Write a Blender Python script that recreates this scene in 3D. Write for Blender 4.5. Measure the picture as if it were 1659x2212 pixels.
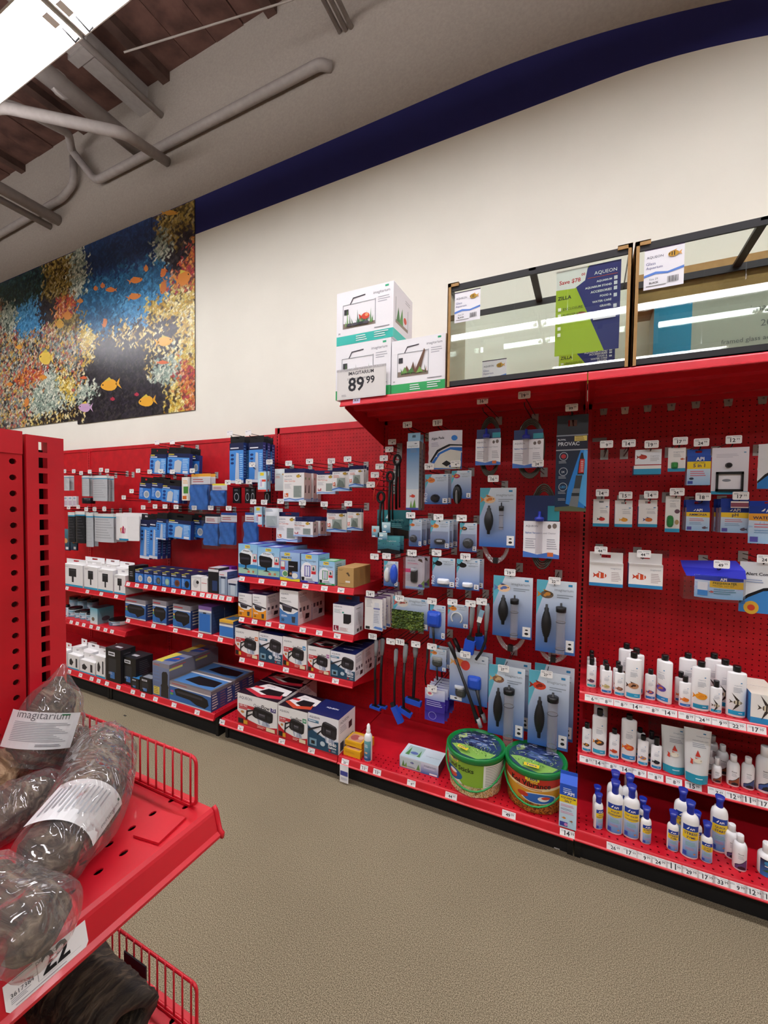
import bpy, math, random
import numpy as np
from mathutils import Matrix, Vector
random.seed(7); np.random.seed(7)
for o in list(bpy.data.objects): bpy.data.objects.remove(o)
SC = bpy.context.scene
COL = SC.collection
# ---------------------------------------------------------------- camera (frame taken as 1659 x 2212)
FW, FH = 1659, 2212
CAM_H, YAW, PITCH, ROLL, FPX, CX, CY = 1.58, 25.7416, 2.0128, 0.7623, 907.45, 829.5, 1123.58
_y, _p, _r = [math.radians(a) for a in (YAW, PITCH, ROLL)]
FWD = np.array([-math.sin(_y)*math.cos(_p), math.cos(_y)*math.cos(_p), -math.sin(_p)])
_rt = np.array([math.cos(_y), math.sin(_y), 0.0]); _up = np.cross(_rt, FWD)
RT = math.cos(_r)*_rt + math.sin(_r)*_up
UP = -math.sin(_r)*_rt + math.cos(_r)*_up
cam = bpy.data.cameras.new('camera'); camo = bpy.data.objects.new('camera', cam); COL.objects.link(camo)
cam.sensor_fit = 'HORIZONTAL'; cam.sensor_width = 36.0; cam.lens = 36.0*FPX/FW
cam.shift_y = (CY-FH/2)/FW; cam.clip_start = 0.02; cam.clip_end = 100
camo.matrix_world = Matrix(((RT[0], UP[0], -FWD[0], 0), (RT[1], UP[1], -FWD[1], 0), (RT[2], UP[2], -FWD[2], CAM_H), (0, 0, 0, 1)))
SC.camera = camo
def ray(x, y): return FWD*FPX + RT*(x-CX) - UP*(y-CY)
def onY(x, y, Y): d = ray(x, y); t = Y/d[1]; return (d[0]*t, Y, CAM_H+d[2]*t)
def onZ(x, y, Z): d = ray(x, y); t = (Z-CAM_H)/d[2]; return (d[0]*t, d[1]*t, Z)
def onX(x, y, X): d = ray(x, y); t = X/d[0]; return (X, d[1]*t, CAM_H+d[2]*t)
def proj(P):
    v = np.array(P)-np.array([0, 0, CAM_H]); z = v@FWD
    return CX+FPX*(v@RT)/z, CY-FPX*(v@UP)/z
def xon(px, Y, Z):                                   # world X seen at image column px on the line (Y, Z)
    y = 1100
    for _ in range(4):
        X = onY(px, y, Y)[0]; y = proj((X, Y, Z))[1]
    return X
# ---------------------------------------------------------------- world, colour management
W = bpy.data.worlds.new('world'); SC.world = W; W.use_nodes = True
W.node_tree.nodes['Background'].inputs[0].default_value = (1, .99, .97, 1)
W.node_tree.nodes['Background'].inputs[1].default_value = 0.12
SC.view_settings.view_transform = 'Standard'; SC.view_settings.look = 'None'
SC.view_settings.exposure = 0.58; SC.view_settings.gamma = 1.0; SC.view_settings.use_curve_mapping = False
SC.cycles.transparent_max_bounces = 20; SC.cycles.max_bounces = 8
TUBE_POWER = 17.0                                    # emission strength of the fluorescent lenses
YP, YF, YW = 2.5765, 2.010, 2.660                    # peg panel plane, deck front, store wall
# ---------------------------------------------------------------- colour / material helpers
def lin(h):
    if not isinstance(h, str): return tuple(h)[:3]
    h = h.lstrip('#'); h = ''.join(c*2 for c in h) if len(h) == 3 else h
    r = []
    for i in (0, 2, 4):
        c = int(h[i:i+2], 16)/255; r.append(c/12.92 if c <= .04045 else ((c+.055)/1.055)**2.4)
    return tuple(r)
_M = {}
def _new(n):
    m = bpy.data.materials.new(n); m.use_nodes = True
    return m, m.node_tree.nodes, m.node_tree.links, m.node_tree.nodes['Principled BSDF']
def mat(col, rough=.5, metal=0, spec=.5, noise=0, scale=30, name=None, coat=0, bump=0):
    k = (col, rough, metal, spec, noise, scale, coat, bump)
    if k in _M: return _M[k]
    m, N, L, b = _new(name or 'finish_%s' % str(col).strip('#'))
    b.inputs['Roughness'].default_value = rough; b.inputs['Metallic'].default_value = metal
    b.inputs['Specular IOR Level'].default_value = spec; b.inputs['Coat Weight'].default_value = coat
    c = lin(col)
    tc = N.new('ShaderNodeTexCoord'); nz = N.new('ShaderNodeTexNoise'); nz.inputs['Scale'].default_value = scale
    nz.inputs['Detail'].default_value = 4; L.new(tc.outputs['Object'], nz.inputs['Vector'])
    rp = N.new('ShaderNodeValToRGB'); L.new(nz.outputs['Fac'], rp.inputs[0])
    n = noise or .03
    rp.color_ramp.elements[0].position = .3; rp.color_ramp.elements[1].position = .7
    rp.color_ramp.elements[0].color = tuple(max(0, v*(1-n)) for v in c)+(1,)
    rp.color_ramp.elements[1].color = tuple(min(1, v*(1+n)) for v in c)+(1,)
    L.new(rp.outputs[0], b.inputs['Base Color'])
    if bump:
        bp = N.new('ShaderNodeBump'); bp.inputs['Strength'].default_value = bump; bp.inputs['Distance'].default_value = .01
        L.new(nz.outputs['Fac'], bp.inputs['Height']); L.new(bp.outputs[0], b.inputs['Normal'])
    _M[k] = m; return m
def vc(rough=.4, spec=.45, trans=0, alpha=1.0):      # printed surface: colour comes with the geometry
    k = ('vc', rough, spec, trans, alpha)
    if k in _M: return _M[k]
    m, N, L, b = _new('printed_r%02d' % int(rough*100))
    a = N.new('ShaderNodeVertexColor'); a.layer_name = 'Col'
    L.new(a.outputs['Color'], b.inputs['Base Color'])
    b.inputs['Roughness'].default_value = rough; b.inputs['Specular IOR Level'].default_value = spec
    b.inputs['Transmission Weight'].default_value = trans; b.inputs['Alpha'].default_value = alpha
    _M[k] = m; return m
def emis(col, s):
    m, N, L, b = _new('lens_and_added_glow'); b.inputs['Base Color'].default_value = lin(col)+(1,)
    b.inputs['Emission Color'].default_value = lin(col)+(1,); b.inputs['Emission Strength'].default_value = s; return m
def glassy(name, col, rough, alpha, bump=0, scale=60, ior=1.45, spec=.5, veil=0, ridged=False):
    # thin clear sheet: mostly see-through, with sharp fresnel highlights and a slight milky veil
    m, N, L, b = _new(name); out = N['Material Output']
    tr = N.new('ShaderNodeBsdfTransparent'); tr.inputs[0].default_value = lin(col)+(1,)
    gl = N.new('ShaderNodeBsdfGlossy'); gl.inputs['Roughness'].default_value = rough; gl.inputs[0].default_value = (1, 1, 1, 1)
    lw = N.new('ShaderNodeLayerWeight'); lw.inputs[0].default_value = .5; F0 = ((ior-1)/(ior+1))**2
    pw = N.new('ShaderNodeMath'); pw.operation = 'POWER'; L.new(lw.outputs['Facing'], pw.inputs[0]); pw.inputs[1].default_value = 5
    fr = N.new('ShaderNodeMath'); fr.operation = 'MULTIPLY_ADD'; L.new(pw.outputs[0], fr.inputs[0]); fr.inputs[1].default_value = 1-F0; fr.inputs[2].default_value = F0
    mx = N.new('ShaderNodeMixShader'); L.new(fr.outputs[0], mx.inputs[0]); L.new(tr.outputs[0], mx.inputs[1]); L.new(gl.outputs[0], mx.inputs[2])
    last = mx
    if veil:
        df = N.new('ShaderNodeBsdfDiffuse'); df.inputs[0].default_value = (.75, .74, .73, 1)
        m2 = N.new('ShaderNodeMixShader'); m2.inputs[0].default_value = veil
        L.new(mx.outputs[0], m2.inputs[1]); L.new(df.outputs[0], m2.inputs[2]); last = m2
    L.new(last.outputs[0], out.inputs[0])
    if bump:
        tc = N.new('ShaderNodeTexCoord'); nz = N.new('ShaderNodeTexNoise'); nz.inputs['Scale'].default_value = scale
        nz.inputs['Detail'].default_value = 3; nz.inputs['Distortion'].default_value = 1.2
        if ridged: nz.noise_type = 'RIDGED_MULTIFRACTAL'; nz.normalize = True
        mp = N.new('ShaderNodeMapping'); mp.inputs['Scale'].default_value = (1, 1, .35)
        L.new(tc.outputs['Object'], mp.inputs[0]); L.new(mp.outputs[0], nz.inputs['Vector'])
        bp = N.new('ShaderNodeBump'); bp.inputs['Strength'].default_value = bump; bp.inputs['Distance'].default_value = .02
        L.new(nz.outputs['Fac'], bp.inputs['Height'])
        L.new(bp.outputs[0], gl.inputs['Normal']); L.new(bp.outputs[0], lw.inputs['Normal'])
    b_ = b; N.remove(b_)
    return m
RED = mat('#cd1829', .38, 0, .5, .10, 9, 'red_enamel', .15)
RED2 = mat('#c2101f', .5, 0, .4, .14, 14, 'red_enamel_panel')
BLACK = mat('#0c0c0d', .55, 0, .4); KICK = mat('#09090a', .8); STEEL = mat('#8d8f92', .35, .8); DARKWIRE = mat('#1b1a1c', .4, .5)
WHITEP = mat('#eceae6', .5); PAINTPIPE = mat('#9d958f', .6, 0, .3, .08, 20, 'painted_pipe'); BROWNCARD = mat('#b08a5a', .75, 0, .2, .08, 40, 'cardboard')
GLASS = glassy('tank_glass', '#f7fbf8', .0, 1, ior=1.5)
CLEAR = glassy('clear_plastic', '#f2f2f4', .08, 1, ior=1.4, bump=.15, scale=90, veil=.015)
TUBING = glassy('clear_tubing', '#f3f1f3', .08, 1, ior=1.6, veil=.14)
PV = vc(.38); PM = vc(.6, .3); PG = vc(.22, .5)
# ---------------------------------------------------------------- mesh builder
class MB:
    def __init__(s): s.v = []; s.f = []; s.c = []; s.s = []; s.mi = []
    def poly(s, pts, col='#fff', smooth=False, mi=0):
        b = len(s.v); s.v += [tuple(p) for p in pts]; s.f.append(tuple(range(b, b+len(pts))))
        if isinstance(col, list): s.c.append([lin(c) for c in col])
        else: s.c.append([lin(col)]*len(pts))
        s.s.append(smooth); s.mi.append(mi); return s
    def add(s, V, F, col, smooth=False, mi=0):
        b = len(s.v); s.v += [tuple(p) for p in V]; c = lin(col) if not isinstance(col, list) else None
        for i, f in enumerate(F):
            s.f.append(tuple(b+k for k in f)); cc = c or lin(col[i]); s.c.append([cc]*len(f)); s.s.append(smooth); s.mi.append(mi)
        return s
    def box(s, x0, x1, y0, y1, z0, z1, col='#fff', front=None, top=None, side=None, mi=0):
        P = [(x0, y0, z0), (x1, y0, z0), (x1, y1, z0), (x0, y1, z0), (x0, y0, z1), (x1, y0, z1), (x1, y1, z1), (x0, y1, z1)]
        F = [(0, 1, 5, 4), (1, 2, 6, 5), (2, 3, 7, 6), (3, 0, 4, 7), (4, 5, 6, 7), (3, 2, 1, 0)]
        return s.add(P, F, [front or col, side or col, side or col, side or col, top or col, col], mi=mi)
    def tube(s, path, r, n=8, col='#fff', cap=True, mi=0, closed=False):
        P = [Vector(p) for p in path]; m = len(P); R = r if isinstance(r, (list, tuple)) else [r]*m; V = []
        up = None
        for i in range(m):
            a = P[(i-1) % m] if (closed or i > 0) else P[i]; b = P[(i+1) % m] if (closed or i < m-1) else P[i]
            t = (b-a).normalized() if (b-a).length > 1e-9 else Vector((0, 0, 1))
            if up is None: up = t.orthogonal().normalized()
            up = (up-t*up.dot(t)); up = up.normalized() if up.length > 1e-6 else t.orthogonal().normalized()
            w = t.cross(up)
            for k in range(n):
                A = 2*math.pi*k/n; V.append(P[i]+up*(R[i]*math.cos(A))+w*(R[i]*math.sin(A)))
        F = []
        for i in range(m if closed else m-1):
            j = (i+1) % m
            for k in range(n): F.append((i*n+k, i*n+(k+1) % n, j*n+(k+1) % n, j*n+k))
        s.add(V, F, col, True, mi)
        if cap and not closed:
            b = len(s.v)-len(V); c = lin(col)
            for q in (range(n-1, -1, -1), range((m-1)*n, m*n)):
                s.f.append(tuple(b+k for k in q)); s.c.append([c]*n); s.s.append(False); s.mi.append(mi)
        return s
    def lathe(s, prof, n=20, col='#fff', cx=0, cy=0, sq=1.0, smooth=True, mi=0, cap=True):  # prof: (r, z[, colour])
        V = []; cols = []
        for p in prof:
            for k in range(n):
                A = 2*math.pi*k/n; V.append((cx+p[0]*math.sin(A), cy-p[0]*sq*math.cos(A), p[1]))
        F = []
        for i in range(len(prof)-1):
            c = prof[i+1][2] if len(prof[i+1]) > 2 else col
            for k in range(n): F.append((i*n+k, i*n+(k+1) % n, (i+1)*n+(k+1) % n, (i+1)*n+k)); cols.append(c)
        s.add(V, F, cols, smooth, mi)
        if cap:
            b = len(s.v)-len(V); m = len(prof)
            for q, c in ((range(n-1, -1, -1), col), (range((m-1)*n, m*n), prof[-1][2] if len(prof[-1]) > 2 else col)):
                s.f.append(tuple(b+k for k in q)); s.c.append([lin(c)]*n); s.s.append(False); s.mi.append(mi)
        return s
    def xf(s, M): s.v = [tuple(M @ Vector(p)) for p in s.v]; return s
    def mesh(s, name):
        me = bpy.data.meshes.new(name); me.from_pydata(s.v, [], s.f)
        at = me.color_attributes.new('Col', 'FLOAT_COLOR', 'CORNER')
        flat = np.ones((len(me.loops), 4), dtype=np.float32); flat[:, :3] = np.array([c for f in s.c for c in f], dtype=np.float32).reshape(-1, 3)
        at.data.foreach_set('color', flat.ravel())
        me.polygons.foreach_set('use_smooth', s.s)
        if any(s.mi): me.polygons.foreach_set('material_index', s.mi)
        me.update(); return me
    def build(s, name, m=None, parent=None, loc=None):
        me = s.mesh(name)
        for x in (m if isinstance(m, (list, tuple)) else [m or PV]): me.materials.append(x)
        return link(name, me, parent, loc)
def link(name, me, parent=None, loc=None):
    o = bpy.data.objects.new(name, me); COL.objects.link(o)
    if parent: o.parent = parent
    if loc is not None: o.location = loc
    return o
def tag(o, label, cat, group=None):
    o['label'] = label; o['category'] = cat
    if group: o['group'] = group
    return o
def thing(name, label, cat, loc=(0, 0, 0), rz=0, group=None, rx=0, ry=0):
    o = link(name, None); o.location = loc; o.rotation_euler = (rx, ry, rz); return tag(o, label, cat, group)
def struct(o): o['kind'] = 'structure'; return o
def dup(root, loc, label=None, rz=None):
    r = root.copy(); COL.objects.link(r); r.location = loc
    if label: r['label'] = label
    if rz is not None: r.rotation_euler = (r.rotation_euler[0], r.rotation_euler[1], rz)
    for ch in list(root.children):
        c = ch.copy(); COL.objects.link(c); c.parent = r
        for g in list(ch.children): d = g.copy(); COL.objects.link(d); d.parent = c
    return r
# ---------------------------------------------------------------- flat print: shapes and lettering laid on a face
_T = {}
def textmesh(s, bold=False):
    k = (s, bold)
    if k in _T: return _T[k]
    cu = bpy.data.curves.new('lettering', 'FONT'); cu.body = s; cu.resolution_u = 2; cu.offset = .022 if bold else 0.0
    o = bpy.data.objects.new('lettering', cu); COL.objects.link(o)
    me = o.to_mesh(); V = [(v.co.x, v.co.y) for v in me.vertices]; F = [tuple(p.vertices) for p in me.polygons]
    o.to_mesh_clear(); bpy.data.objects.remove(o); bpy.data.curves.remove(cu)
    x0 = min(v[0] for v in V) if V else 0; x1 = max(v[0] for v in V) if V else 1
    _T[k] = ([(v[0]-x0, v[1]) for v in V], F, max(x1-x0, 1e-4)); return _T[k]
def clipx(P, a, keep_right):
    out = []
    for i in range(len(P)):
        p, q = P[i], P[(i+1) % len(P)]
        pi, qi = (p[0] >= a) == keep_right or p[0] == a, (q[0] >= a) == keep_right or q[0] == a
        if pi: out.append(p)
        if pi != qi and q[0] != p[0]:
            t = (a-p[0])/(q[0]-p[0]); out.append(tuple(p[j]+(q[j]-p[j])*t for j in range(len(p))))
    return out
def printed(mb, M, w, h, ops, curved=0, base=.0003):
    """M(u, v, off) -> point; u in 0..w, v in 0..h metres; ops in 0..1 face units"""
    k = 0
    def put(P, col):
        if not curved or col is None:
            mb.poly([M(p[0]*w, p[1]*h, off) for p in P], col); return
        if isinstance(col, list): P = [tuple(p)+lin(c) for p, c in zip(P, col)]
        x0, x1 = min(p[0] for p in P), max(p[0] for p in P); n = max(1, int(math.ceil((x1-x0)*curved)))
        for i in range(n):
            a, b = x0+(x1-x0)*i/n, x0+(x1-x0)*(i+1)/n
            Q = clipx(clipx(P, a, True), b, False) if n > 1 else P
            if len(Q) > 2: mb.poly([M(q[0]*w, q[1]*h, off) for q in Q], [q[2:5] for q in Q] if isinstance(col, list) else col)
    for o in ops:
        off = base+k*(.00028 if curved else .00012); k += 1; t = o[0]
        if t == 'r': put([(o[1], o[2]), (o[3], o[2]), (o[3], o[4]), (o[1], o[4])], o[5])
        elif t == 'g': put([(o[1], o[2]), (o[3], o[2]), (o[3], o[4]), (o[1], o[4])], [o[5], o[5], o[6], o[6]])
        elif t == 'e':
            n = 18; put([(o[1]+o[3]*math.cos(2*math.pi*i/n), o[2]+o[4]*math.sin(2*math.pi*i/n)) for i in range(n)], o[5])
        elif t == 'p': put(o[1], o[2])
        elif t == 'o':                                # ring: cx cy rx ry thickness colour
            n = 16; a = [2*math.pi*i/n for i in range(n+1)]
            for i in range(n):
                put([(o[1]+o[3]*math.cos(a[i]), o[2]+o[4]*math.sin(a[i])), (o[1]+o[3]*math.cos(a[i+1]), o[2]+o[4]*math.sin(a[i+1])),
                     (o[1]+o[3]*(1-o[5])*math.cos(a[i+1]), o[2]+o[4]*(1-o[5])*math.sin(a[i+1])), (o[1]+o[3]*(1-o[5])*math.cos(a[i]), o[2]+o[4]*(1-o[5])*math.sin(a[i]))], o[6])
        elif t == 't':                                # text x y width colour bold (fitted to width)
            V, F, tw = textmesh(o[1], len(o) > 6 and o[6]); sc = o[4]*w/tw; c = lin(o[5])
            mb.add([M(o[2]*w+v[0]*sc, o[3]*h+v[1]*sc, off) for v in V], F, c)
        elif t == 'v':                                # upward-running text: x y height colour
            V, F, tw = textmesh(o[1], False); sc = o[4]*h/tw
            mb.add([M(o[2]*w-v[1]*sc, o[3]*h+v[0]*sc, off) for v in V], F, lin(o[5]))
        elif t == 'l':                                # block of fine print: x y width rows pitch colour
            for i in range(o[4]):
                y = o[2]-i*o[5]; ww = o[3]*(1-.25*((i*7919+int(o[1]*97)) % 5)/4); put([(o[1], y), (o[1]+ww, y), (o[1]+ww, y+o[5]*.38), (o[1], y+o[5]*.38)], o[6])
        elif t == 'f':                                # fish: cx cy size(of w) colour colour2 dir
            x, y, s, c1, c2, d = o[1:7]; a = w/h
            put([(x+s*(.32*math.cos(2*math.pi*i/14)), y+s*a*(.2*math.sin(2*math.pi*i/14))) for i in range(14)], c1)
            put([(x-d*s*.26, y), (x-d*s*.5, y+s*a*.17), (x-d*s*.44, y), (x-d*s*.5, y-s*a*.17)][::1 if d > 0 else -1], c2)
            put([(x-d*s*.12, y+s*a*.14), (x-d*s*.2, y+s*a*.28), (x+d*s*.12, y+s*a*.18)], c2)
            off += .0001; put([(x+d*s*.22+s*.03*math.cos(2*math.pi*i/6), y+s*a*(.04+.03*math.sin(2*math.pi*i/6))) for i in range(6)], '#111')
    return mb
def fronts(x0, z0): return lambda u, v, o: (x0+u, -o, z0+v)
# ================================================================= room shell
XL, XR, YB, ZC = -9.0, 4.2, -6.0, 5.44
def carpet():
    m, N, L, b = _new('carpet'); b.inputs['Roughness'].default_value = .95; b.inputs['Specular IOR Level'].default_value = .1
    tc = N.new('ShaderNodeTexCoord'); mixs = []
    def noise(sc, det=2):
        n = N.new('ShaderNodeTexNoise'); n.inputs['Scale'].default_value = sc; n.inputs['Detail'].default_value = det
        L.new(tc.outputs['Object'], n.inputs['Vector']); return n
    n1 = noise(330, 2); r1 = N.new('ShaderNodeValToRGB'); L.new(n1.outputs['Fac'], r1.inputs[0])
    e = r1.color_ramp.elements; e[0].position = .36; e[0].color = lin('#655a46')+(1,); e[1].position = .66; e[1].color = lin('#bcae92')+(1,)
    q = r1.color_ramp.elements.new(.5); q.color = lin('#90846c')+(1,)
    n2 = noise(1.3, 3); r2 = N.new('ShaderNodeValToRGB'); L.new(n2.outputs['Fac'], r2.inputs[0])
    r2.color_ramp.elements[0].position = .35; r2.color_ramp.elements[0].color = (.9, .9, .9, 1); r2.color_ramp.elements[1].position = .7; r2.color_ramp.elements[1].color = (1, 1, 1, 1)
    mx = N.new('ShaderNodeMix'); mx.data_type = 'RGBA'; mx.blend_type = 'MULTIPLY'; mx.inputs[0].default_value = 1
    L.new(r1.outputs[0], mx.inputs[6]); L.new(r2.outputs[0], mx.inputs[7]); L.new(mx.outputs[2], b.inputs['Base Color'])
    bp = N.new('ShaderNodeBump'); bp.inputs['Strength'].default_value = .35; bp.inputs['Distance'].default_value = .003
    L.new(n1.outputs['Fac'], bp.inputs['Height']); L.new(bp.outputs[0], b.inputs['Normal']); return m
struct(MB().box(XL, XR, YB, YW+.2, -.1, 0).build('floor', carpet()))
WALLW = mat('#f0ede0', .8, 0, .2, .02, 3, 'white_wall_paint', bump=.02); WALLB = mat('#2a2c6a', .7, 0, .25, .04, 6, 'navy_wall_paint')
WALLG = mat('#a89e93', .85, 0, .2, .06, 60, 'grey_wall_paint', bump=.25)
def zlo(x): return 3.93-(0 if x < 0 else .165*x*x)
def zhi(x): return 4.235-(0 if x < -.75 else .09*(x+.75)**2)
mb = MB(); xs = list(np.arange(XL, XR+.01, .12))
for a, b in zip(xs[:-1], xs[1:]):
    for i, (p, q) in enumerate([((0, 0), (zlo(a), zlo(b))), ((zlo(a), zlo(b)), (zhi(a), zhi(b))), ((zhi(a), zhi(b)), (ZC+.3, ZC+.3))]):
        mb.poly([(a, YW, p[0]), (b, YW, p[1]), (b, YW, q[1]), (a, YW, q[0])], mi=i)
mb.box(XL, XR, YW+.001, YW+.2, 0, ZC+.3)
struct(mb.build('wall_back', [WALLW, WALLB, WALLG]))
BEIGE = mat('#97907f', .85, 0, .2, .03, 4, 'store_wall_paint')
struct(MB().box(XL-.2, XL, YB, YW+.2, 0, ZC+.3).build('wall_left', BEIGE))
struct(MB().box(XR, XR+.2, YB, YW+.2, 0, ZC+.3).build('wall_right', BEIGE))
struct(MB().box(XL-.2, XR+.2, YB-.2, YB, 0, ZC+.3).build('wall_rear', BEIGE))
DECK = mat('#5a4038', .85, 0, .15, .45, 5, 'dark_roof_boards'); DECK2 = mat('#4a3730', .85, 0, .15, .4, 7, 'dark_roof_joist')
ceil = struct(MB().box(XL, XR, YB, YW, ZC+.02, ZC+.3).build('ceiling', DECK2))
bw = .305; x = XL; k = 0; bm = {}
while x < XR-.01:
    if 'b' not in bm: bm['b'] = MB().box(.004, bw-.004, YB, YW, 0, .02).mesh('roof_board'); bm['b'].materials.append(DECK)
    link('roof_board', bm['b'], ceil, (x, 0, ZC-.004*(k % 3))); x += bw; k += 1
jm = MB().box(-.045, .045, YB, YW, -.08, 0).mesh('joist'); jm.materials.append(DECK2)
for x in np.arange(-8.4, 4, 1.22): link('joist', jm, ceil, (x, 0, ZC))
# ---------------------------------------------------------------- fluorescent strips: rows parallel to the back wall
LENS = emis('#fdfaff', TUBE_POWER); HOUS = mat('#d9d7d2', .5); UPGLOW = emis('#fdfaff', TUBE_POWER*1.1)  # last one: invented upward glow that lifts the upper wall and roof
FIX = []
def fixture(loc, label):
    t = thing('fluorescent_fixture', label, 'light fixture', loc, 0, 'suspended fluorescent strips')
    L2 = 1.215
    if not FIX:
        h = MB(); s = [(-.125, 0), (-.06, .09), (.06, .09), (.125, 0), (.118, -.004), (.055, .082), (-.055, .082), (-.118, -.004)]
        for i in range(8):
            a, b = s[i], s[(i+1) % 8]; h.poly([(-L2, a[0], a[1]), (-L2, b[0], b[1]), (L2, b[0], b[1]), (L2, a[0], a[1])])
        for e in (-1, 1): h.box(e*L2-.004, e*L2+.004, -.12, .12, -.004, .088)
        FIX.append(h.mesh('housing')); FIX[0].materials.append(HOUS)
        e = MB(); e.box(-L2+.03, L2-.03, -.105, .105, .004, .012); FIX.append(e.mesh('lens')); FIX[1].materials.append(LENS)
        u = MB().box(-L2+.05, L2-.05, -.05, .05, .091, .093); FIX.append(u.mesh('added_upglow')); FIX[2].materials.append(UPGLOW)  # glowing strip added on top of the housing to brighten the upper wall
        c = MB(); c.box(-.022, .022, -.03, .03, -.014, .004, '#f4f4f2').tube([(-.0, .05, 0), (.02, .1, -.03), (.03, .128, .03), (.02, .13, .1)], .005, 6, '#333'); FIX.append(c.mesh('lamp_holder')); FIX[3].materials.append(vc(.5))
        w = MB().tube([(0, 0, .09), (0, 0, ZC-loc[2])], .004, 6)
        FIX.append(w.mesh('hanger_rod')); FIX[4].materials.append(STEEL)
    for n, m in zip(('housing', 'lens', 'added_upglow'), FIX): link(n, m, t)
    for e in (-.9, .9): link('hanger_rod', FIX[4], t, (e, 0, 0))
    for e in (-1.17, 1.17): link('lamp_holder', FIX[3], t, (e, 0, 0))
    return t
FZ = 4.0
ROWS = [(1.235, 'row nearest the back wall'), (-1.9, 'second row from the back wall'), (-3.9, 'third row from the back wall')]
for ri, (ry, rn) in enumerate(ROWS):
    for k in (range(5) if ri < 2 else (1, 3)):
        xx = -8.0+1.225+k*2.46+(0.66 if ri == 0 else 0)
        fixture((xx, ry, FZ), 'long white fluorescent ceiling fixture, number %s from the left, %s' % (('one', 'two', 'three', 'four', 'five')[k], rn))
# ---------------------------------------------------------------- painted pipes and beams under the roof
def W3(px, py, Y): return onY(px, py, Y)
def bend(pts, r=.08, n=5):
    P = [Vector(p) for p in pts]; out = [P[0]]
    for i in range(1, len(P)-1):
        a = (P[i-1]-P[i]); b = (P[i+1]-P[i]); q = min(r, a.length*.45, b.length*.45); a = P[i]+a.normalized()*q; b = P[i]+b.normalized()*q
        for k in range(n+1):
            t = k/n; out.append(a*(1-t)**2+P[i]*2*t*(1-t)+b*t*t)
    return out+[P[-1]]
def pipe(label, pts, r, name='pipe', clamps=()):
    t = thing(name, label, 'pipe', pts[-1]); o = Vector(pts[-1])
    MB().tube([p-o for p in bend(pts)], r, 12).build('run', PAINTPIPE, t)
    for c in clamps:
        c = Vector(c)-o; MB().tube([c-Vector((.02, 0, 0)), c+Vector((.02, 0, 0))], r*1.25, 12).build('clamp', PAINTPIPE, t)
    return t
e = W3(318, 190, YW)
t = thing('roof_beam', 'grey painted steel beam running into the wall just under the roof boards', 'beam', (e[0], YW, 5.2))
MB().box(-.1, .1, -7, 0, 0, .03).box(-.012, .012, -7, 0, .03, .23).build('flange', PAINTPIPE, t)
for k in range(4): MB().box(-.13, .13, -.6-k*1.3, -.52-k*1.3, -.02, .05).build('bracket', PAINTPIPE, t)
a = W3(350, 250, YW); pipe('thin grey conduit entering the wall beside the steel beam', [(a[0], -2, a[2]+.05), (a[0], YW-.003, a[2])], .026, clamps=[(a[0], 1.9, a[2])])
a = W3(300, 322, YW); pipe('thickest grey pipe running from the roof into the wall', [(a[0], -2, a[2]+.06), (a[0], YW-.003, a[2])], .075, clamps=[(a[0], 2.0, a[2]+.01)])
a = W3(362, 350, YW); b = W3(268, 288, 2.1); c = W3(0, 230, 1.75)
pipe('grey pipe crossing in front of the thickest pipe', [(c[0]-.25, c[1]-.05, c[2]-.01), c, b, (a[0], YW-.003, a[2])], .042)
za = W3(690, 135, YW-.07)[2]; xa = W3(690, 135, YW-.07)[0]; xb = W3(205, 378, YW-.07)[0]
p1 = W3(155, 325, YW-.09); p2 = W3(148, 288, 2.38); p3 = W3(40, 232, 1.85)
pipe('long grey pipe running level along the upper wall', [(p3[0]-.6, p3[1]-.5, p3[2]+.02), p3, p2, p1, (xb, YW-.06, za+.02), (xa, YW-.06, za), (xa+.06, YW-.003, za)], .036)
q1 = W3(158, 340, YW-.06); q2 = W3(160, 395, YW-.06); q3 = W3(135, 428, YW-.06); q4 = W3(0, 506, YW-.06)
pipe('grey pipe dropping and turning left above the coral picture', [q1, q2, q3, q4, (q4[0]-1.5, q4[1], q4[2]-.02)], .034)
a = W3(128, 477, YW); pipe('larger of two grey pipes entering the wall above the coral picture', [(a[0], -2, a[2]+.08), (a[0], YW-.003, a[2])], .055)
a = W3(110, 490, YW); pipe('smaller of two grey pipes entering the wall above the coral picture', [(a[0], -2, a[2]+.05), (a[0], YW-.003, a[2])], .034)
for i, (u, v, n) in enumerate([(735, 70, 'left'), (748, 66, 'middle'), (760, 60, 'right')]):
    a = W3(u, v, YW); pipe('%s one of three thin conduits entering the upper wall' % n, [(a[0], -2, a[2]+.03), (a[0], YW-.003, a[2])], .016, 'conduit')
a = W3(630, 0, 2.2); b = W3(268, 113, 1.9)
MB().tube([(a[0]+1.2, 2.25, a[2]-.02), a, b], .006, 6).build('cable', mat('#8b8178', .6), tag(link('ceiling_cable', None), 'thin pale cable strung under the roof boards', 'cable'))
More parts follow.
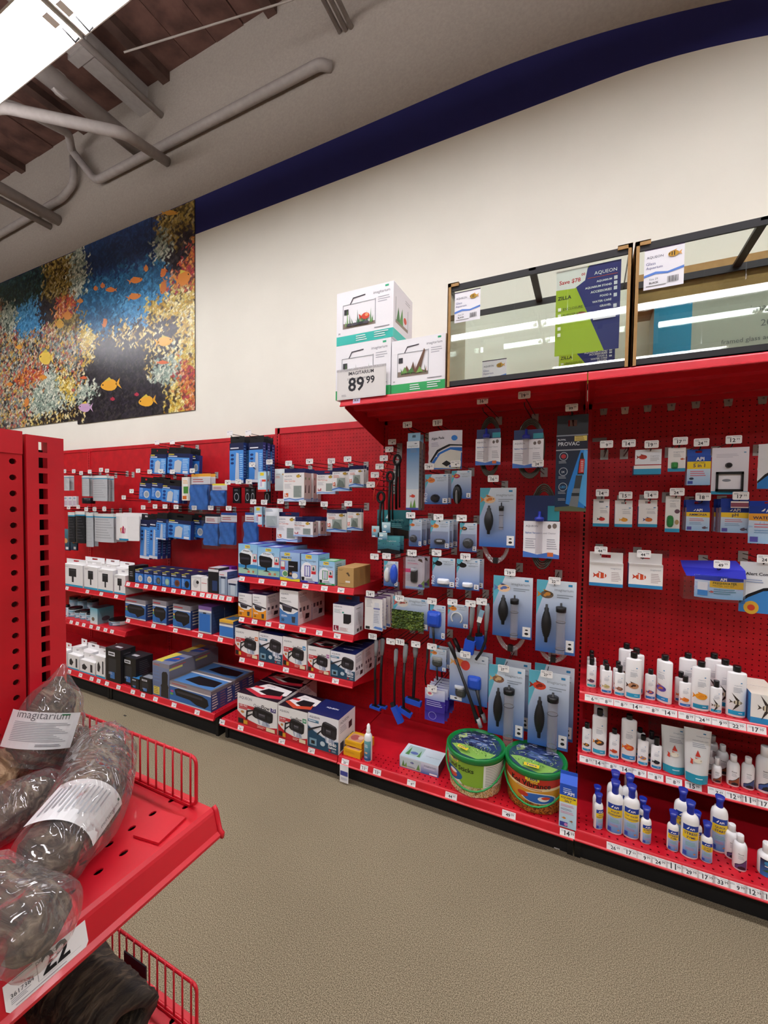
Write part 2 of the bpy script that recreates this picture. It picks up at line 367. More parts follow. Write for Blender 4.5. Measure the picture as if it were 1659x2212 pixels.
# ---------------------------------------------------------------- coral reef picture on the wall: four printed boards
PAL = {'deep': ['#1c3c68', '#20457a', '#274f86', '#1a3a66'], 'mid': ['#1f5b86', '#2a6d97', '#225577', '#3b86b3'], 'sky': ['#4d9ed0', '#3f8fc6', '#63aed6', '#3878a8'],
       'dark': ['#241f2b', '#302933', '#3a3440', '#1e1a20', '#454040'], 'teal': ['#1c3f4d', '#27525a', '#1a3340', '#3c6a6c', '#2b4a38'],
       'olive': ['#8f7a32', '#b59a4a', '#5c4a22', '#d0b560', '#3b2f1d', '#a98c4e', '#c9bb8a'], 'yel': ['#e8cf62', '#f2df8f', '#d8b13e', '#fff2b8', '#c89a2c', '#5a4420'],
       'wht': ['#c9d6c4', '#aebfae', '#e3e6d2', '#8fa596', '#d4dcc8', '#5d6f66'], 'org': ['#e08a3a', '#d9653a', '#c94c4a', '#e9a65a', '#7a3c34', '#f0b890', '#b53e4e'],
       'mix': ['#d9c8a0', '#c98a5a', '#7f8f86', '#e2b94e', '#39323a', '#c4615a', '#a9b7a4', '#e9dcc0', '#57493f', '#8c9aa0'], 'spk': ['#2a222a', '#1d191f', '#e9cf7d', '#f4e9b4', '#332a30', '#9a7d3c', '#241f26']}
BL = [(260, 530, 75, 75, 'deep'), (250, 620, 80, 40, 'mid'), (290, 660, 60, 28, 'sky'), (225, 690, 50, 30, 'mid'), (120, 600, 30, 60, 'olive'), (170, 590, 16, 50, 'wht'), (40, 620, 60, 40, 'teal'), (60, 690, 28, 40, 'sky'),
      (100, 665, 25, 25, 'dark'), (135, 665, 22, 28, 'org'), (145, 700, 28, 24, 'olive'), (15, 690, 22, 40, 'wht'), (60, 760, 60, 40, 'mix'), (150, 770, 30, 60, 'mix'), (100, 860, 50, 50, 'wht'), (40, 860, 40, 50, 'mix'), (120, 900, 60, 20, 'spk'),
      (60, 820, 40, 20, 'org'), (140, 830, 20, 40, 'yel'), (240, 790, 60, 70, 'dark'), (270, 730, 50, 25, 'spk'), (190, 740, 20, 50, 'yel'), (195, 840, 22, 20, 'wht'), (260, 870, 80, 40, 'dark'), (375, 480, 40, 40, 'olive'), (350, 530, 18, 45, 'wht'),
      (405, 500, 14, 22, 'dark'), (415, 550, 10, 25, 'org'), (375, 555, 20, 22, 'dark'), (395, 595, 25, 22, 'org'), (340, 600, 16, 40, 'mid'), (370, 660, 36, 28, 'yel'), (360, 705, 20, 16, 'dark'), (405, 740, 18, 50, 'yel'), (350, 745, 25, 40, 'spk'),
      (360, 800, 30, 28, 'wht'), (400, 820, 20, 50, 'org'), (345, 855, 25, 30, 'dark'), (380, 850, 26, 30, 'yel'), (325, 660, 20, 20, 'yel'), (310, 720, 20, 20, 'spk'), (330, 780, 14, 20, 'spk'), (-40, 760, 70, 140, 'mix'), (-40, 620, 60, 50, 'teal')]
YM = YW-.008
bl = []
for (u, v, ru, rv, t_) in BL:
    c = onY(u, v, YM); a = onY(u+ru, v, YM); d = onY(u, v+rv, YM); bl.append((c[0], c[2], abs(a[0]-c[0]), abs(d[2]-c[2]), t_))
names = sorted(PAL); types = np.array([names.index(b[4]) for b in bl]); BLa = np.array([b[:4] for b in bl])
PALA = np.zeros((len(names), 10, 3))
for i, n in enumerate(names):
    for j in range(10): PALA[i, j] = lin(PAL[n][j % len(PAL[n])])
CS = .026; gx0, gz0 = -8.2, 2.2; GN, GM = 208, 86; rng = np.random.RandomState(3)
jx = rng.rand(GN, GM); jz = rng.rand(GN, GM); cxs = gx0+(np.arange(GN)[:, None]+jx)*CS; czs = gz0+(np.arange(GM)[None, :]+jz)*CS
dd = ((cxs[..., None]+rng.randn(GN, GM, 1)*.05-BLa[:, 0])/BLa[:, 2])**2+((czs[..., None]+rng.randn(GN, GM, 1)*.04-BLa[:, 1])/BLa[:, 3])**2
cty = types[np.argmin(dd, axis=2)]; cpi = rng.randint(0, 10, (GN, GM)); ccol = PALA[cty, cpi]
def mural_cols(X, Z):
    X = X+.012*np.sin(Z*63)+.010*np.sin(Z*141+X*60); Z = Z+.012*np.sin(X*57)+.009*np.sin(X*133+Z*77)
    i = ((X-gx0)/CS).astype(int).clip(1, GN-2); j = ((Z-gz0)/CS).astype(int).clip(1, GM-2); best = np.full(X.shape, 9e9); col = np.zeros(X.shape+(3,))
    sec = np.full(X.shape, 9e9)
    for di in (-1, 0, 1):
        for dj in (-1, 0, 1):
            d = (X-cxs[i+di, j+dj])**2+(Z-czs[i+di, j+dj])**2; m = d < best
            sec = np.where(m, best, np.minimum(sec, d)); best = np.where(m, d, best); col[m] = ccol[i+di, j+dj][m]
    edge = np.clip((np.sqrt(sec)-np.sqrt(best))/.009, 0, 1)*.5+.5
    g = (rng.rand(*X.shape)*.5+.75)
    water = np.isin(cty[i, j], [names.index('deep'), names.index('mid'), names.index('sky')])
    edge = np.where(water, 1, edge)
    return col*(edge*g)[..., None]
MZ0, MZ1 = 2.405, 4.222
PX = [-7.4, xon(39, YM, 2.45), xon(167, YM, 2.45), xon(330, YM, 2.45), xon(421.5, YM, 2.45)]
FISH = [(3, 398, 600, 17, 24, 1, '#e8923a', 20), (3, 352, 590, 8, 13, -1, '#e07a35', 40), (3, 357, 737, 19, 16, 1, '#eeb23c', 10), (3, 353, 783, 13, 6, 1, '#e2703e', 0), (3, 370, 460, 18, 8, 1, '#d99a3c', 0), (3, 352, 622, 11, 17, -1, '#d9803a', 70),
        (2, 295, 605, 16, 10, 1, '#e8873a', 20), (2, 292, 640, 16, 10, 1, '#e68a3a', 25), (2, 238, 626, 12, 8, -1, '#e2803a', 0), (2, 221, 617, 5, 9, -1, '#dd7c3c', 0), (2, 206, 623, 5, 8, -1, '#dd8140', 0), (2, 316, 580, 5, 11, 1, '#e08a44', 0), (2, 227, 697, 6, 14, 1, '#e08a50', 30),
        (2, 235, 832, 21, 20, -1, '#eeae34', 10), (2, 315, 867, 19, 18, -1, '#eeb036', 10), (2, 182, 880, 15, 16, -1, '#c9a4c8', 0), (2, 182, 816, 8, 5, 1, '#de6a3a', 0), (2, 244, 862, 5, 6, 1, '#b8324a', 0), (2, 296, 852, 5, 6, 1, '#b8324a', 0),
        (1, 97, 773, 15, 23, -1, '#f2cf58', 0), (1, 95, 815, 8, 7, 1, '#e69a3e', 0), (1, 147, 682, 11, 14, 1, '#dd8f3e', 0), (1, 130, 700, 10, 15, 1, '#d9a83e', 0), (1, 42, 750, 8, 7, 1, '#f0b04a', 0), (0, 22, 830, 7, 6, 1, '#e2903e', 0), (1, 174, 650, 7, 8, 1, '#e08a3c', 0), (1, 58, 868, 7, 12, 1, '#dd8a44', 60)]
where = ['farthest left board of the coral reef picture, mostly hidden by the red post', 'coral reef picture board with one large round yellow fish', 'widest view coral reef picture board with deep blue water on top', 'narrow rightmost board of the coral reef picture']
for k in range(4):
    x0, x1 = PX[k]+.002, PX[k+1]-.002; dz = (0, .03, -.012, 0)[k]; z0 = MZ0+(.045, .045, 0, .0)[k]; z1 = MZ1+(0, 0, .012, 0)[k]
    t = thing('mural_panel', where[k], 'wall picture', (x0, YM, z0), 0, 'coral reef picture boards')
    n, m = int((x1-x0)/.0085)+1, int((z1-z0)/.0085)+1
    gx = np.linspace(0, x1-x0, n); gz = np.linspace(0, z1-z0, m); GX, GZ = np.meshgrid(gx, gz)
    V = np.stack([GX.ravel(), np.zeros(n*m), GZ.ravel()], 1); idx = np.arange(n*m).reshape(m, n)
    F = np.stack([idx[:-1, :-1], idx[:-1, 1:], idx[1:, 1:], idx[1:, :-1]], -1).reshape(-1, 4)
    me = bpy.data.meshes.new('printed_board'); me.from_pydata(V.tolist(), [], F.tolist())
    at = me.color_attributes.new('Col', 'FLOAT_COLOR', 'POINT'); cc = np.ones((n*m, 4), np.float32); cc[:, :3] = mural_cols(GX.ravel()+x0, GZ.ravel()+z0)
    at.data.foreach_set('color', cc.ravel()); me.materials.append(vc(.3, .5)); link('printed_board', me, t)
    MB().box(0, x1-x0, .001, .0075, 0, z1-z0).build('backing_board', mat('#2a2a2c', .8), t)
    for (b, u, v, ru, rv, d, c, rot) in FISH:
        if b != k: continue
        a = math.radians(-rot*d)
        def P(x, y, o=0): 
            X, Yy = x*math.cos(a)-y*math.sin(a), x*math.sin(a)+y*math.cos(a); w = onY(u+d*X*ru, v+Yy*rv, YM-.0006-o); return (w[0]-x0, w[1]-YM, w[2]-z0)
        f = MB(); f.poly([P(.85*math.cos(i*.449), .62*math.sin(i*.449)*(1-.25*math.cos(i*.449))) for i in range(14)][::-d], c)
        f.poly([P(-.7, 0), P(-1.25, -.6), P(-1.05, 0), P(-1.25, .6)][::d], c); f.poly([P(-.4, -.5, .0002), P(-.2, -.85, .0002), P(.4, -.5, .0002)][::d], '#d9c24a' if rv > 14 else c)
        f.poly([P(.6+.08*math.cos(i), -.12+.1*math.sin(i), .0004) for i in range(6)][::-d], '#1a1410'); f.build('printed_fish', vc(.3, .5), t)
# ================================================================= red store fixtures
def perf(nx, nz, cw, ch, hw, hh, rnd=True, th=.004):
    """sheet in the XZ plane (facing -Y) with an nx x nz grid of real holes"""
    o = np.array([(-.5, -.5), (0, -.5), (.5, -.5), (.5, 0), (.5, .5), (0, .5), (-.5, .5), (-.5, 0)])
    i = np.array([(math.cos(a), math.sin(a)) for a in np.radians(np.arange(225, 225+360, 45))])*.5 if rnd else o*np.array([1, 1])*.999
    cell = np.zeros((24, 3)); cell[:8, 0] = o[:, 0]*cw; cell[:8, 2] = o[:, 1]*ch
    cell[8:16, 0] = i[:, 0]*hw; cell[8:16, 2] = i[:, 1]*hh; cell[16:, :] = cell[8:16, :]; cell[16:, 1] = th
    F = [(k, (k+1) % 8, 8+(k+1) % 8, 8+k) for k in range(8)]+[(8+k, 8+(k+1) % 8, 16+(k+1) % 8, 16+k) for k in range(8)]
    F = np.array(F); n = nx*nz
    off = np.array([((a+.5)*cw, 0, (b+.5)*ch) for b in range(nz) for a in range(nx)])
    V = (cell[None]+off[:, None]).reshape(-1, 3); FF = (F[None]+(np.arange(n)*24)[:, None, None]).reshape(-1, 4)
    return V.tolist(), FF.tolist()
IN = .0254
def post(x, zt, parent, w=.044, dark=True):
    """slotted upright: one column of real slots, 1 inch apart, in front of a near-black strip standing in for shade"""
    p = MB(); V, F = perf(1, int(zt/IN), .012, IN, .0092, .017, False, .003)
    p.add([(v[0]+x-.006, v[1]+YP-.006, v[2]) for v in V], F, '#fff')
    for a, b in ((x-w/2, x-.006), (x+.006, x+w/2)): p.box(a, b, YP-.006, YP+.02, 0, zt)
    p.box(x-.006, x+.006, YP-.006, YP+.02, int(zt/IN)*IN, zt); u = p.build('upright', RED, parent)
    MB().box(x-.0058, x+.0058, YP-.0029, YP-.0015, .02, zt-.01).build('slot_shade_strip', mat('#0a0506', .9), u); return u  # near-black strip puts the shade behind the slots into colour
def tagprint(mb, M, w, h, price, base=.0004):
    ops = [('l', .08, .78, .30, 2, .13, '#8d8d92'), ('l', .42, .82, .5, 1, .13, '#a5a5aa')]
    if price:
        a = price[:-2] if len(price) > 2 else price; c = price[-2:] if len(price) > 2 else '99'
        ops += [('t', a, .62-.17*len(a), .2, .16*len(a), '#3b3b40', True), ('t', c, .66, .42, .2, '#4b4b50')]
    printed(mb, M, w, h, ops, base=base)
LIP = [(.014, 0), (.0095, -.004), (.0075, -.008), (.0, -.034), (-.006, -.038), (-.006, -.042), (.004, -.043), (.014, -.040)]
def lipmesh(mb, w):
    for a, b in zip(LIP[:-1], LIP[1:]): mb.poly([(0, a[0], a[1]), (0, b[0], b[1]), (w, b[0], b[1]), (w, a[0], a[1])])
    for x in (0, w): mb.poly([(x, a, b) for a, b in LIP])
def shelf(name, parent, x0, x1, z, yf, depth, tags=(), hole_rows=0, brackets=True, drop=.03):
    """shelf part: pressed deck and price channel; children: brackets and price tags. tags: (image column, price)"""
    w = x1-x0; s = MB()
    if hole_rows:
        n = int(w/.030); cw = w/n; V, F = perf(n, hole_rows, cw, .030, .0095, .0095, True, .003)
        s.add([(v[0], .016+v[2], -v[1]) for v in V], F, '#fff'); yy = .016+hole_rows*.030
        s.poly([(0, .014, 0), (w, .014, 0), (w, .016, 0), (0, .016, 0)]); s.poly([(0, yy, 0), (w, yy, 0), (w, depth, 0), (0, depth, 0)])
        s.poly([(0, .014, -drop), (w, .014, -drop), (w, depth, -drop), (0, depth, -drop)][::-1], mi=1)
        for x in (0, w): s.poly([(x, .014, -drop), (x, depth, -drop), (x, depth, 0), (x, .014, 0)])
    else: s.box(0, w, .014, depth, -drop, 0)
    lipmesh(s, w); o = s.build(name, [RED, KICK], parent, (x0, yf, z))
    if brackets:
        for x in (.006, w-.006):
            b = MB(); q = [(.02, -.042), (.10, -.055), (depth, -.12), (depth, -.004), (.02, -.004)]
            for e in (-.002, .002): b.poly([(x+e, a, c) for a, c in q])
            for a, c in zip(q, q[1:]+q[:1]): b.poly([(x-.002, a[0], a[1]), (x+.002, a[0], a[1]), (x+.002, c[0], c[1]), (x-.002, c[0], c[1])])
            b.build('bracket', RED, o)
    nrm = Vector((0, -.026, -.0075)).normalized(); P0 = Vector((0, .0075, -.0072)); D = Vector((0, -.0075, -.026)).normalized()
    for tg in tags:
        px, price = tg[:2]; tw = tg[2] if len(tg) > 2 else .047; th = .029; X = xon(px, yf, z-.02)-x0-tw/2
        def M(u, v, o): q = P0+D*(th-v)+nrm*(o+.0006); return (X+u, q[1], q[2])
        m = MB(); m.poly([M(0, 0, 0), M(tw, 0, 0), M(tw, th, 0), M(0, th, 0)], '#f3f2f0'); tagprint(m, M, tw, th, price); m.build('price_tag', PM, o)
    return o
def section(name, label, x0, x1, zt, base_z, base_y, solid, tags=(), right_post=False, kick=.05):
    t = thing(name, label, 'store shelving', (0, 0, 0), 0, 'red wall shelving sections'); w = x1-x0
    if solid:
        MB().box(x0, x1, YP, YP+.012, .05, zt).box(x0, x1, YP-.004, YP, zt-.03, zt).build('back_panel', RED2, t)
    else:
        p = MB(); nx, nz = int((w-.05)/IN), int((zt-.2)/IN); V, F = perf(nx, nz, IN, IN, .0062, .0062, True, .004); sx = x0+(w-nx*IN)/2; sz = zt-.045-nz*IN
        p.add([(v[0]+sx, v[1]+YP, v[2]+sz) for v in V], F, '#fff')
        p.box(x0, sx, YP, YP+.012, .05, zt).box(sx+nx*IN, x1, YP, YP+.012, .05, zt).box(sx, sx+nx*IN, YP, YP+.012, .05, sz); p.build('peg_panel', RED2, t)
        MB().box(x0, x1, YP+.022, YP+.034, .05, zt-.01).build('shade_toned_rear_panel', mat('#3a0d10', .8), t)  # panel coloured dark to stand in for shade inside the peg cavity
        MB().box(x0, x1, YP-.006, YP+.014, zt-.045, zt).build('top_rail', RED, t)
    post(x0, zt, t)
    if right_post: post(x1, zt, t)
    shelf('base_deck', t, x0+.002, x1-.002, base_z, base_y, YP-base_y-.004, tags, 4, False, .03)
    MB().box(x0+.01, x1-.01, base_y+.05, base_y+.06, .0, base_z-.03).build('kick_plate', KICK, t)  # black plate brought forward to stand in for shaded floor under the deck
    for x in (x0+.015, x1-.015): MB().box(x-.012, x+.012, base_y+.042, YP, 0.0, base_z-.035).build('base_leg', BLACK, t)
    return t
UX = [-5.80, -4.60, -3.40, -2.203, -2.161, -1.245, -.011, 1.208]
ZL, ZR = 2.118, 2.163
BA, BB, BC, BD = .168, .147, .145, .150
YA = 2.167; YS = 2.178
A0 = section('wall_shelving', 'solid backed red shelving section hidden behind the red foreground post', UX[0], UX[1]-.001, ZL, BA, 1.995, True)
A1 = section('wall_shelving', 'solid backed red shelving section with grey filter pads and white boxes', UX[1], UX[2]-.001, ZL, BA, 1.995, True, [(149, '14'), (173, '19'), (197, '16'), (212, '12'), (230, '9')])
A2 = section('wall_shelving', 'solid backed red shelving section with blue filter boxes', UX[2], UX[3], ZL, BA, 1.995, True, [(255, '12'), (286, '20'), (308, '19'), (335, '17'), (375, '7'), (425, '8')], True)
Bs = section('wall_shelving', 'narrow perforated red shelving section with three shelves of filter cartons', UX[4], UX[5]-.001, ZR, BB, YF, False, [(479, '99'), (519, '76'), (608, '67'), (672, '67')])
Cs = section('wall_shelving', 'perforated red shelving section with siphon cards and two buckets', UX[5], UX[6]-.001, ZR, BC, YF, False, [(745, '23'), (786, '11'), (814, '11'), (888, '9'), (974, '44', .06), (1099, '49', .062), (1227, '14', .068)])
DBT = [(1327, '26'), (1361, '17'), (1392, '9'), (1424, '24'), (1457, '11'), (1491, '29'), (1526, '17'), (1559, '33'), (1594, '9'), (1629, '12'), (1665, '14')]
Ds = section('wall_shelving', 'perforated red shelving section holding white bottles and test kits', UX[6], UX[7], ZR, BD, YF, False, [(a, b, .058) for a, b in DBT], True)
ZA1 = (.811, .507); ZA2 = (.930, .628); ZB = (1.080, .795, .512); ZD = (.706, .402)
SD = YP-YS-.004
shelf('shelf', A0, UX[0]+.02, UX[1]-.003, .8, YA, YP-YA-.004)
shelf('shelf', A1, UX[1]+.003, UX[2]-.003, ZA1[0], YA, YP-YA-.004, [(144, '29'), (188, '32'), (218, '27'), (250, '22')])
shelf('shelf', A1, UX[1]+.003, UX[2]-.003, ZA1[1], YA, YP-YA-.004, [(138, '14'), (153, '12'), (166, '9'), (180, '11'), (196, '14'), (211, '21'), (227, '19'), (241, '24')])
shelf('shelf', A2, UX[2]+.003, UX[3]-.003, ZA2[0], YA, YP-YA-.004, [(276, '9'), (295, '11'), (314, '13'), (333, '13'), (353, '12'), (374, '14'), (395, '12'), (418, '16'), (436, '9'), (450, '9'), (464, '11'), (478, '12'), (494, '12')])
shelf('shelf', A2, UX[2]+.003, UX[3]-.003, ZA2[1], YA, YP-YA-.004, [(276, '33'), (331, '37'), (378, '41'), (432, '21'), (475, '22')])
SB = [shelf('shelf', Bs, UX[4]+.003, UX[5]-.003, ZB[i], YS, SD, tg) for i, tg in enumerate([
    [(522, '14'), (564, '12'), (612, '19'), (659, '14'), (700, '12'), (736, '14')], [(521, '19'), (549, '21'), (579, '19'), (608, '23'), (653, '23'), (689, '27'), (728, '16')], [(522, '19'), (563, '22'), (617, '23'), (672, '24'), (724, '33')]])]
T1 = [(1279, '699'), (1309, '899'), (1343, '879'), (1375, '1499'), (1410, '879'), (1445, '1499'), (1484, '899'), (1519, '2499'), (1556, '999'), (1592, '2299'), (1635, '1799')]
T2 = [(1267, '879'), (1294, '1499'), (1320, '879'), (1352, '1499'), (1380, '879'), (1416, '879'), (1456, '879'), (1498, '1599'), (1548, '749'), (1587, '1299'), (1619, '1199'), (1654, '1799')]
shelf('shelf', Ds, UX[6]+.003, UX[7]-.003, ZD[0], 2.182, YP-2.186, [(a, b, .062) for a, b in T1], 2)
shelf('shelf', Ds, UX[6]+.003, UX[7]-.003, ZD[1], 2.19, YP-2.194, [(a, b, .060) for a, b in T2], 2)
# grey plastic patches stuck on the back panels
MB().box(0, .30, -.002, 0, 0, .34).build('patch', mat('#8f8688', .4), tag(link('plastic_sheet', None, None, (xon(415, YP, .45), YP-.001, .21)), 'grey plastic sheet leaning on the back panel above the large filter boxes', 'plastic sheet'))
# ---------------------------------------------------------------- top canopy shelf over the two right sections
ZT = 2.166
for x0, x1, lb, nm in ((UX[5]-.004, UX[6]-.003, 'red canopy shelf carrying the white cartons and left glass tank', 1), (UX[6]+.001, UX[7], 'red canopy shelf carrying the right glass tank', 0)):
    t = thing('canopy_shelf', lb, 'store shelf', (x0, YF, ZT)); w = x1-x0
    d = MB().box(0, w, .014, YP-YF-.004, -.02, 0); lipmesh(d, w); d.build('deck', RED, t)
    for k in range(3): MB().box(.03, w-.03, .10+k*.16, .13+k*.16, -.045, -.02).build('stiffener_rib', RED, t)
    for x in (.0, w-.004):
        b = MB(); q = [(.05, -.04), (.16, -.075), (YP-YF-.004, -.19), (YP-YF-.004, -.02), (.05, -.02)]
        for e in (0, .004): b.poly([(x+e, a, c) for a, c in q])
        for a, c in zip(q, q[1:]+q[:1]): b.poly([(x, a[0], a[1]), (x+.004, a[0], a[1]), (x+.004, c[0], c[1]), (x, c[0], c[1])])
        b.build('bracket', RED, t)
    if nm:
        m = MB(); X = xon(769, YF, ZT)-x0-.02
        m.poly([(X, .0055, -.032), (X+.045, .0055, -.032), (X+.045, .0085, -.003), (X, .0085, -.003)], '#cfc6e8').box(X+.01, X+.02, .004, .006, -.02, -.012, '#888').box(X+.026, X+.034, .004, .006, -.02, -.012, '#888').xf(Matrix.Translation((0, -.005, 0))).build('price_tag', PM, t)
# ---------------------------------------------------------------- peg hooks with price tags
_HK = {}
HOOKS = []
def hook(px, py, Yt, price, holding, drop=.028, empty=False, plate='#b9bbb8', tw=.056):
    """tag centre seen at image (px, py) on plane Yt; wire runs back to the panel"""
    X, _, Z = onY(px, py, Yt); L = YP-Yt
    key = 'peg hook with %s price tag holding %s' % ('a '+price if price else 'a blank', holding) if not empty else holding
    t = thing('peg_hook', key, 'peg hook', (X, YP, Z), 0, 'wire peg hooks')
    k = ('w', round(L, 3))
    if k not in _HK:
        w = MB(); w.tube([(0, -.004, -drop), (0, -L+.03, -drop), (0, -L+.012, -drop+.004), (0, -L, -drop+.016)], .0026, 6)
        w.tube([(0, -.004, -.004), (0, -L, -.004), (0, -L-.004, .0)], .0022, 6); _HK[k] = w.mesh('wire'); _HK[k].materials.append(DARKWIRE)
        b = MB().box(-.019, .019, -.004, -.001, -.045, .008); _HK['p'] = b.mesh('back_plate'); _HK['p'].materials.append(mat(plate, .45, .2))
    link('wire', _HK[k], t); link('back_plate', _HK['p'], t)
    m = MB(); h = .035; r = .005
    pts = []
    for cx, cz, a0 in ((tw/2-r, h/2-r, 0), (-tw/2+r, h/2-r, 90), (-tw/2+r, -h/2+r, 180), (tw/2-r, -h/2+r, 270)):
        for i in range(4): a = math.radians(a0+i*30); pts.append((cx+r*math.cos(a), cz+r*math.sin(a)))
    m.poly([(p[0], -L-.008, p[1]) for p in pts][::-1], '#f4f3f1'); m.poly([(p[0], -L-.006, p[1]) for p in pts], '#dddcd8')
    tagprint(m, lambda u, v, o: (-tw/2+u, -L-.008-o, -h/2+v), tw, h, price); m.build('price_tag', PM, t)
    HOOKS.append(t); return t
# ================================================================= product builders
ORD = ['second', 'third', 'fourth', 'fifth', 'sixth', 'seventh']
def behind_label(label, k): return '%s, %s from the front' % (label, ORD[k])
def faces_M(w, d, h, which):
    if which == 'front': return (lambda u, v, o: (u, -o, v)), w, h
    if which == 'right': return (lambda u, v, o: (w+o, u, v)), d, h
    if which == 'left': return (lambda u, v, o: (-o, d-u, v)), d, h
    if which == 'top': return (lambda u, v, o: (u, v, h+o)), w, d
def fill_carton(t, w, d, h, front, side, top, cols, tab=None, mt=None, left=False, part='carton'):
    mt = mt or PV
    MB().box(0, w, 0, d, 0, h, cols[1], cols[0], cols[2], cols[1]).build(part, mt, t)
    for n, ops in (('front', front), ('left' if left else 'right', side), ('top', top)):
        if ops:
            M, a, b = faces_M(w, d, h, n); printed(MB(), M, a, b, ops).build('printed_'+('side' if n in ('left', 'right') else n), mt, t)
    if tab:                                           # hang tab: colour, height, depth position
        c, th, ty = tab; m = MB(); y = d*ty
        for a, b, z0, z1 in ((0, w*.36, 0, th), (w*.64, w, 0, th), (w*.36, w*.64, 0, th*.45), (w*.36, w*.64, th*.75, th)): m.box(a, b, y, y+.0015, h+z0, h+z1, c)
        m.build('hang_tab', mt, t)
def carton(label, sh, px0, px1, yt, depth, front=(), side=(), top=(), cols=('#fff', '#eee', '#eee'), dy=.008, tab=None, group=None, behind=0, gap=.004, name='carton_box', cat='box', rz=0, h=None, left=None):
    z, yf = sh; Y = yf+dy; X0, X1 = xon(px0, Y, z), xon(px1, Y, z); H = h or onY(px0, yt, Y)[2]-z; w = X1-X0-.001
    t = thing(name, label+(', frontmost' if behind else ''), cat, (X0, Y, z+.0006), rz, group)
    fill_carton(t, w, depth, H, front, side, top, cols, tab, left=(X0+X1 > .25) if left is None else left)
    for k in range(behind): dup(t, (X0, Y+(depth+gap)*(k+1), z+.0006), behind_label(label, k))
    return t
def hang(label, x0, x1, yt, yb, Yf, depth, front=(), side=(), top=(), cols=('#fff', '#eee', '#eee'), tab=None, group=None, behind=0, gap=.006, name='hanging_box', cat='box', rz=0, step=None, ry=0):
    ym = (yt+yb)/2; X0, X1 = onY(x0, ym, Yf)[0], onY(x1, ym, Yf)[0]; Zt, Zb = onY(x0, yt, Yf)[2], onY(x0, yb, Yf)[2]; w, h = X1-X0, Zt-Zb
    t = thing(name, label+(', frontmost' if behind else ''), cat, (X0, Yf, Zb), rz, group, 0, ry)
    fill_carton(t, w, depth, h, front, side, top, cols, tab, left=X0 > .1, part='carton' if depth > .012 else 'card')
    for k in range(behind):
        o = dup(t, (X0+random.uniform(-.004, .004), Yf+(step or depth+gap)*(k+1), Zb+random.uniform(-.004, .004)), behind_label(label, k), rz+random.uniform(-.05, .05))
    return t
def pouch(label, x0, x1, yt, yb, Yf, puff, ops, col='#fff', header=None, group=None, behind=0, step=.03, name='pouch', cat='bag', mt=None, rz=0, clear=False, ry=0):
    ym = (yt+yb)/2; X0, X1 = onY(x0, ym, Yf)[0], onY(x1, ym, Yf)[0]; Zt, Zb = onY(x0, yt, Yf)[2], onY(x0, yb, Yf)[2]; w, h = X1-X0, Zt-Zb
    t = thing(name, label+(', frontmost' if behind else ''), cat, (X0, Yf, Zb), rz, group, 0, ry); mt = mt or PG; n, m = 10, 9
    hh = h*(1-(header[1] if header else 0))
    def g(v): return min(1, 4*v/hh, 4*(hh-v)/hh) if hh else 1
    def M(u, v, o): return (u, -puff*math.sin(math.pi*min(1, max(0, u/w)))-o, v)
    V = []; F = []
    for j in range(m+1):
        for i in range(n+1):
            u = w*i/n; v = hh*j/m; V.append((u+.0015*math.sin(9*j+i), -puff*math.sin(math.pi*i/n)*max(.25, g(v))-.0004, v))
    for j in range(m):
        for i in range(n): q = j*(n+1)+i; F.append((q, q+1, q+n+2, q+n+1))
    b = len(V); V += [(0, .001, 0), (w, .001, 0), (w, .001, hh), (0, .001, hh)]; F.append((b+3, b+2, b+1, b))
    MB().add(V, F, col, True).build('bag', mt, t)
    if ops: printed(MB(), M, w, hh, ops, curved=9, base=.0006).build('printed_front', mt, t)
    if header:
        c, fr = header[:2]; hm = MB(); z0, z1 = hh, h
        for a, b2, p, q in ((0, w*.4, z0, z1), (w*.6, w, z0, z1), (w*.4, w*.6, z0, z0+(z1-z0)*.5), (w*.4, w*.6, z0+(z1-z0)*.8, z1)): hm.box(a, b2, -.001, .001, p, q, c)
        hm.build('header', mt, t)
    if clear: MB().box(-.004, w+.004, -puff-.004, .004, -.008, h).build('plastic_sleeve', CLEAR, t)
    for k in range(behind): dup(t, (X0+random.uniform(-.004, .008), Yf+step*(k+1), Zb+random.uniform(-.004, .004)), behind_label(label, k), rz+random.uniform(-.06, .06))
    return t
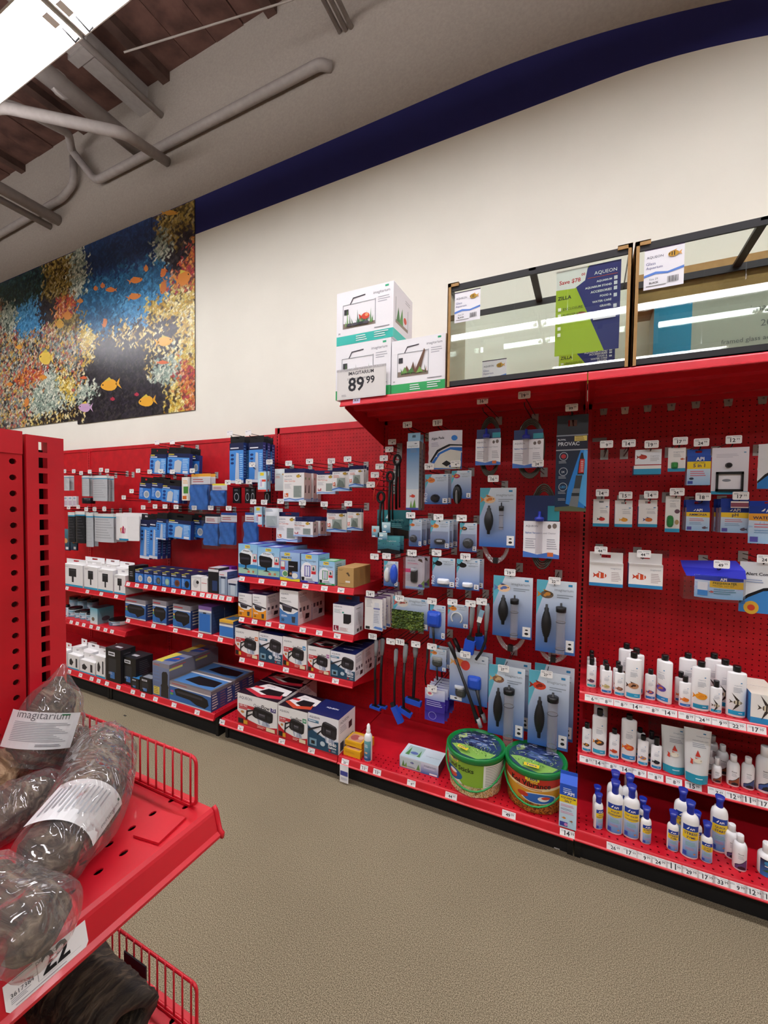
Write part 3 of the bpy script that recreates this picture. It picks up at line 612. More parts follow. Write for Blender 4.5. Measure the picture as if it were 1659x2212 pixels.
# ---- bottles -----------------------------------------------------------------
def bottle(label, kind, l, r, yb, ys, yc, z, ops=(), group=None, sq=.62, behind=(), twist=0.0, name='bottle'):
    """l, r: image columns of the sides; yb, ys, yc: rows of base, shoulder and cap top"""
    c = onZ((l+r)/2, yb, z); Yf = c[1]; X0, X1 = onY(l, yb-10, Yf)[0], onY(r, yb-10, Yf)[0]; R = (X1-X0)/2
    Yc = Yf+R*sq; H = onY((l+r)/2, ys, Yc)[2]-z; HC = onY((l+r)/2, yc, Yc)[2]-z; R = (onY(r, yb-10, Yc)[0]-onY(l, yb-10, Yc)[0])/2
    t = thing(name, label+(', frontmost' if behind else ''), 'bottle', ((X0+X1)/2, Yc, z+.0006), twist, group); ncap = {'imag': .42, 'api': .5, 'sea': .52, 'tank': 1.0}[kind]
    r2 = R*ncap
    if kind == 'imag':
        MB().lathe([(R*.94, 0), (R, .004), (R, H*.96), (R*.93, H*.985), (R*.6, H)], 24, '#f4f3f2', sq=sq).build('body', PG, t)
        rc = max(r2, .0105); MB().lathe([(rc*.95, H), (rc, H+.002), (rc, HC-.003), (rc*.93, HC)], 16, '#151517').build('cap', PG, t); lz0, lz1 = H*.03, H*.9
    elif kind == 'api':
        MB().lathe([(R*.9, 0), (R, .005), (R, H*.80), (R*.97, H*.87), (R*.86, H*.94), (R*.62, H*.985), (R*.44, H)], 24, '#f5f4f1', sq=sq).build('body', PG, t)
        rc = max(R*.40, .011); e = HC-H
        MB().lathe([(rc*1.0, H-.006), (rc*1.04, H+e*.1), (rc*.98, H+e*.4), (rc*1.08, H+e*.55), (rc*1.42, HC), (rc*1.2, HC-.004)], 16, '#1c2f9c').build('cap', PG, t); lz0, lz1 = H*.05, H*.78
    else:
        MB().lathe([(R*.95, 0), (R, .004), (R, H*.80), (R*.96, H*.88), (R*.8, H*.96), (R*.55, H)], 24, '#f2f1f1', sq=sq).build('body', PG, t)
        rc = R*.52; MB().lathe([(rc, H-.002), (rc, HC-.004), (rc*.92, HC)], 16, '#f4f4f4').build('cap', PG, t); lz0, lz1 = H*.03, H*.8
    if ops:
        A = 1.25; w = 2*A*R; Mf = lambda u, v, o: ((R+o)*math.sin(u/R-A), -(R*sq+o)*math.cos(u/R-A), lz0+v)
        printed(MB(), Mf, w, lz1-lz0, ops, curved=14, base=.0004).build('wrap_label', PG, t)
    for k, (dx, dyy) in enumerate(behind): dup(t, ((X0+X1)/2+dx, Yc+dyy, z+.0006), behind_label(label, k))
    return t
# ---- graphics templates ----------------------------------------------------------
NAVY = '#1b1c4a'; TEALB = '#1f8fc0'
def filt(x, y, s, c='#1d1c20', a=1.0):               # drawing of a hang-on filter
    P = lambda q: [(x+u*s, y+v*s*a) for u, v in q]
    return [('p', P([(-.30, .18), (-.02, .46), (-.02, .36), (-.26, .08)]), '#26252a'), ('p', P([(.22, .2), (.80, .12), (.86, -.2), (.6, -.26), (.3, -.2)]), '#b4bccc'), ('p', P([(.34, .15), (.5, .12), (.46, -.2), (.38, -.22)]), '#e6ebf2'), ('p', P([(.62, .12), (.72, .1), (.78, -.16), (.7, -.2)]), '#8f9ab4'),
            ('p', P([(-.02, .30), (.0, .62), (.06, .88), (.14, 1.0), (.28, 1.05), (.62, .99), (.92, .90), (1.0, .80), (1.0, .5), (.97, .18), (.84, .06), (.5, .1), (.12, .18)]), c),
            ('p', P([(.12, .96), (.28, 1.02), (.62, .96), (.92, .87), (.94, .8), (.6, .88), (.26, .93)]), '#4b494f'), ('p', P([(.06, .80), (.94, .70), (.95, .64), (.06, .73)]), '#0f0f12'), ('p', P([(.1, .70), (.2, .69), (.22, .26), (.14, .28)]), '#37353b'),
            ('g', x+.3*s, y+.3*s*a, x+.62*s, y+.60*s*a, '#29282d', '#57555d'), ('p', P([(.7, .58), (.9, .55), (.88, .24), (.72, .26)]), '#2c2b30'), ('p', P([(.32, .56), (.6, .53), (.6, .5), (.32, .53)]), '#8d8b94'), ('p', P([(.18, .24), (.86, .14), (.86, .1), (.18, .2)]), '#46444b')]
def whisper(title):
    return [('g', 0, 0, 1, 1, '#dff0fb', '#8cc8ef'), ('e', .42, .55, .38, .3, '#f1f6fb'), ('r', 0, 0, 1, .07, '#24389b'), ('r', 0, .07, 1, .26, '#8fc7b8'), ('r', 0, .26, 1, .37, '#3e92cf'), ('l', .04, .2, .9, 4, .04, '#d7e4c4'),
            ('r', .36, .87, .62, .96, '#f4dc33'), ('t', 'Tetra', .385, .895, .21, '#2f3f8f', True), ('t', title, .24, .76, .52, '#4a4f63'), ('p', [(.08, .42), (.06, .68), (.12, .72), (.58, .68), (.68, .62), (.66, .38), (.4, .33), (.15, .36)], '#1b1a20'),
            ('r', .12, .52, .6, .58, '#3a3844'), ('p', [(.38, .34), (.44, .34), (.44, .25), (.6, .2), (.24, .22), (.38, .26)], '#1d1c24'), ('r', .77, .46, .97, .7, '#d23b46'), ('r', .79, .54, .95, .69, '#dcebe8'), ('p', [(.82, .56), (.92, .56), (.88, .66), (.84, .62)], '#35606a'), ('r', .5, .11, .62, .18, '#e0705a'), ('r', .75, .12, .85, .19, '#c98a5a')]
def whisperpf():
    return [('g', 0, 0, 1, 1, '#6f8fd0', '#a8c8ee'), ('p', [(0, 0), (1, 0), (1, .1), (.6, .06), (.3, .1), (0, .12)], '#f2d92f'), ('r', .22, .88, .5, .98, '#f4dc33'), ('t', 'Tetra', .25, .91, .21, '#2f3f8f', True), ('t', 'Whisper PF10', .06, .79, .52, '#1d1c28', True), ('r', .06, .72, .56, .77, '#e8d35a'),
            ('r', .03, .38, .25, .68, '#d23b46'), ('r', .05, .48, .23, .67, '#dcebe8'), ('r', .42, .35, .9, .7, '#17161b'), ('r', .46, .5, .7, .53, '#b9b9c4'), ('e', .27, .24, .16, .12, '#dfe9c8'), ('e', .27, .24, .12, .09, '#5f9a6a'), ('e', .75, .2, .15, .1, '#e8ece8'), ('r', .4, .16, .62, .36, '#22222a'), ('e', .55, .26, .06, .04, '#b5835a')]
def biobag(c):
    return [('g', 0, 0, 1, 1, '#e6ecf8', '#8fc7ef'), ('e', .35, .4, .36, .32, '#f3f4fb'), ('r', 0, .0, 1, .07, c), ('r', .28, .84, .62, .97, '#f4d42f'), ('t', 'Tetra', .31, .88, .28, '#2f3f8f', True), ('t', 'Bio-Bag Cartridges', .04, .74, .84, '#42507c'), ('r', .22, .22, .56, .6, c), ('r', .27, .24, .35, .58, '#eef0fb'), ('r', .43, .24, .51, .58, '#eef0fb'), ('r', .36, .25, .42, .57, '#b9bfe0'),
            ('r', .62, .32, .88, .62, '#d8303c'), ('r', .645, .42, .855, .61, '#dcebe8'), ('p', [(.68, .45), (.82, .45), (.78, .55), (.72, .58)], '#34505a'), ('p', [(.05, .08), (.2, .08), (.22, .2), (.03, .2)], '#17171b'), ('l', .3, .14, .5, 2, .04, '#4b4f60'), ('l', .42, .025, .4, 1, .06, '#e6e8f8')]
def qflow(num, c, side=False):
    return [('r', 0, 0, 1, 1, '#efeeec'), ('p', [(0, 0), (1, 0), (1, .2), (.8, .14), (.55, .14), (.3, .2), (.12, .3), (0, .42)], '#c8202c'), ('t', 'AQUEON', .05, .83, .32, NAVY), ('t', 'Quiet', .42, .68, .2, '#55555c'), ('t', 'Flow', .62, .68, .2, '#2a2a30', True), ('r', .84, .655, .965, .785, c), ('t', num, .865, .69, .08, '#fff', True),
            ('r', .04, .56, .46, .66, '#c8323a'), ('t', 'LED PRO', .06, .59, .2, '#fff', True), ('r', .04, .5, .26, .555, '#d0565c')]+filt(.40, .26, .5, a=.85)+[('p', [(.22, .2), (.24, .5), (.42, .58), (.42, .54), (.28, .46), (.26, .2)], '#232226'), ('e', .14, .42, .045, .04, '#c98a4a'),
            ('r', .03, .05, .16, .2, '#26201f'), ('r', .17, .05, .27, .17, '#e0a52c'), ('r', .74, .03, .95, .14, '#ecdcb8'), ('l', .52, .1, .2, 2, .04, '#f0d0c0')]
def qtop(c='#a62a32'):
    return [('r', 0, 0, 1, 1, '#1a1322'), ('p', [(.06, .35), (.3, .92), (.95, .8), (.98, .45), (.6, .12)], '#e8e4e2'), ('p', [(.02, .3), (.5, .04), (.98, .2), (.9, .45), (.5, .2), (.1, .4)], c), ('t', 'AQUEON', .32, .74, .22, NAVY), ('p', [(.35, .35), (.45, .62), (.85, .62), (.88, .35), (.6, .25)], '#1c1b1f'), ('r', .12, .5, .36, .62, '#c8323a')]
def bflow(rng='30-60'):
    return [('r', 0, 0, 1, 1, '#eeedf1'), ('p', [(0, 0), (1, 0), (1, .36), (.8, .33), (.5, .38), (.2, .5), (0, .62)], '#1f4a66'), ('p', [(0, .62), (.2, .5), (.5, .38), (.8, .33), (1, .36), (1, .39), (.8, .36), (.5, .41), (.2, .54), (0, .66)], '#c9d3e2'), ('t', 'AQUEON', .05, .87, .34, NAVY), ('g', 0, .74, .36, .82, '#2a6488', '#7ea6bf'), ('l', .03, .765, .26, 1, .07, '#e9eff5')]+filt(.45, .36, .5, '#232026', .95)+[
            ('p', [(0, .52), (.46, .72), (.46, .68), (.02, .46)], '#2b2930'), ('r', .06, .08, .3, .28, '#7fa4b8'), ('r', .12, .12, .24, .22, '#1d2126'), ('e', .5, .2, .08, .07, '#c3d4dc'), ('t', rng, .68, .21, .26, '#fff', True), ('t', 'Gallons', .68, .13, .26, '#fff', True), ('r', .7, .04, .76, .1, '#c2323c'), ('l', .8, .08, .14, 2, .03, '#c9d6de')]
def btop(): return [('r', 0, 0, 1, 1, '#16245e'), ('t', 'AQUEON', .3, .5, .4, '#e8ecf6', True)]
WSIDE = [('t', 'AQUEON', .1, .86, .5, '#34343f'), ('l', .1, .8, .6, 5, .035, '#9a98a0'), ('r', .1, .38, .24, .5, '#55505a'), ('r', .36, .38, .5, .5, '#4a4650'), ('r', .62, .38, .76, .5, '#5a5158'), ('p', [(.5, .12), (.78, .12), (.82, .26), (.54, .28)], '#25232a'), ('l', .1, .3, .34, 4, .035, '#a8a4aa')]
def internalf(c, t1):
    return [('r', 0, 0, 1, 1, '#efeeee'), ('p', [(0, 0), (1, 0), (1, .42), (.75, .32), (.45, .30), (.2, .36), (0, .46)], c), ('p', [(0, .46), (.2, .36), (.45, .30), (.75, .32), (1, .42), (1, .45), (.75, .35), (.45, .33), (.2, .39), (0, .49)], '#fff'), ('t', 'AQUEON', .08, .86, .4, NAVY), ('t', 'QuietFlow', .08, .74, .3, '#3a3a44', True), ('l', .08, .68, .6, 2, .03, '#a6a6ac'),
            ('p', [(.0, .56), (1, .44), (1, .49), (0, .63)], '#2d2a33'), ('p', [(.12, .56), (.7, .50), (.64, .36), (.2, .38)], '#332f38'), ('p', [(.16, .58), (.66, .53), (.66, .48), (.16, .53)], '#6f6c78'), ('p', [(.68, .06), (.84, .06), (.86, .24), (.66, .24)], '#3f3d45'), ('t', t1, .1, .07, .16, '#2a2a2f', True), ('l', .1, .24, .4, 2, .03, '#fff')]
def lcart(sz, c='#d9682f', mt='white'):
    return [('r', 0, 0, 1, 1, '#edebe8'), ('t', 'AQUEON', .06, .86, .36, NAVY), ('f', .72, .88, .3, '#c9a43a', '#2a241f', -1), ('t', 'Replacement', .06, .76, .36, '#7c7c84'), ('t', 'Filter Cartridge', .06, .69, .52, '#d9603a'), ('l', .06, .6, .34, 5, .035, '#b9b7bc'), ('r', .5, .14, .88, .55, '#98a29c'), ('l', .52, .5, .34, 9, .04, '#7d8a84'), ('r', .07, .16, .25, .29, c), ('t', sz, .1, .19, .10 if len(sz) == 1 else .13, '#fff', True), ('r', 0, 0, 1, .1, '#bcd4f0'), ('p', [(0, .06), (.3, .12), (.6, .07), (1, .13), (1, .1), (.6, .04), (.3, .09), (0, .03)], '#4a7ac8')]
def xsp(sz): return [('r', 0, .84, 1, 1, NAVY), ('t', 'AQUEON', .1, .72, .42, NAVY), ('f', .78, .74, .3, '#b8943a', '#333', -1), ('l', .1, .64, .5, 2, .06, '#d9836a'), ('r', .06, .22, .24, .38, '#d9602f'), ('t', sz, .09, .26, .11, '#fff', True), ('r', .36, .18, .8, .56, '#9aa6a0'), ('p', [(.36, .18), (.8, .18), (.7, .4), (.5, .5)], '#6f7c76'), ('r', 0, 0, 1, .12, '#a9c8ea'), ('p', [(0, .08), (.5, .16), (1, .08), (1, .04), (.5, .11), (0, .04)], '#3f6fc0')]
def marine(box='canister'):                           # navy and blue filter media / power filter box
    return {'canister': [('g', 0, 0, 1, 1, '#1d5aa6', '#5c86c2'), ('r', 0, .8, 1, 1, '#8f8c94'), ('r', 0, .74, 1, .8, '#e6e6ea'), ('l', .06, .86, .5, 1, .12, '#b8323a'), ('p', [(.1, .62), (.25, .72), (.8, .7), (.95, .58), (.93, .3), (.8, .22), (.6, .1), (.5, .25), (.2, .28), (.1, .4)], '#17161b'), ('p', [(.18, .6), (.85, .6), (.85, .52), (.18, .5)], '#35333b'), ('e', .06, .55, .05, .05, '#d9a43a'), ('e', .06, .42, .05, .05, '#6aa84f'), ('r', 0, 0, 1, .07, '#c9d0dc'), ('l', .05, .05, .9, 1, .05, '#3a3d55'), ('p', [(0, .07), (.3, .07), (.2, .3), (0, .35)], '#2f74bc')],
            'media': [('r', 0, 0, 1, 1, '#1b2a5e'), ('r', 0, .02, 1, .7, '#2a74cc'), ('r', .05, .92, .5, .97, '#d8c83a'), ('l', .06, .82, .5, 1, .12, '#e6e9f2'), ('l', .08, .64, .26, 6, .09, '#a8ccf0'), ('e', .64, .34, .24, .22, '#c9cdd2'), ('e', .64, .34, .17, .15, '#9aa4ac')],
            'pad': [('g', 0, 0, 1, 1, '#3a86d8', '#5aa0e6'), ('r', 0, .8, 1, 1, '#16214e'), ('r', .04, .92, .3, .97, '#d8c83a'), ('l', .04, .83, .5, 1, .12, '#e9ecf4'), ('p', [(.3, .06), (.62, .06), (.66, .6), (.5, .7), (.34, .6)], '#c3c8ce'), ('l', .7, .7, .26, 7, .08, '#bfe0f8'), ('e', .14, .62, .09, .08, '#1f3f86'), ('e', .14, .42, .09, .08, '#1f3f86'), ('e', .14, .22, .09, .08, '#1f3f86'), ('r', .72, .03, .95, .16, '#d8dde4')],
            'long': [('g', 0, 0, 1, 1, '#3c82d4', '#4d94e0'), ('r', 0, .82, 1, 1, '#141d48'), ('l', .06, .86, .6, 1, .07, '#e9ecf4'), ('p', [(.4, .08), (.7, .08), (.66, .74), (.48, .76)], '#bcc6d6'), ('e', .2, .7, .12, .03, '#16306e'), ('e', .2, .6, .12, .03, '#16306e'), ('e', .2, .5, .12, .03, '#16306e'), ('l', .74, .7, .22, 12, .05, '#a9d4f4'), ('r', 0, 0, 1, .07, '#d4d8e0')],
            'black': [('r', 0, 0, 1, 1, '#141416'), ('r', .18, .78, .62, .9, '#d9dce2'), ('l', .22, .82, .36, 1, .1, '#1a1a1e'), ('r', .2, .3, .7, .7, '#2b2d33'), ('r', .3, .1, .6, .3, '#3f77b8'), ('l', .2, .26, .3, 2, .04, '#b9c4d4')],
            'white': [('r', 0, 0, 1, 1, '#f0efee'), ('r', 0, 0, 1, .09, '#2f9fc6'), ('r', .3, .45, .68, .82, '#25262a'), ('r', .45, .2, .55, .48, '#2e2f34'), ('r', .34, .72, .64, .76, '#4a4b52'), ('l', .06, .9, .3, 2, .03, '#b4b4b8')]}[box]
def imagcard(fish='#e09a4a', pro=False, f2='#c9602a'):
    o = [('g', 0, 0, 1, 1, '#2d63ad', '#d9e4ec'), ('p', [(0, .5), (0, 1), (.3, 1)], '#5cb0c4'), ('f', .27, .80, .52, fish, f2, 1), ('e', .29, .81, .07, .025, f2), ('e', .22, .79, .04, .02, f2), ('t', 'imagitarium', .46, .86, .46, '#7c8894'), ('r', .8, .93, .9, .96, '#2f86b8'), ('l', .52, .8, .4, 2, .03, '#8a97a4'), ('r', .77, .04, .97, .2, '#f0f0f0'), ('e', .87, .09, .05, .02, '#222'), ('e', .87, .15, .04, .012, '#222')]
    return o+([('v', 'PRO', .11, .08, .3, '#eef2f8')] if pro else [])
def apibox(title, mid='#f0c92f', fish=True):
    return [('g', 0, 0, 1, 1, '#9cc6ea', '#eef2f6'), ('r', 0, .8, 1, 1, '#1f3d98'), ('t', 'API', .42, .84, .26, '#fff', True), ('p', [(.3, .86), (.4, .94), (.4, .9), (.36, .86)], '#fff'), ('p', [(0, .62), (1, .58), (1, .8), (0, .8)], mid), ('t', title, .5-min(.4, .055*len(title)), .65, min(.8, .11*len(title)), '#22305e', True), ('l', .14, .5, .7, 2, .07, '#d97a8a'), ('l', .14, .34, .6, 2, .06, '#7aa0c8'), ('r', .04, .04, .24, .18, '#5a55a8'), ('f', .78, .14, .3, '#6b5a6a', '#3a3340', -1)]
def imagbox(fish, f2='#b8502a', band='#2f9ac4', dir=1):
    return [('r', 0, 0, 1, 1, '#f1efec'), ('r', 0, 0, 1, .15, band), ('t', 'imagitarium', .4, .86, .44, '#8a93a0'), ('r', .78, .93, .9, .97, '#2f86b8'), ('l', .44, .76, .46, 3, .05, '#b6b6ba'), ('f', .55, .36, .62, fish, f2, dir)]
def angel(x, y, s, k):                               # tall finned striped fish
    return [('p', [(x-.20*s, y), (x, y+.13*s*k), (x+.26*s, y), (x, y-.13*s*k)], '#d8ccb0'), ('p', [(x-.06*s, y+.1*s*k), (x-.26*s, y+.42*s*k), (x+.10*s, y+.1*s*k)], '#3a302c'), ('p', [(x-.06*s, y-.1*s*k), (x-.2*s, y-.4*s*k), (x+.10*s, y-.1*s*k)], '#3a302c'),
            ('p', [(x-.02*s, y+.14*s*k), (x+.04*s, y+.14*s*k), (x+.04*s, y-.14*s*k), (x-.02*s, y-.14*s*k)], '#332a26'), ('p', [(x-.14*s, y+.06*s*k), (x-.1*s, y+.08*s*k), (x-.1*s, y-.08*s*k), (x-.14*s, y-.06*s*k)], '#332a26'), ('p', [(x+.13*s, y+.07*s*k), (x+.16*s, y+.05*s*k), (x+.16*s, y-.05*s*k), (x+.13*s, y-.07*s*k)], '#4a3c34'), ('p', [(x-.18*s, y), (x-.36*s, y+.1*s*k), (x-.3*s, y), (x-.36*s, y-.08*s*k)], '#4a4038')]
def imagbot(fish, f2, dir=1, band='#2ba3cf', big=False, shape=None):
    fy = .36 if big else .33
    return [('r', .12, .03, .88, .14, band), ('t', 'imagitarium', .36, .78, .3, '#8b94a2'), ('r', .6, .85, .67, .875, '#3a8ec0'), ('l', .33, .72, .36, 4, .035, '#a9adb6'), ('l', .55, .08, .2, 1, .04, '#d9f0f8')]+(angel(.5, fy, .9, .62 if big else .8) if shape else [('f', .5, fy, .82 if big else .74, fish, f2, dir), ('e', .52, fy+.015, .1, .03, f2), ('e', .42, fy-.02, .06, .02, f2)])
def apibot(l1, l2, c='#f2cf2c', t='#1f2f6a'):
    return [('g', .12, 0, .88, 1, '#4b8fd0', '#e9f0f4'), ('r', .12, .82, .88, 1, '#1d3f9e'), ('t', 'API', .44, .86, .22, '#fff', True), ('p', [(.3, .87), (.42, .965), (.42, .92), (.37, .87)], '#fff'), ('p', [(.12, .58), (.5, .54), (.88, .58), (.88, .82), (.12, .82)], c), ('t', l1, .5-min(.3, .048*len(l1)), .71, min(.6, .096*len(l1)), t, True), ('t', l2, .5-min(.31, .048*len(l2)), .60, min(.62, .096*len(l2)), t, True), ('l', .28, .46, .44, 3, .045, '#7fb8a8'), ('l', .28, .28, .4, 2, .04, '#c98a98'), ('r', .18, .05, .34, .18, '#2a4fb0'), ('f', .66, .13, .16, '#d9883a', '#b84a3a', -1)]
def seabot(nm, c):
    return [('t', nm, .33, .76, .3, '#33363c', True), ('l', .33, .68, .3, 3, .06, '#b6b8c0'), ('p', [(.15, .06), (.85, .06), (.85, .52), (.72, .5), (.55, .38), (.4, .3), (.25, .26), (.15, .2)], c), ('p', [(.3, .08), (.75, .08), (.7, .2), (.5, .24), (.35, .18)], '#25242c'), ('p', [(.15, .2), (.25, .26), (.4, .3), (.55, .38), (.72, .5), (.85, .52), (.85, .55), (.72, .53), (.55, .41), (.4, .33), (.25, .29), (.15, .23)], '#1f1f26')]
# ================================================================= section B: filter cartons on three shelves and the deck
S1, S2, S3, SBs = (ZB[0], YS), (ZB[1], YS), (ZB[2], YS), (BB, YF)
BL_ = ('#9fd0f0', '#8fc0e4', '#2b3fa8')
carton('pale blue filter carton at the top shelf left end', S1, 515, 556, 1174, .15, whisper('Whisper IQ'), (), [('r', .3, .2, .7, .8, '#c9d8f4')], BL_, behind=1, group='pale blue filter cartons')
carton('pale blue filter carton standing second on the top shelf', S1, 557, 604, 1181, .15, whisper('Whisper IQ'), [('l', .1, .8, .7, 6, .06, '#5a78a8')], [('r', .3, .2, .7, .8, '#c9d8f4')], BL_, behind=1, group='pale blue filter cartons')
carton('blue filter carton with a yellow bottom edge and black filter picture', S1, 605, 648, 1192, .12, whisperpf(), [('l', .1, .8, .7, 8, .06, '#d9d9c8')], (), ('#8fa8d8', '#5f6fa0', '#6a7fb8'), behind=1, gap=.02)
carton('purple trimmed filter bag cartridge carton', S1, 650, 687, 1196, .13, biobag('#3a35a8'), [('l', .15, .85, .6, 3, .05, '#7a8890')], [('r', .2, .2, .8, .8, '#d9dcf4')], ('#cfe0f4', '#8cc4e6', '#2f35b0'))
carton('green trimmed filter bag cartridge carton', S1, 689, 723, 1211, .13, biobag('#1f8f4a'), [('l', .15, .85, .6, 6, .08, '#5f7f78')], [('r', .2, .2, .8, .8, '#d0ecd8')], ('#cfe4f0', '#a9cfe0', '#1f9a4f'))
carton('plain brown cardboard carton at the top shelf right end', S1, 729, 764, 1225, .07, [('l', .06, .88, .3, 2, .05, '#7d6540'), ('p', [(.52, .72), (.66, .78), (.78, .6), (.7, .56), (.62, .66)], '#5a4a38'), ('r', .5, .24, .78, .33, '#ece6dc'), ('l', .1, .16, .5, 1, .06, '#8a7048')], [('l', .2, .8, .5, 6, .08, '#9a7c50')], (), ('#c09a62', '#a8824e', '#c8a46c'), behind=2, gap=.003)
IC = ('#efeeee', '#e2dcdc', '#1d2050')
carton('small white and orange internal filter carton at the left shelf end', S2, 515, 544, 1280, .15, internalf('#ef9a22', '10'), WSIDE, [('r', .3, .3, .7, .5, '#9a9ab0')], IC)
carton('small white and orange internal filter carton standing second', S2, 546, 575, 1283, .15, internalf('#ef9a22', '20'), WSIDE, [('r', .3, .3, .7, .5, '#9a9ab0')], IC, dy=.004)
carton('tall white and blue internal filter carton', S2, 604, 644, 1273, .15, internalf('#4d84c4', '30'), WSIDE, (), IC, behind=1)
carton('white cartridge carton with a navy hang tab and a maroon L square', S2, 719, 765, 1303, .115, [('r', 0, .985, 1, 1, '#1d2050'), ('t', 'AQUEON', .06, .88, .36, '#26265c'), ('l', .06, .8, .36, 4, .035, '#a4b6b6'), ('p', [(.5, .34), (.74, .34), (.86, .42), (.86, .68), (.5, .68)], '#221f26'), ('e', .48, .72, .05, .03, '#3a9a8c'), ('r', .04, .07, .28, .24, '#8c1d3c'), ('t', 'L', .12, .1, .09, '#fff', True), ('r', .3, .08, .72, .2, '#e6dede'), ('l', .33, .17, .34, 3, .035, '#b07a8a')], [('l', .2, .85, .6, 1, .06, '#777'), ('l', .2, .7, .6, 9, .05, '#bdbcc4'), ('r', .3, .05, .5, .16, '#444'), ('r', .65, .06, .8, .18, '#444')], (), ('#f0eef2', '#e3e0e6', '#20264f'), tab=('#20264f', .045, .55), name='cartridge_carton')
QC = ('#efeeec', '#e4e0de', '#18121f')
carton('white and red filter carton with an orange square', S3, 508, 559, 1355, .16, qflow('30', '#e0762a'), WSIDE, qtop(), QC, behind=1)
carton('white and teal filter carton standing second on the lowest shelf', S3, 560, 610, 1366, .16, bflow('20-30'), WSIDE, btop(), ('#eee', '#e6e4e8', '#16204e'), behind=1)
carton('white and red filter carton with a light blue square', S3, 611, 662, 1374, .14, qflow('20', '#3a9ad0'), WSIDE, qtop(), QC, behind=1)
carton('short white and red filter carton with a magenta square', S3, 665, 713, 1394, .14, qflow('10', '#b04a9a'), WSIDE, qtop(), QC, behind=1)
carton('white and teal filter carton at the lowest shelf right end', S3, 714, 767, 1405, .12, bflow('10-20'), WSIDE, btop(), ('#eee', '#e9e7ea', '#16245e'), behind=2, gap=.002)
carton('largest white and red filter carton, number 75, on the deck', SBs, 513, 599, 1495, .21, qflow('75', '#3a2a78'), WSIDE, qtop('#c83242'), QC, dy=.012, behind=1)
carton('white and red power filter carton with number 50 on the deck', SBs, 601, 664, 1523, .2, qflow('50', '#1f8f5a'), WSIDE, qtop('#c84a2f'), QC, dy=.006)
carton('white and teal power filter carton with a dark blue lid on the deck', SBs, 665, 731, 1538, .19, bflow('30-60'), [('t', 'AQUEON', .1, .82, .5, '#4a4a58'), ('l', .1, .72, .4, 4, .05, '#a9a9b4'), ('p', [(.6, .5), (.8, .52), (.8, .72), (.6, .7)], '#26252c'), ('r', .1, .05, .3, .3, '#3f4450'), ('r', .4, .05, .6, .3, '#4a4f5a'), ('r', .7, .05, .9, .3, '#3a3f4a')], btop(), ('#eee', '#ecebee', '#17296e'), dy=.004)
# hanging coupon on the deck lip
X = xon(743, YF-.012, .1); MB().box(-.028, .028, -.0006, .0006, -.10, .0, '#f0eff0').box(-.024, .024, -.0016, -.0006, -.06, -.035, '#4a4f9c').box(-.02, .02, -.0016, -.0006, -.085, -.07, '#c9c9d4').build('coupon', PM, tag(link('hanging_coupon', None, None, (X, YF-.010, .112)), 'small white coupon hanging from the deck lip below the yellow boxes', 'coupon'))
# ---------------------------------------------------------------- section C deck
SCd = (BC, YF)
YB_ = ('#f0b41e', '#e2a31a', '#f2bc2a'); yf = [('r', .06, .2, .94, .8, '#eab020'), ('l', .1, .6, .7, 2, .14, '#c98f18')]; yt_ = [('r', .1, .1, .9, .9, '#d9a080'), ('e', .4, .5, .25, .3, '#b8605a'), ('e', .7, .6, .15, .2, '#e8c8b0')]
a = carton('small yellow box lying at the bottom of the yellow pair', SCd, 742, 778, 1615, .09, yf, (), yt_, YB_, dy=.03, name='small_box')
b = carton('small yellow box stacked on top beside the white spray bottle', SCd, 745, 781, 1615, .09, yf, (), yt_, YB_, dy=.05, name='small_box'); b.location.z += .048
c = carton('yellow and blue box standing behind the yellow pair', SCd, 756, 800, 1588, .05, [('r', .1, .1, .9, .9, '#e8a820')], (), [('p', [(.3, .1), (.9, .1), (.9, .9), (.5, .8)], '#2a4fa8')], YB_, dy=.15, name='small_box')
def spray():
    q = onZ(791.5, 1645, BC); t = thing('spray_bottle', 'white spray bottle with a teal label beside the yellow boxes', 'bottle', (q[0], q[1]+.02, BC+.0006)); R = .0235
    MB().lathe([(R*.92, 0), (R, .004), (R, .125), (R*.9, .14), (R*.5, .155)], 20, '#eef0f0').build('body', PG, t)
    printed(MB(), lambda u, v, o: ((R+o)*math.sin(u/R-1.3), -(R+o)*math.cos(u/R-1.3), .006+v), 2.6*R, .11, [('g', .05, 0, .95, 1, '#25508a', '#6fb5b8'), ('l', .3, .8, .4, 3, .06, '#e9f4f4'), ('f', .5, .4, .4, '#e0b48a', '#c98a5a', 1), ('l', .3, .2, .4, 2, .05, '#d9e4f0')], 14).build('wrap_label', PG, t)
    MB().lathe([(R*.5, .153), (R*.55, .17), (R*.42, .175), (R*.42, .195), (R*.2, .205)], 14, '#f6f6f6').build('spray_cap', PG, t)
spray()
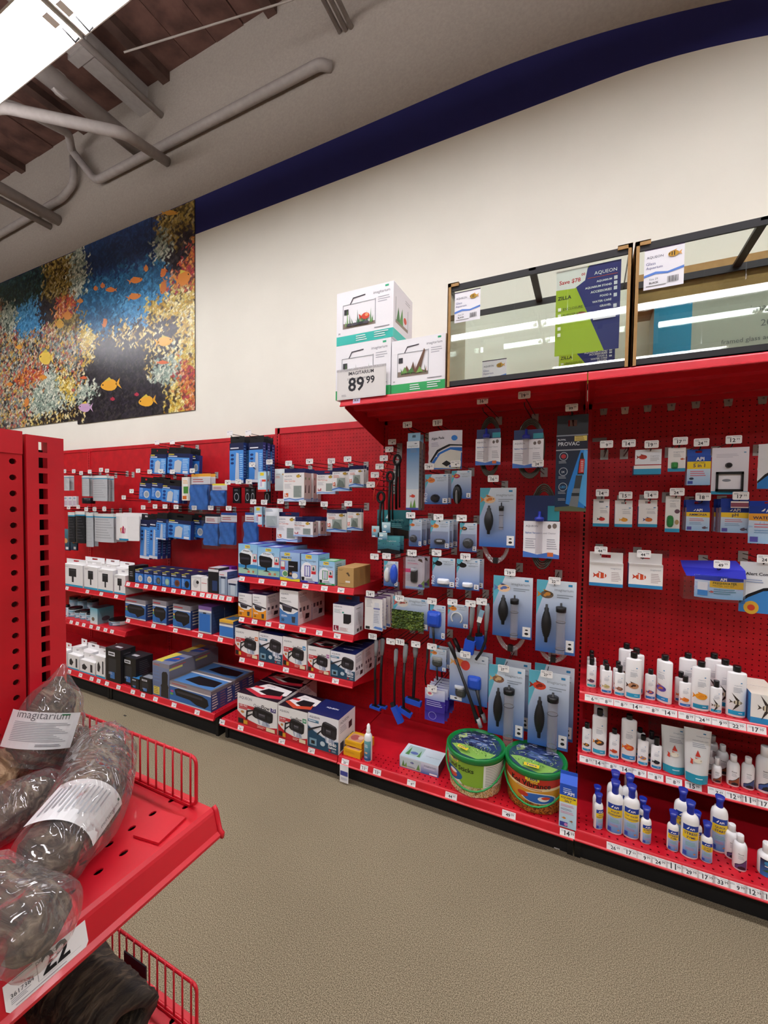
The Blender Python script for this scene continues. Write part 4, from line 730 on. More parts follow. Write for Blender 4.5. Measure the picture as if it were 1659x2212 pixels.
carton('small aquarium carton with a planted tank picture on the deck', (BC, YF), 863, 947, 1631, .13, [('g', 0, 0, 1, 1, '#2f66b0', '#dbe5ee'), ('r', .02, .05, .56, .9, '#b9d4d6'), ('r', .02, .05, .56, .16, '#c9b9a4'), ('p', [(.06, .14), (.1, .7), (.14, .14)], '#4f8a4a'), ('p', [(.12, .14), (.18, .55), (.2, .14)], '#6ba04a'), ('p', [(.44, .14), (.5, .66), (.54, .14)], '#5a9450'), ('e', .3, .22, .12, .07, '#8fa8b0'), ('f', .34, .62, .12, '#6a7fb0', '#3f5a98', 1), ('t', 'imagitarium', .64, .66, .3, '#7c8894'), ('l', .64, .56, .3, 2, .05, '#eef2f6'), ('r', .78, .06, .97, .2, '#f2f2f2')],
       (), [('g', 0, 0, 1, 1, '#b9cfd8', '#d9e4ea'), ('r', .08, .2, .5, .9, '#a9c8c4'), ('p', [(.1, .2), (.16, .8), (.2, .2)], '#4f8a4a'), ('p', [(.4, .2), (.44, .7), (.48, .2)], '#5a9450'), ('e', .3, .4, .1, .1, '#5a6fa8'), ('t', 'imagitarium', .6, .4, .34, '#9aa6b2')], ('#cfe0ea', '#30303c', '#cfd9de'), dy=.075, name='aquarium_carton')
carton('tall aquarium salt carton with a blue top standing at the deck end', (BC, YF), 1207, 1245, 1690, .055, [('g', 0, 0, 1, 1, '#b9dcf0', '#eef2f6'), ('r', 0, .74, 1, 1, '#2456c4'), ('t', 'API', .44, .765, .4, '#fff', True), ('p', [(.24, .78), (.38, .84), (.38, .8)], '#fff'), ('r', 0, .58, 1, .74, '#f2d21f'), ('t', 'AQUARIUM', .07, .67, .86, '#1f2a5e', True), ('t', 'SALT', .3, .6, .4, '#1f2a5e', True), ('l', .08, .52, .8, 2, .03, '#d97aa0'), ('l', .08, .43, .7, 2, .025, '#6a7a98'), ('l', .08, .36, .8, 2, .03, '#d97aa0'), ('f', .3, .22, .3, '#e8983a', '#d9602a', 1), ('f', .72, .18, .24, '#9a6a4a', '#7a4a34', 1), ('r', .05, .03, .5, .13, '#3a3f9c'), ('e', .4, .08, .1, .035, '#d98ac0'), ('l', .2, .9, .6, 3, .04, '#cfe0f8')], (), (), ('#2456c4', '#cfe0ee', '#2456c4'), dy=.006, name='salt_carton')
# gable top of the salt carton
o = [x for x in bpy.data.objects if x.name.startswith('salt_carton')][0]; ch = o.children[0].dimensions; bpy.context.view_layer.update(); w_, d_, h_ = .0, .055, 0
bb = [Vector(v) for v in o.children[0].bound_box]; w_ = max(v.x for v in bb); h_ = max(v.z for v in bb)
MB().poly([(0, 0, h_), (w_, 0, h_), (w_, d_/2, h_+.03), (0, d_/2, h_+.03)], '#2c5fd0').poly([(w_, d_, h_), (0, d_, h_), (0, d_/2, h_+.03), (w_, d_/2, h_+.03)], '#2c5fd0').poly([(0, 0, h_), (0, d_/2, h_+.03), (0, d_, h_)], '#244fb4').poly([(w_, 0, h_), (w_, d_, h_), (w_, d_/2, h_+.03)], '#244fb4').box(0, w_, d_/2-.001, d_/2+.001, h_+.03, h_+.045, '#2456c4').build('gable_top', PV, o)
def bucket(label, l, r, yb, yl, lidl, lidr, kind, tilt):
    c = onZ((l+r)/2, yb, BC); Rb = .5*(onY(r, yb-12, c[1]+.1)[0]-onY(l, yb-12, c[1]+.1)[0]); Yc = c[1]+Rb
    Rl = .5*(onY(lidr, yl, Yc)[0]-onY(lidl, yl, Yc)[0]); H = onY((lidl+lidr)/2, yl, Yc)[2]-BC; Rt = Rl*.95
    t = thing('feed_bucket', label, 'bucket', (c[0], Yc, BC+.0006), tilt, 'fish food buckets'); A = 1.9
    Rz = lambda v: Rb+(Rt-Rb)*v/H
    pel = '#c9a468' if kind == 0 else '#a8622a'
    MB().lathe([(Rb*.96, 0), (Rb, .006), (Rz(H*.26), H*.26), (Rz(H*.9), H*.9)], 40, '#d8cfb8' if kind == 0 else '#c98a2a').build('pail', PG, t)
    pm = MB(); rr = random.Random(5+kind)
    for k in range(900):
        a = rr.uniform(-A, A); v = rr.uniform(.006, H*.27); R = Rz(v)+.0006; s = .0034; d = rr.uniform(0, 3.14); q = []
        for i in range(5): e = i*1.257; x, y = s*(1.7*math.cos(e)*math.cos(d)-.8*math.sin(e)*math.sin(d)), s*(1.7*math.cos(e)*math.sin(d)+.8*math.sin(e)*math.cos(d)); q.append((R*math.sin(a+x/R), -R*math.cos(a+x/R), v+y))
        pm.poly(q, rr.choice(['#e2cb94', '#b48d52', '#d8b878', '#8f6a38', '#ecd9a8'] if kind == 0 else ['#b5692c', '#7a3f18', '#c98238', '#8f4a1c', '#5f3212']))
    p_ = pm.build('pellets', PM, t); p_['kind'] = 'stuff'
    M = lambda u, v, o: ((Rz(v+H*.28)+.0008+o)*math.sin(u/Rb-A), -(Rz(v+H*.28)+.0008+o)*math.cos(u/Rb-A), H*.28+v)
    if kind == 0:
        ops = [('r', 0, 0, 1, 1, '#8fb83a'), ('p', [(.0, .0), (.42, .0), (.32, .35), (.1, .4), (0, .3)], '#f0f2e2'), ('r', .62, 0, .95, 1, '#eef0e6'), ('l', .64, .86, .28, 12, .07, '#8a9088'), ('e', .3, .3, .12, .24, '#2a5fa0'), ('e', .3, .26, .06, .12, '#d9543a'), ('e', .31, .4, .05, .07, '#f0ece4'), ('r', .28, .86, .38, 1, '#f0d832'), ('t', 'Tetra', .29, .89, .08, '#2f3f8f', True), ('t', 'Pond Sticks', .23, .6, .3, '#2f3a22', True)]
    else:
        ops = [('r', 0, 0, 1, 1, '#d9992a'), ('p', [(.2, .62), (.5, .55), (.8, .66), (.8, 1), (.2, 1)], '#c8321f'), ('p', [(.2, .55), (.5, .46), (.8, .58), (.8, .68), (.5, .57), (.2, .64)], '#f0d9a0'), ('r', .44, .86, .56, 1, '#f0d832'), ('t', 'Tetra', .455, .89, .09, '#2f3f8f', True), ('t', 'Pond', .455, .77, .09, '#e8c23a', True), ('t', 'Koi Vibrance', .3, .62, .36, '#26160e', True), ('l', .36, .52, .3, 1, .06, '#a83a20'), ('e', .56, .2, .16, .22, '#f0ead8'), ('e', .56, .2, .145, .19, '#2f66b8'), ('e', .6, .2, .05, .1, '#f0ece4'), ('e', .62, .24, .04, .06, '#d9462a'), ('e', .42, .26, .05, .1, '#c8391f'), ('l', .1, .7, .14, 6, .09, '#b87a1a')]
    printed(MB(), M, 2*A*Rb, H*.6, ops, 90).build('wrap_label', PG, t)
    MB().lathe([(Rt*1.0, H*.86), (Rt*1.03, H*.87), (Rt*1.045, H*.95), (Rt*1.05, H*.995), (Rt*1.02, H+.004), (Rt*.98, H+.004), (Rt*.955, H-.006), (.001, H-.006)], 48, '#15803c', cap=False).build('lid', PG, t)
    lp = MB(); Rr = Rt*.94
    def ML(u, v, o): return ((u-.5)*2*Rr, (v-.5)*2*Rr, H-.0055+o)
    lo = [('e', .5, .5, .48, .48, '#2b4a5a'), ('p', [(.06, .38), (.3, .12), (.6, .04), (.82, .16), (.9, .3), (.6, .36), (.3, .46)], '#8fbf5a'), ('p', [(.1, .45), (.5, .4), (.88, .36), (.95, .52), (.88, .75), (.6, .9), (.3, .8)], '#30406e'), ('p', [(.3, .5), (.8, .46), (.7, .6), (.4, .7)], '#5f78a8'), ('p', [(.15, .6), (.3, .7), (.25, .85), (.12, .72)], '#b9d48a')]
    rr = random.Random(kind)
    for k in range(150):
        th = rr.uniform(0, 6.28); q = .43*math.sqrt(rr.random()); x, y = .5+q*math.cos(th), .5+q*math.sin(th); up_ = y > .46+.1*math.sin(x*9); s = rr.uniform(.03, .09); d = rr.uniform(-.06, .06)
        if up_: lo.append(('p', [(x-.04, y), (x+.05, y+.012), (x+.03, y+.03), (x-.03, y+.02)], rr.choice(['#26335c', '#8fa4cc', '#1c2748', '#4a5f94', '#c3cfe4', '#2f4272', '#3f5a50'])))
        else: lo.append(('p', [(x, y), (x+.013, y), (x+d, y+s)], rr.choice(['#c9e08a', '#3f6a2c', '#dff0b0', '#6fa04a', '#8fc05a', '#2f5a2a'])))
    lo += [('p', [(.2, .2), (.4, .12), (.42, .2), (.22, .28)], '#f0d832'), ('t', 'Tetra', .23, .19, .15, '#2f3f8f', True)]
    if kind == 1: lo = lo[:-2]+[('p', [(.34, .06), (.6, .05), (.6, .15), (.34, .16)], '#f0d832'), ('t', 'Tetra', .38, .085, .18, '#2f3f8f', True)]
    printed(lp, lambda u, v, o: ML(u, v, o), 1, 1, lo).build('printed_lid', PG, t)
    hm = MB(); pts = []
    for i in range(15):
        a = math.pi*i/14; rr_ = Rt*1.055; pts.append((-rr_*math.cos(a), -rr_*1.02*math.sin(a)*.96, H*.84-.62*H*math.sin(a)))
    hm.tube(pts, .0045, 8, '#1f9448').build('handle', PG, t)
    for s in (-1, 1): MB().tube([(s*Rt*1.03, 0, H*.84), (s*Rt*1.062, 0, H*.84)], .009, 10, '#178040').build('handle_pivot', PG, t)
bucket('green lidded bucket of pond sticks with a lime green label', 960, 1066, 1722, 1603, 951, 1075, 0, .05)
bucket('green lidded bucket of koi food with an orange label', 1088, 1208, 1757, 1632, 1079, 1215, 1, .0)
# ---------------------------------------------------------------- on the canopy: cartons, price sign and two glass tanks
SK = (ZT, YF)
def kit(band, m): return [('r', 0, 0, 1, 1, '#f3f2f4'), ('r', 0, 0, 1, .17, band), ('t', 'imagitarium', .66, .84, .28, '#5a5a66'), ('r', .86, .93, .92, .965, '#2fa878'), ('l', .74, .76, .2, 3, .04, '#b4b4bc'), ('r', .12, .30, .70, .34, '#5f5048'), ('p', [(.12, .3), (.70, .3), (.70, .36), (.12, .4)], '#8a7a6c'), ('r', .115, .3, .125, .74, '#8a8f94'), ('r', .69, .3, .70, .76, '#8a8f94'), ('r', .12, .74, .70, .75, '#9a9fa4'), ('p', [(.24, .74), (.3, .86), (.52, .88), (.52, .86), (.31, .84), (.26, .74)], '#3a3540'), ('r', .14, .56, .22, .66, '#2b2a30'),
          ('t', 'M', .04, .2, .03, '#444'), ('l', .68, .22, .26, 1, .035, '#8d8d96'), ('l', .36, .12, .22, 3, .04, '#e9fbf8'), ('l', .68, .13, .24, 3, .04, '#e9fbf8')]+m
_r = random.Random(11)
def leaves(n, x0, x1, y, hmin, hmax, cols): return [('p', [(x, y), (x+.022, y), (x+_r.uniform(-.03, .05), y+_r.uniform(hmin, hmax))], _r.choice(cols)) for x in [_r.uniform(x0, x1) for _ in range(n)]]
GRN = ['#2f6a3a', '#3f7a3f', '#57954a', '#6fa850', '#2a5a34', '#86b25a']
PL = leaves(20, .15, .64, .34, .1, .32, GRN)+[('e', .53, .47, .07, .06, '#d8452f'), ('e', .55, .49, .03, .03, '#f0a070'), ('p', [(.47, .47), (.41, .53), (.43, .42)], '#c83a28')]+[('e', .24+.1*i, .355, .05, .028, c) for i, c in enumerate(('#3f3a44', '#4a4450', '#37333c', '#544e58'))]
DW = leaves(16, .18, .64, .34, .06, .2, GRN+['#b8c878', '#a85a48'])+[('p', [(.22, .36), (.3, .5), (.36, .38), (.42, .56), (.46, .4), (.62, .78), (.64, .74), (.56, .4), (.68, .36)], '#6b4a34'), ('p', [(.2, .36), (.26, .48), (.32, .36)], '#6fa04a'), ('p', [(.48, .34), (.54, .46), (.6, .36)], '#7fae52'), ('p', [(.3, .36), (.4, .46), (.44, .36)], '#4a7a3a')]
KS = [('r', 0, 0, 1, .17, '#35c2b4'), ('r', .1, .3, .75, .36, '#8a7a6c'), ('p', [(.15, .35), (.25, .62), (.35, .35)], '#3f7a3f'), ('p', [(.3, .35), (.45, .66), (.5, .35)], '#57954a'), ('e', .6, .48, .08, .06, '#d8452f'), ('r', .74, .3, .76, .72, '#9a9fa4'), ('r', .1, .3, .12, .76, '#9a9fa4'), ('l', .6, .86, .3, 2, .04, '#b4b4bc')]
KS2 = [('r', 0, 0, 1, .17, '#2fae5f')]+KS[1:]
def topbox(label, x0, x1, yb, yt, dy, depth, front, side, cols, zoff=0, dx=0):
    Y = YF+dy; X0, X1 = xon(x0, Y, ZT+zoff), xon(x1, Y, ZT+zoff); h = onY(x0, yt, Y)[2]-(ZT+zoff)
    t = thing('aquarium_carton', label, 'box', (X0, Y, ZT+zoff+.0008), 0, 'white aquarium kit cartons'); fill_carton(t, X1-X0, depth, h, front, side, (), cols); return h
h1 = topbox('lower white aquarium kit carton behind the price sign', 725, 843, 862, 750, .02, .26, kit('#2fae5f', PL), KS2, ('#f3f2f4', '#e6e4ea', '#eee'))
topbox('upper white aquarium kit carton with a turquoise bottom band', 727, 849, 749, 636, .02, .26, kit('#35c2b4', PL), KS, ('#f3f2f4', '#e6e4ea', '#eee'), h1+.001)
topbox('white aquarium kit carton with a green band beside the left tank', 845, 961, 846, 739, .02, .2, kit('#2fae5f', DW), (), ('#f3f2f4', '#e6e4ea', '#eee'))
q = onY(893, 700, YF+.34)
t = thing('open_carton', 'brown carton with white sides standing behind the kit cartons', 'box', (xon(896, YF+.36, ZT), YF+.36, ZT+.0008)); w_ = .12
MB().box(0, w_, 0, .16, 0, .28, '#c9a878', '#4a4644', '#c9a878', '#b08a5a').build('carton', PM, t); MB().box(0, w_, -.003, 0, .22, .28, '#c8a070').build('flap', PM, t); MB().box(w_*.6, w_*.66, -.004, -.003, 0, .22, '#f0efec').build('tape', PM, t)
def sign():
    Y = YF+.004; X0, X1 = xon(729, Y, ZT+.05), xon(834, Y, ZT+.05); w = X1-X0; h = .165
    t = thing('price_sign', 'large grey price sign reading 89.99 in front of the cartons', 'sign', (X0, Y-.004, ZT-.006), 0)
    printed(MB().box(0, w, 0, .002, 0, h, '#cfccc9', '#dedbd7'), lambda u, v, o: (u, -o, v), w, h, [('r', .03, .05, .97, .9, '#e4e1dd'), ('t', 'IMAGITARIUM', .24, .78, .52, '#333338', True), ('t', '5G PLANT & SHRIMP KIT', .22, .62, .54, '#55555c'), ('t', '89', .24, .26, .33, '#2f2f34', True), ('t', '99', .61, .45, .17, '#2f2f34', True), ('l', .1, .14, .12, 2, .04, '#9a9a9e')]).build('card', PM, t)
    MB().box(-.002, w+.002, -.002, .0, h-.012, h, '#d5d3cf').build('sleeve_edge', CLEAR, t)
sign()
BARB = lambda x, y, s: [('f', x, y, s, '#c99a2e', '#e0a860', -1), ('r', x-s*.12, y-.045, x-s*.06, y+.045, '#2a241c'), ('r', x+s*.02, y-.05, x+s*.08, y+.05, '#2a241c'), ('r', x-s*.26, y-.03, x-s*.22, y+.03, '#2a241c')]
def sticker(t, x0, z0, w, h, y, nm='glass_label'):
    printed(MB().box(x0, x0+w, y, y+.0008, z0, z0+h, '#f0eff4'), lambda u, v, o: (x0+u, y-o, z0+v), w, h, [('r', 0, .97, 1, 1, '#3a2a4a'), ('t', 'AQUEON', .06, .76, .42, NAVY), ('t', 'Glass', .05, .6, .24, '#3f4a8a'), ('t', 'Aquarium', .05, .5, .42, '#3f4a8a'), ('p', [(0, .36), (.3, .42), (.6, .38), (1, .46), (1, .4), (.6, .33), (.3, .36), (0, .3)], '#5a86d8'), ('t', 'Size 29', .14, .22, .22, '#777'), ('t', 'BLACK', .14, .13, .24, '#222', True), ('l', .06, .07, .5, 1, .05, '#999')]
            +[('r', .6+.025*i, .1, .6+.025*i+(.014 if i % 3 else .008), .25, '#333') for i in range(11)]+BARB(.73, .78, .42)).build(nm, PV, t)
def tank(label, x0, x1, yb, yt, depth, extra):
    Y = YF+.012; X0 = xon(x0, Y, ZT) if x0 < 3000 else 0; X1 = xon(x1, Y, ZT); w = X1-X0; h = onY(x0, yt, Y)[2]-ZT
    t = thing('glass_aquarium', label, 'aquarium', (X0, Y, ZT+.0006), 0, 'glass tanks on the canopy'); g = .005; R = .022
    for nm, bx in (('front_glass', (g, w-g, .002, .002+g, .01, h-.01)), ('rear_glass', (g, w-g, depth-.002-g, depth-.002, .01, h-.01)), ('side_glass', (.002, .002+g, g, depth-g, .01, h-.01)), ('side_glass', (w-.002-g, w-.002, g, depth-g, .01, h-.01)), ('bottom_glass', (g, w-g, g, depth-g, .008, .014))):
        MB().box(*bx).build(nm, GLASS, t)
    for nm, z0, z1 in (('bottom_rim', 0, .028), ('top_rim', h-.03, h)):
        m = MB(); m.box(0, w, 0, .008, z0, z1).box(0, w, depth-.008, depth, z0, z1).box(0, .008, 0, depth, z0, z1).box(w-.008, w, 0, depth, z0, z1)
        if nm == 'bottom_rim': m.box(0, w, 0, .02, 0, .004).box(0, w, depth-.02, depth, 0, .004)
        else: m.box(w/2-.015, w/2+.015, 0, depth, h-.012, h)
        m.build(nm, mat('#1d1c1f', .45), t)
    for cx in (0, w):
        m = MB(); s = 1 if cx == 0 else -1; a, b = sorted((cx-.004*s, cx)); m.box(a, b, -.006, depth, 0, h+.008); a, b = sorted((cx-.004*s, cx+.012*s)); m.box(a, b, -.006, -.002, 0, h+.008)
        a, b = sorted((cx-.004*s, cx+.05*s)); m.box(a, b, -.006, -.002, h-.01, h+.008).box(a, b, -.006, .05, h+.004, h+.008); m.build('corner_protector', BROWNCARD, t)
    extra(t, w, h, depth); return X0, w, h
def ext1(t, w, h, d):
    sticker(t, .03, h-.185, .125, .145, .0015); sticker(t, .10, .06, .13, .15, d-.012, 'rear_label')
    px0, pw, z0 = w-.285, .25, .03
    def poster(y, zz, hh, nm):
        printed(MB().box(px0, px0+pw, y, y+.001, zz, zz+hh, '#b7cf2f'), lambda u, v, o: (px0+u, y-o, zz+v), pw, hh, [('r', 0, 0, 1, 1, '#b4cc2c'), ('p', [(.32, .78), (.52, 1), (1, 1), (1, 0), (.78, 0)], '#2a2f7c'), ('p', [(0, .78), (0, 1), (.5, 1), (.46, .84), (.3, .77)], '#f2efec'), ('t', 'Save $78', .05, .84, .34, '#c8303a', True), ('t', '00', .4, .9, .06, '#c8303a', True), ('t', 'ZILLA', .03, .66, .22, '#26301a', True), ('t', 'AQUEON', .6, .88, .34, '#fff'), ('r', .5, .85, .95, .856, '#c8503a')]
                +[('t', s, .87-.029*len(s), .79-i*.058, .029*len(s), '#fff', True) for i, s in enumerate(['AQUARIUM', 'AQUARIUM STAND', 'ACCESSORIES', 'FOOD &', 'WATER CARE', 'GRAVEL', '& DECOR'])]+[('r', .9, y, .95, y+.04, '#e9e9f4') for y in (.785, .727, .669, .59, .47)]
                +[('t', s, .12, .53-i*.075, .035*len(s), '#2f3a18') for i, s in enumerate(['ENCLOSURE', 'SUBSTRATE', 'LIGHTING / HEATING'])]+[('r', .04, .525-i*.075, .09, .565-i*.075, '#f2f4e0') for i in range(5)]+[('r', .6, .36, .94, .40, '#e6e6ee'), ('e', .42, .46, .07, .02, '#8a4a3a')]).build(nm, PV, t)
    poster(.010, .085, h-.125, 'front_poster'); poster(d-.014, .03, .20, 'rear_poster')
def ext2(t, w, h, d): sticker(t, .03, h-.19, .135, .16, .0015)
tank('left glass aquarium with the yellow and blue sale poster inside', 966, 1356, 830, 619, .32, ext1)
X0, w, h = tank('right glass aquarium cut off by the picture edge', 1366, 1990, 784, 531, .34, ext2)
t = thing('wide_carton', 'wide grey and blue aquarium carton standing behind the right tank', 'box', (X0+.11, YF+.012+.36, ZT+.0008)); W2 = .62; HC2 = onY(1533, 644, YF+.372)[2]-ZT; HT2 = onY(1560, 560, YF+.362)[2]-ZT
MB().box(0, W2, 0, .17, 0, HC2, '#b9b4a8', '#c9c6bc').build('carton', PM, t)
printed(MB(), lambda u, v, o: (u, -o, v), W2, HC2, [('r', 0, 0, 1, .2, '#2f8fc0'), ('r', 0, 0, .24, 1, '#3aa0d0'), ('t', 'imagitarium', .58, .76, .3, '#6a6a70'), ('t', '20', .64, .58, .06, '#77777c'), ('t', 'framed glass aquarium', .42, .42, .4, '#77777c'), ('r', .15, .06, .22, .2, '#eee'), ('l', .6, .12, .3, 2, .05, '#d9eef8')], base=.0005).build('printed_front', PM, t)
MB().box(-.1, W2+.1, -.01, .17, HC2+.004, HT2).build('brown_tray', BROWNCARD, tag(link('cardboard_tray', None, None, (X0+.11, YF+.372, ZT+.0012)), 'long brown cardboard tray on top of the wide carton behind the tank', 'tray'))
# ================================================================= section C: things hanging on the peg panel
YH = 2.235                                           # tag plane of the long hooks
def coil(t, cx, cz, rx, rz, y, col_mat, loops=3, r=.0055, nm='tubing'):
    for k in range(loops):
        a, b = rx*(1-.07*k), rz*(1-.05*k); pts = [(cx+a*math.cos(i*math.pi/14), y+.006*k-.003*math.sin(i), cz+b*math.sin(i*math.pi/14)) for i in range(28)]
        MB().tube(pts, r, 7, closed=True).build(nm, col_mat, t)
def bulb(t, x, z0, z1, R, y, nm='pump_bulb'):
    H = z1-z0; prof = [(R*.30, z0), (R*.34, z0+H*.12), (R*.42, z0+H*.14)]
    n = 13
    for i in range(n):
        f = i/(n-1); rr = R*(.45+.55*math.sin(math.pi*(.08+.84*f))); z = z0+H*(.17+.60*f); prof += [(rr, z), (rr*.9, z+H*.022)]
    prof += [(R*.42, z0+H*.82), (R*.42, z0+H*.9), (R*.25, z0+H*.92), (R*.22, z1)]
    MB().lathe(prof, 16, '#141416', x, y).build(nm, vc(.45), t)
def siphon(label, x0, x1, yt, yb, ycoil, Yf, fish, f2, bx, tx, tz, tR, price=None, behind=0):
    ym = (yt+yb)/2; X0, X1 = onY(x0, ym, Yf)[0], onY(x1, ym, Yf)[0]; Zt, Zb = onY(x0, yt, Yf)[2], onY(x0, yb, Yf)[2]; w, h = X1-X0, Zt-Zb
    t = thing('siphon_kit', label+(', frontmost' if behind else ''), 'siphon kit', (X0, Yf, Zb), 0, 'carded siphon kits')
    MB().box(0, w, 0, .0015, 0, h, '#e8ecf0').build('card', PV, t); printed(MB(), lambda u, v, o: (u, -o, v), w, h, imagcard(fish, False, f2)).build('printed_front', PV, t)
    bulb(t, w*bx, h*tz[0], h*tz[1], w*.135, -w*.14)
    R = w*tR; z0, z1 = h*tz[2], h*tz[3]; X = w*tx
    MB().lathe([(R, z0), (R, z1)], 18, '#fff', X, -R-.003, cap=False).build('clear_tube', TUBING, t)
    MB().lathe([(R*1.12, z1-.002), (R*1.15, z1+.022), (R*.9, z1+.024), (R*.25, z1+.025), (R*.22, z1+.042)], 18, '#121214', X, -R-.003).build('tube_cap', vc(.35), t)
    for z in (z0+(z1-z0)*.12, z0+(z1-z0)*.75): MB().tube([(X+(R+.001)*math.cos(i*.45), -R-.003+(R+.001)*math.sin(i*.45), z) for i in range(14)], .0012, 5, '#1a1a1c', closed=True).build('tie_wire', vc(.5), t)
    if ycoil:
        zc = onY((x0+x1)/2, ycoil, Yf)[2]-Zb; coil(t, w*.46, -zc*.05+.055, w*.40, .055-zc, .012, TUBING); MB().box(w*.4, w*.53, .004, .034, zc+.0, zc+.03, '#151517').build('coil_clip', vc(.5), t)
    for k in range(behind): dup(t, (X0+.02, Yf+.08*(k+1), Zb+.012), behind_label(label, k))
    return t
YC = YH+.02
siphon('siphon kit card under the left hanging coil vacuum', 1036, 1114, 1054, 1180, 1218, YC, '#e8c49a', '#e0843a', .29, .62, (.22, .70, .3, .62), .06); hook(1066, 1034, YH, '16', 'the upper left siphon card')
siphon('siphon kit card with a white and blue goldfish', 1065, 1150, 1242, 1371, 1409, YC, '#f0c9a0', '#5f78b8', .29, .57, (.22, .70, .0, .58), .095); hook(1102, 1236, YH, '19', 'the goldfish siphon card')
siphon('siphon kit card with a dark striped discus fish', 1158, 1244, 1251, 1405, 1433, YC, '#6a5a4a', '#c98a3a', .28, .64, (.16, .68, .02, .60), .115); hook(1198, 1254, YH, '22', 'the striped discus siphon card')
siphon('siphon kit card with a brown angelfish above the bucket', 1055, 1133, 1433, 1582, None, YC, '#8a6048', '#c9a878', .30, .60, (.16, .70, -.05, .66), .135, behind=1); hook(1088, 1443, YH-.012, '27', 'the lower left siphon card')
siphon('siphon kit card with a red striped discus fish', 1141, 1229, 1445, 1604, None, YC, '#d8442a', '#8a2418', .30, .62, (.14, .68, -.02, .66), .125, behind=1); hook(1181, 1455, YH-.012, '27', 'the red discus siphon card')
def vac(label, cx, cy, rx, ry, c0, c1, cyt, cyb, Yf, tops, price=''):
    X, _, Z = onY(cx, cy, Yf); sx = abs(onY(cx+rx, cy, Yf)[0]-X); sz = abs(onY(cx, cy+ry, Yf)[2]-Z); t = thing('gravel_vacuum', label, 'gravel vacuum', (X, Yf, Z), 0, 'coiled gravel vacuums')
    coil(t, 0, 0, sx, sz, .02, mat('#4a443c', .25), 4, .0048, 'hose')
    a, b = onY(c0, cyt, Yf)[0]-X, onY(c1, cyt, Yf)[0]-X; z1, z0 = onY(cx, cyt, Yf)[2]-Z, onY(cx, cyb, Yf)[2]-Z; w, h = b-a, z1-z0
    MB().box(a, b, -.012, -.0105, z0, z1, '#eeedf0').build('card', PV, t)
    printed(MB(), lambda u, v, o: (a+u, -.012-o, z0+v), w, h, [('t', 'AQUEON', .06, .84, .34, NAVY), ('e', .72, .86, .05, .06, '#6a5f5a'), ('e', .86, .88, .06, .07, '#7a6e68'), ('t', 'Siphon Vacuum', .05, .66, .42, '#3f6fae', True), ('t', 'Gravel Cleaner', .48, .66, .42, '#8a8a96'), ('l', .06, .5, .3, 5, .06, '#a8a8b2'), ('l', .66, .5, .28, 5, .06, '#a8a8b2'), ('p', [(0, 0), (1, 0), (1, .1), (.7, .16), (.4, .09), (0, .17)], '#4a78c8'), ('r', .68, .05, .84, .16, '#d8703a')]).build('printed_front', PV, t)
    zt = z1+(sz*.95 if tops > 1 else sz*.30)*1.0; MB().box(a+.004, b-.004, -.009, -.008, z1-.002, z1+tops, '#1f2f5c').build('backer_card', PV, t); MB().box(a+w*.66, a+w*.98, -.0095, -.009, z1+.004, z1+tops*.6, '#2f8f9c').build('size_label', PV, t)
    MB().lathe([(w*.10, z0+h*.12), (w*.10, z1+.0)], 14, '#fff', a+w*.45, -.03, cap=False).build('clear_tube', TUBING, t)
    MB().lathe([(w*.12, z1), (w*.14, z1+.012), (w*.12, z1+.02), (w*.05, z1+.024), (w*.04, z1+.05)], 14, '#25349a', a+w*.45, -.03).build('valve_head', vc(.3), t)
    return t
vac('smaller coiled gravel vacuum with a white card under the canopy', 1056, 964, 24, 64, 1029, 1083, 948, 1005, YC, .05); hook(1043, 866, YH-.09, '16', 'the smaller coiled vacuum', .05)
vac('larger coiled gravel vacuum with a white card under the canopy', 1144, 968, 31, 64, 1109, 1175, 950, 1011, YC, .05); hook(1133, 854, YH-.12, '19', 'the larger coiled vacuum', .05); 
vac('coiled gravel vacuum with a tall navy card, lowest of the three', 1172, 1138, 32, 92, 1132, 1210, 1126, 1205, YC+.01, .13); hook(1162, 1001, YH, '24', 'the navy card vacuum', .05)
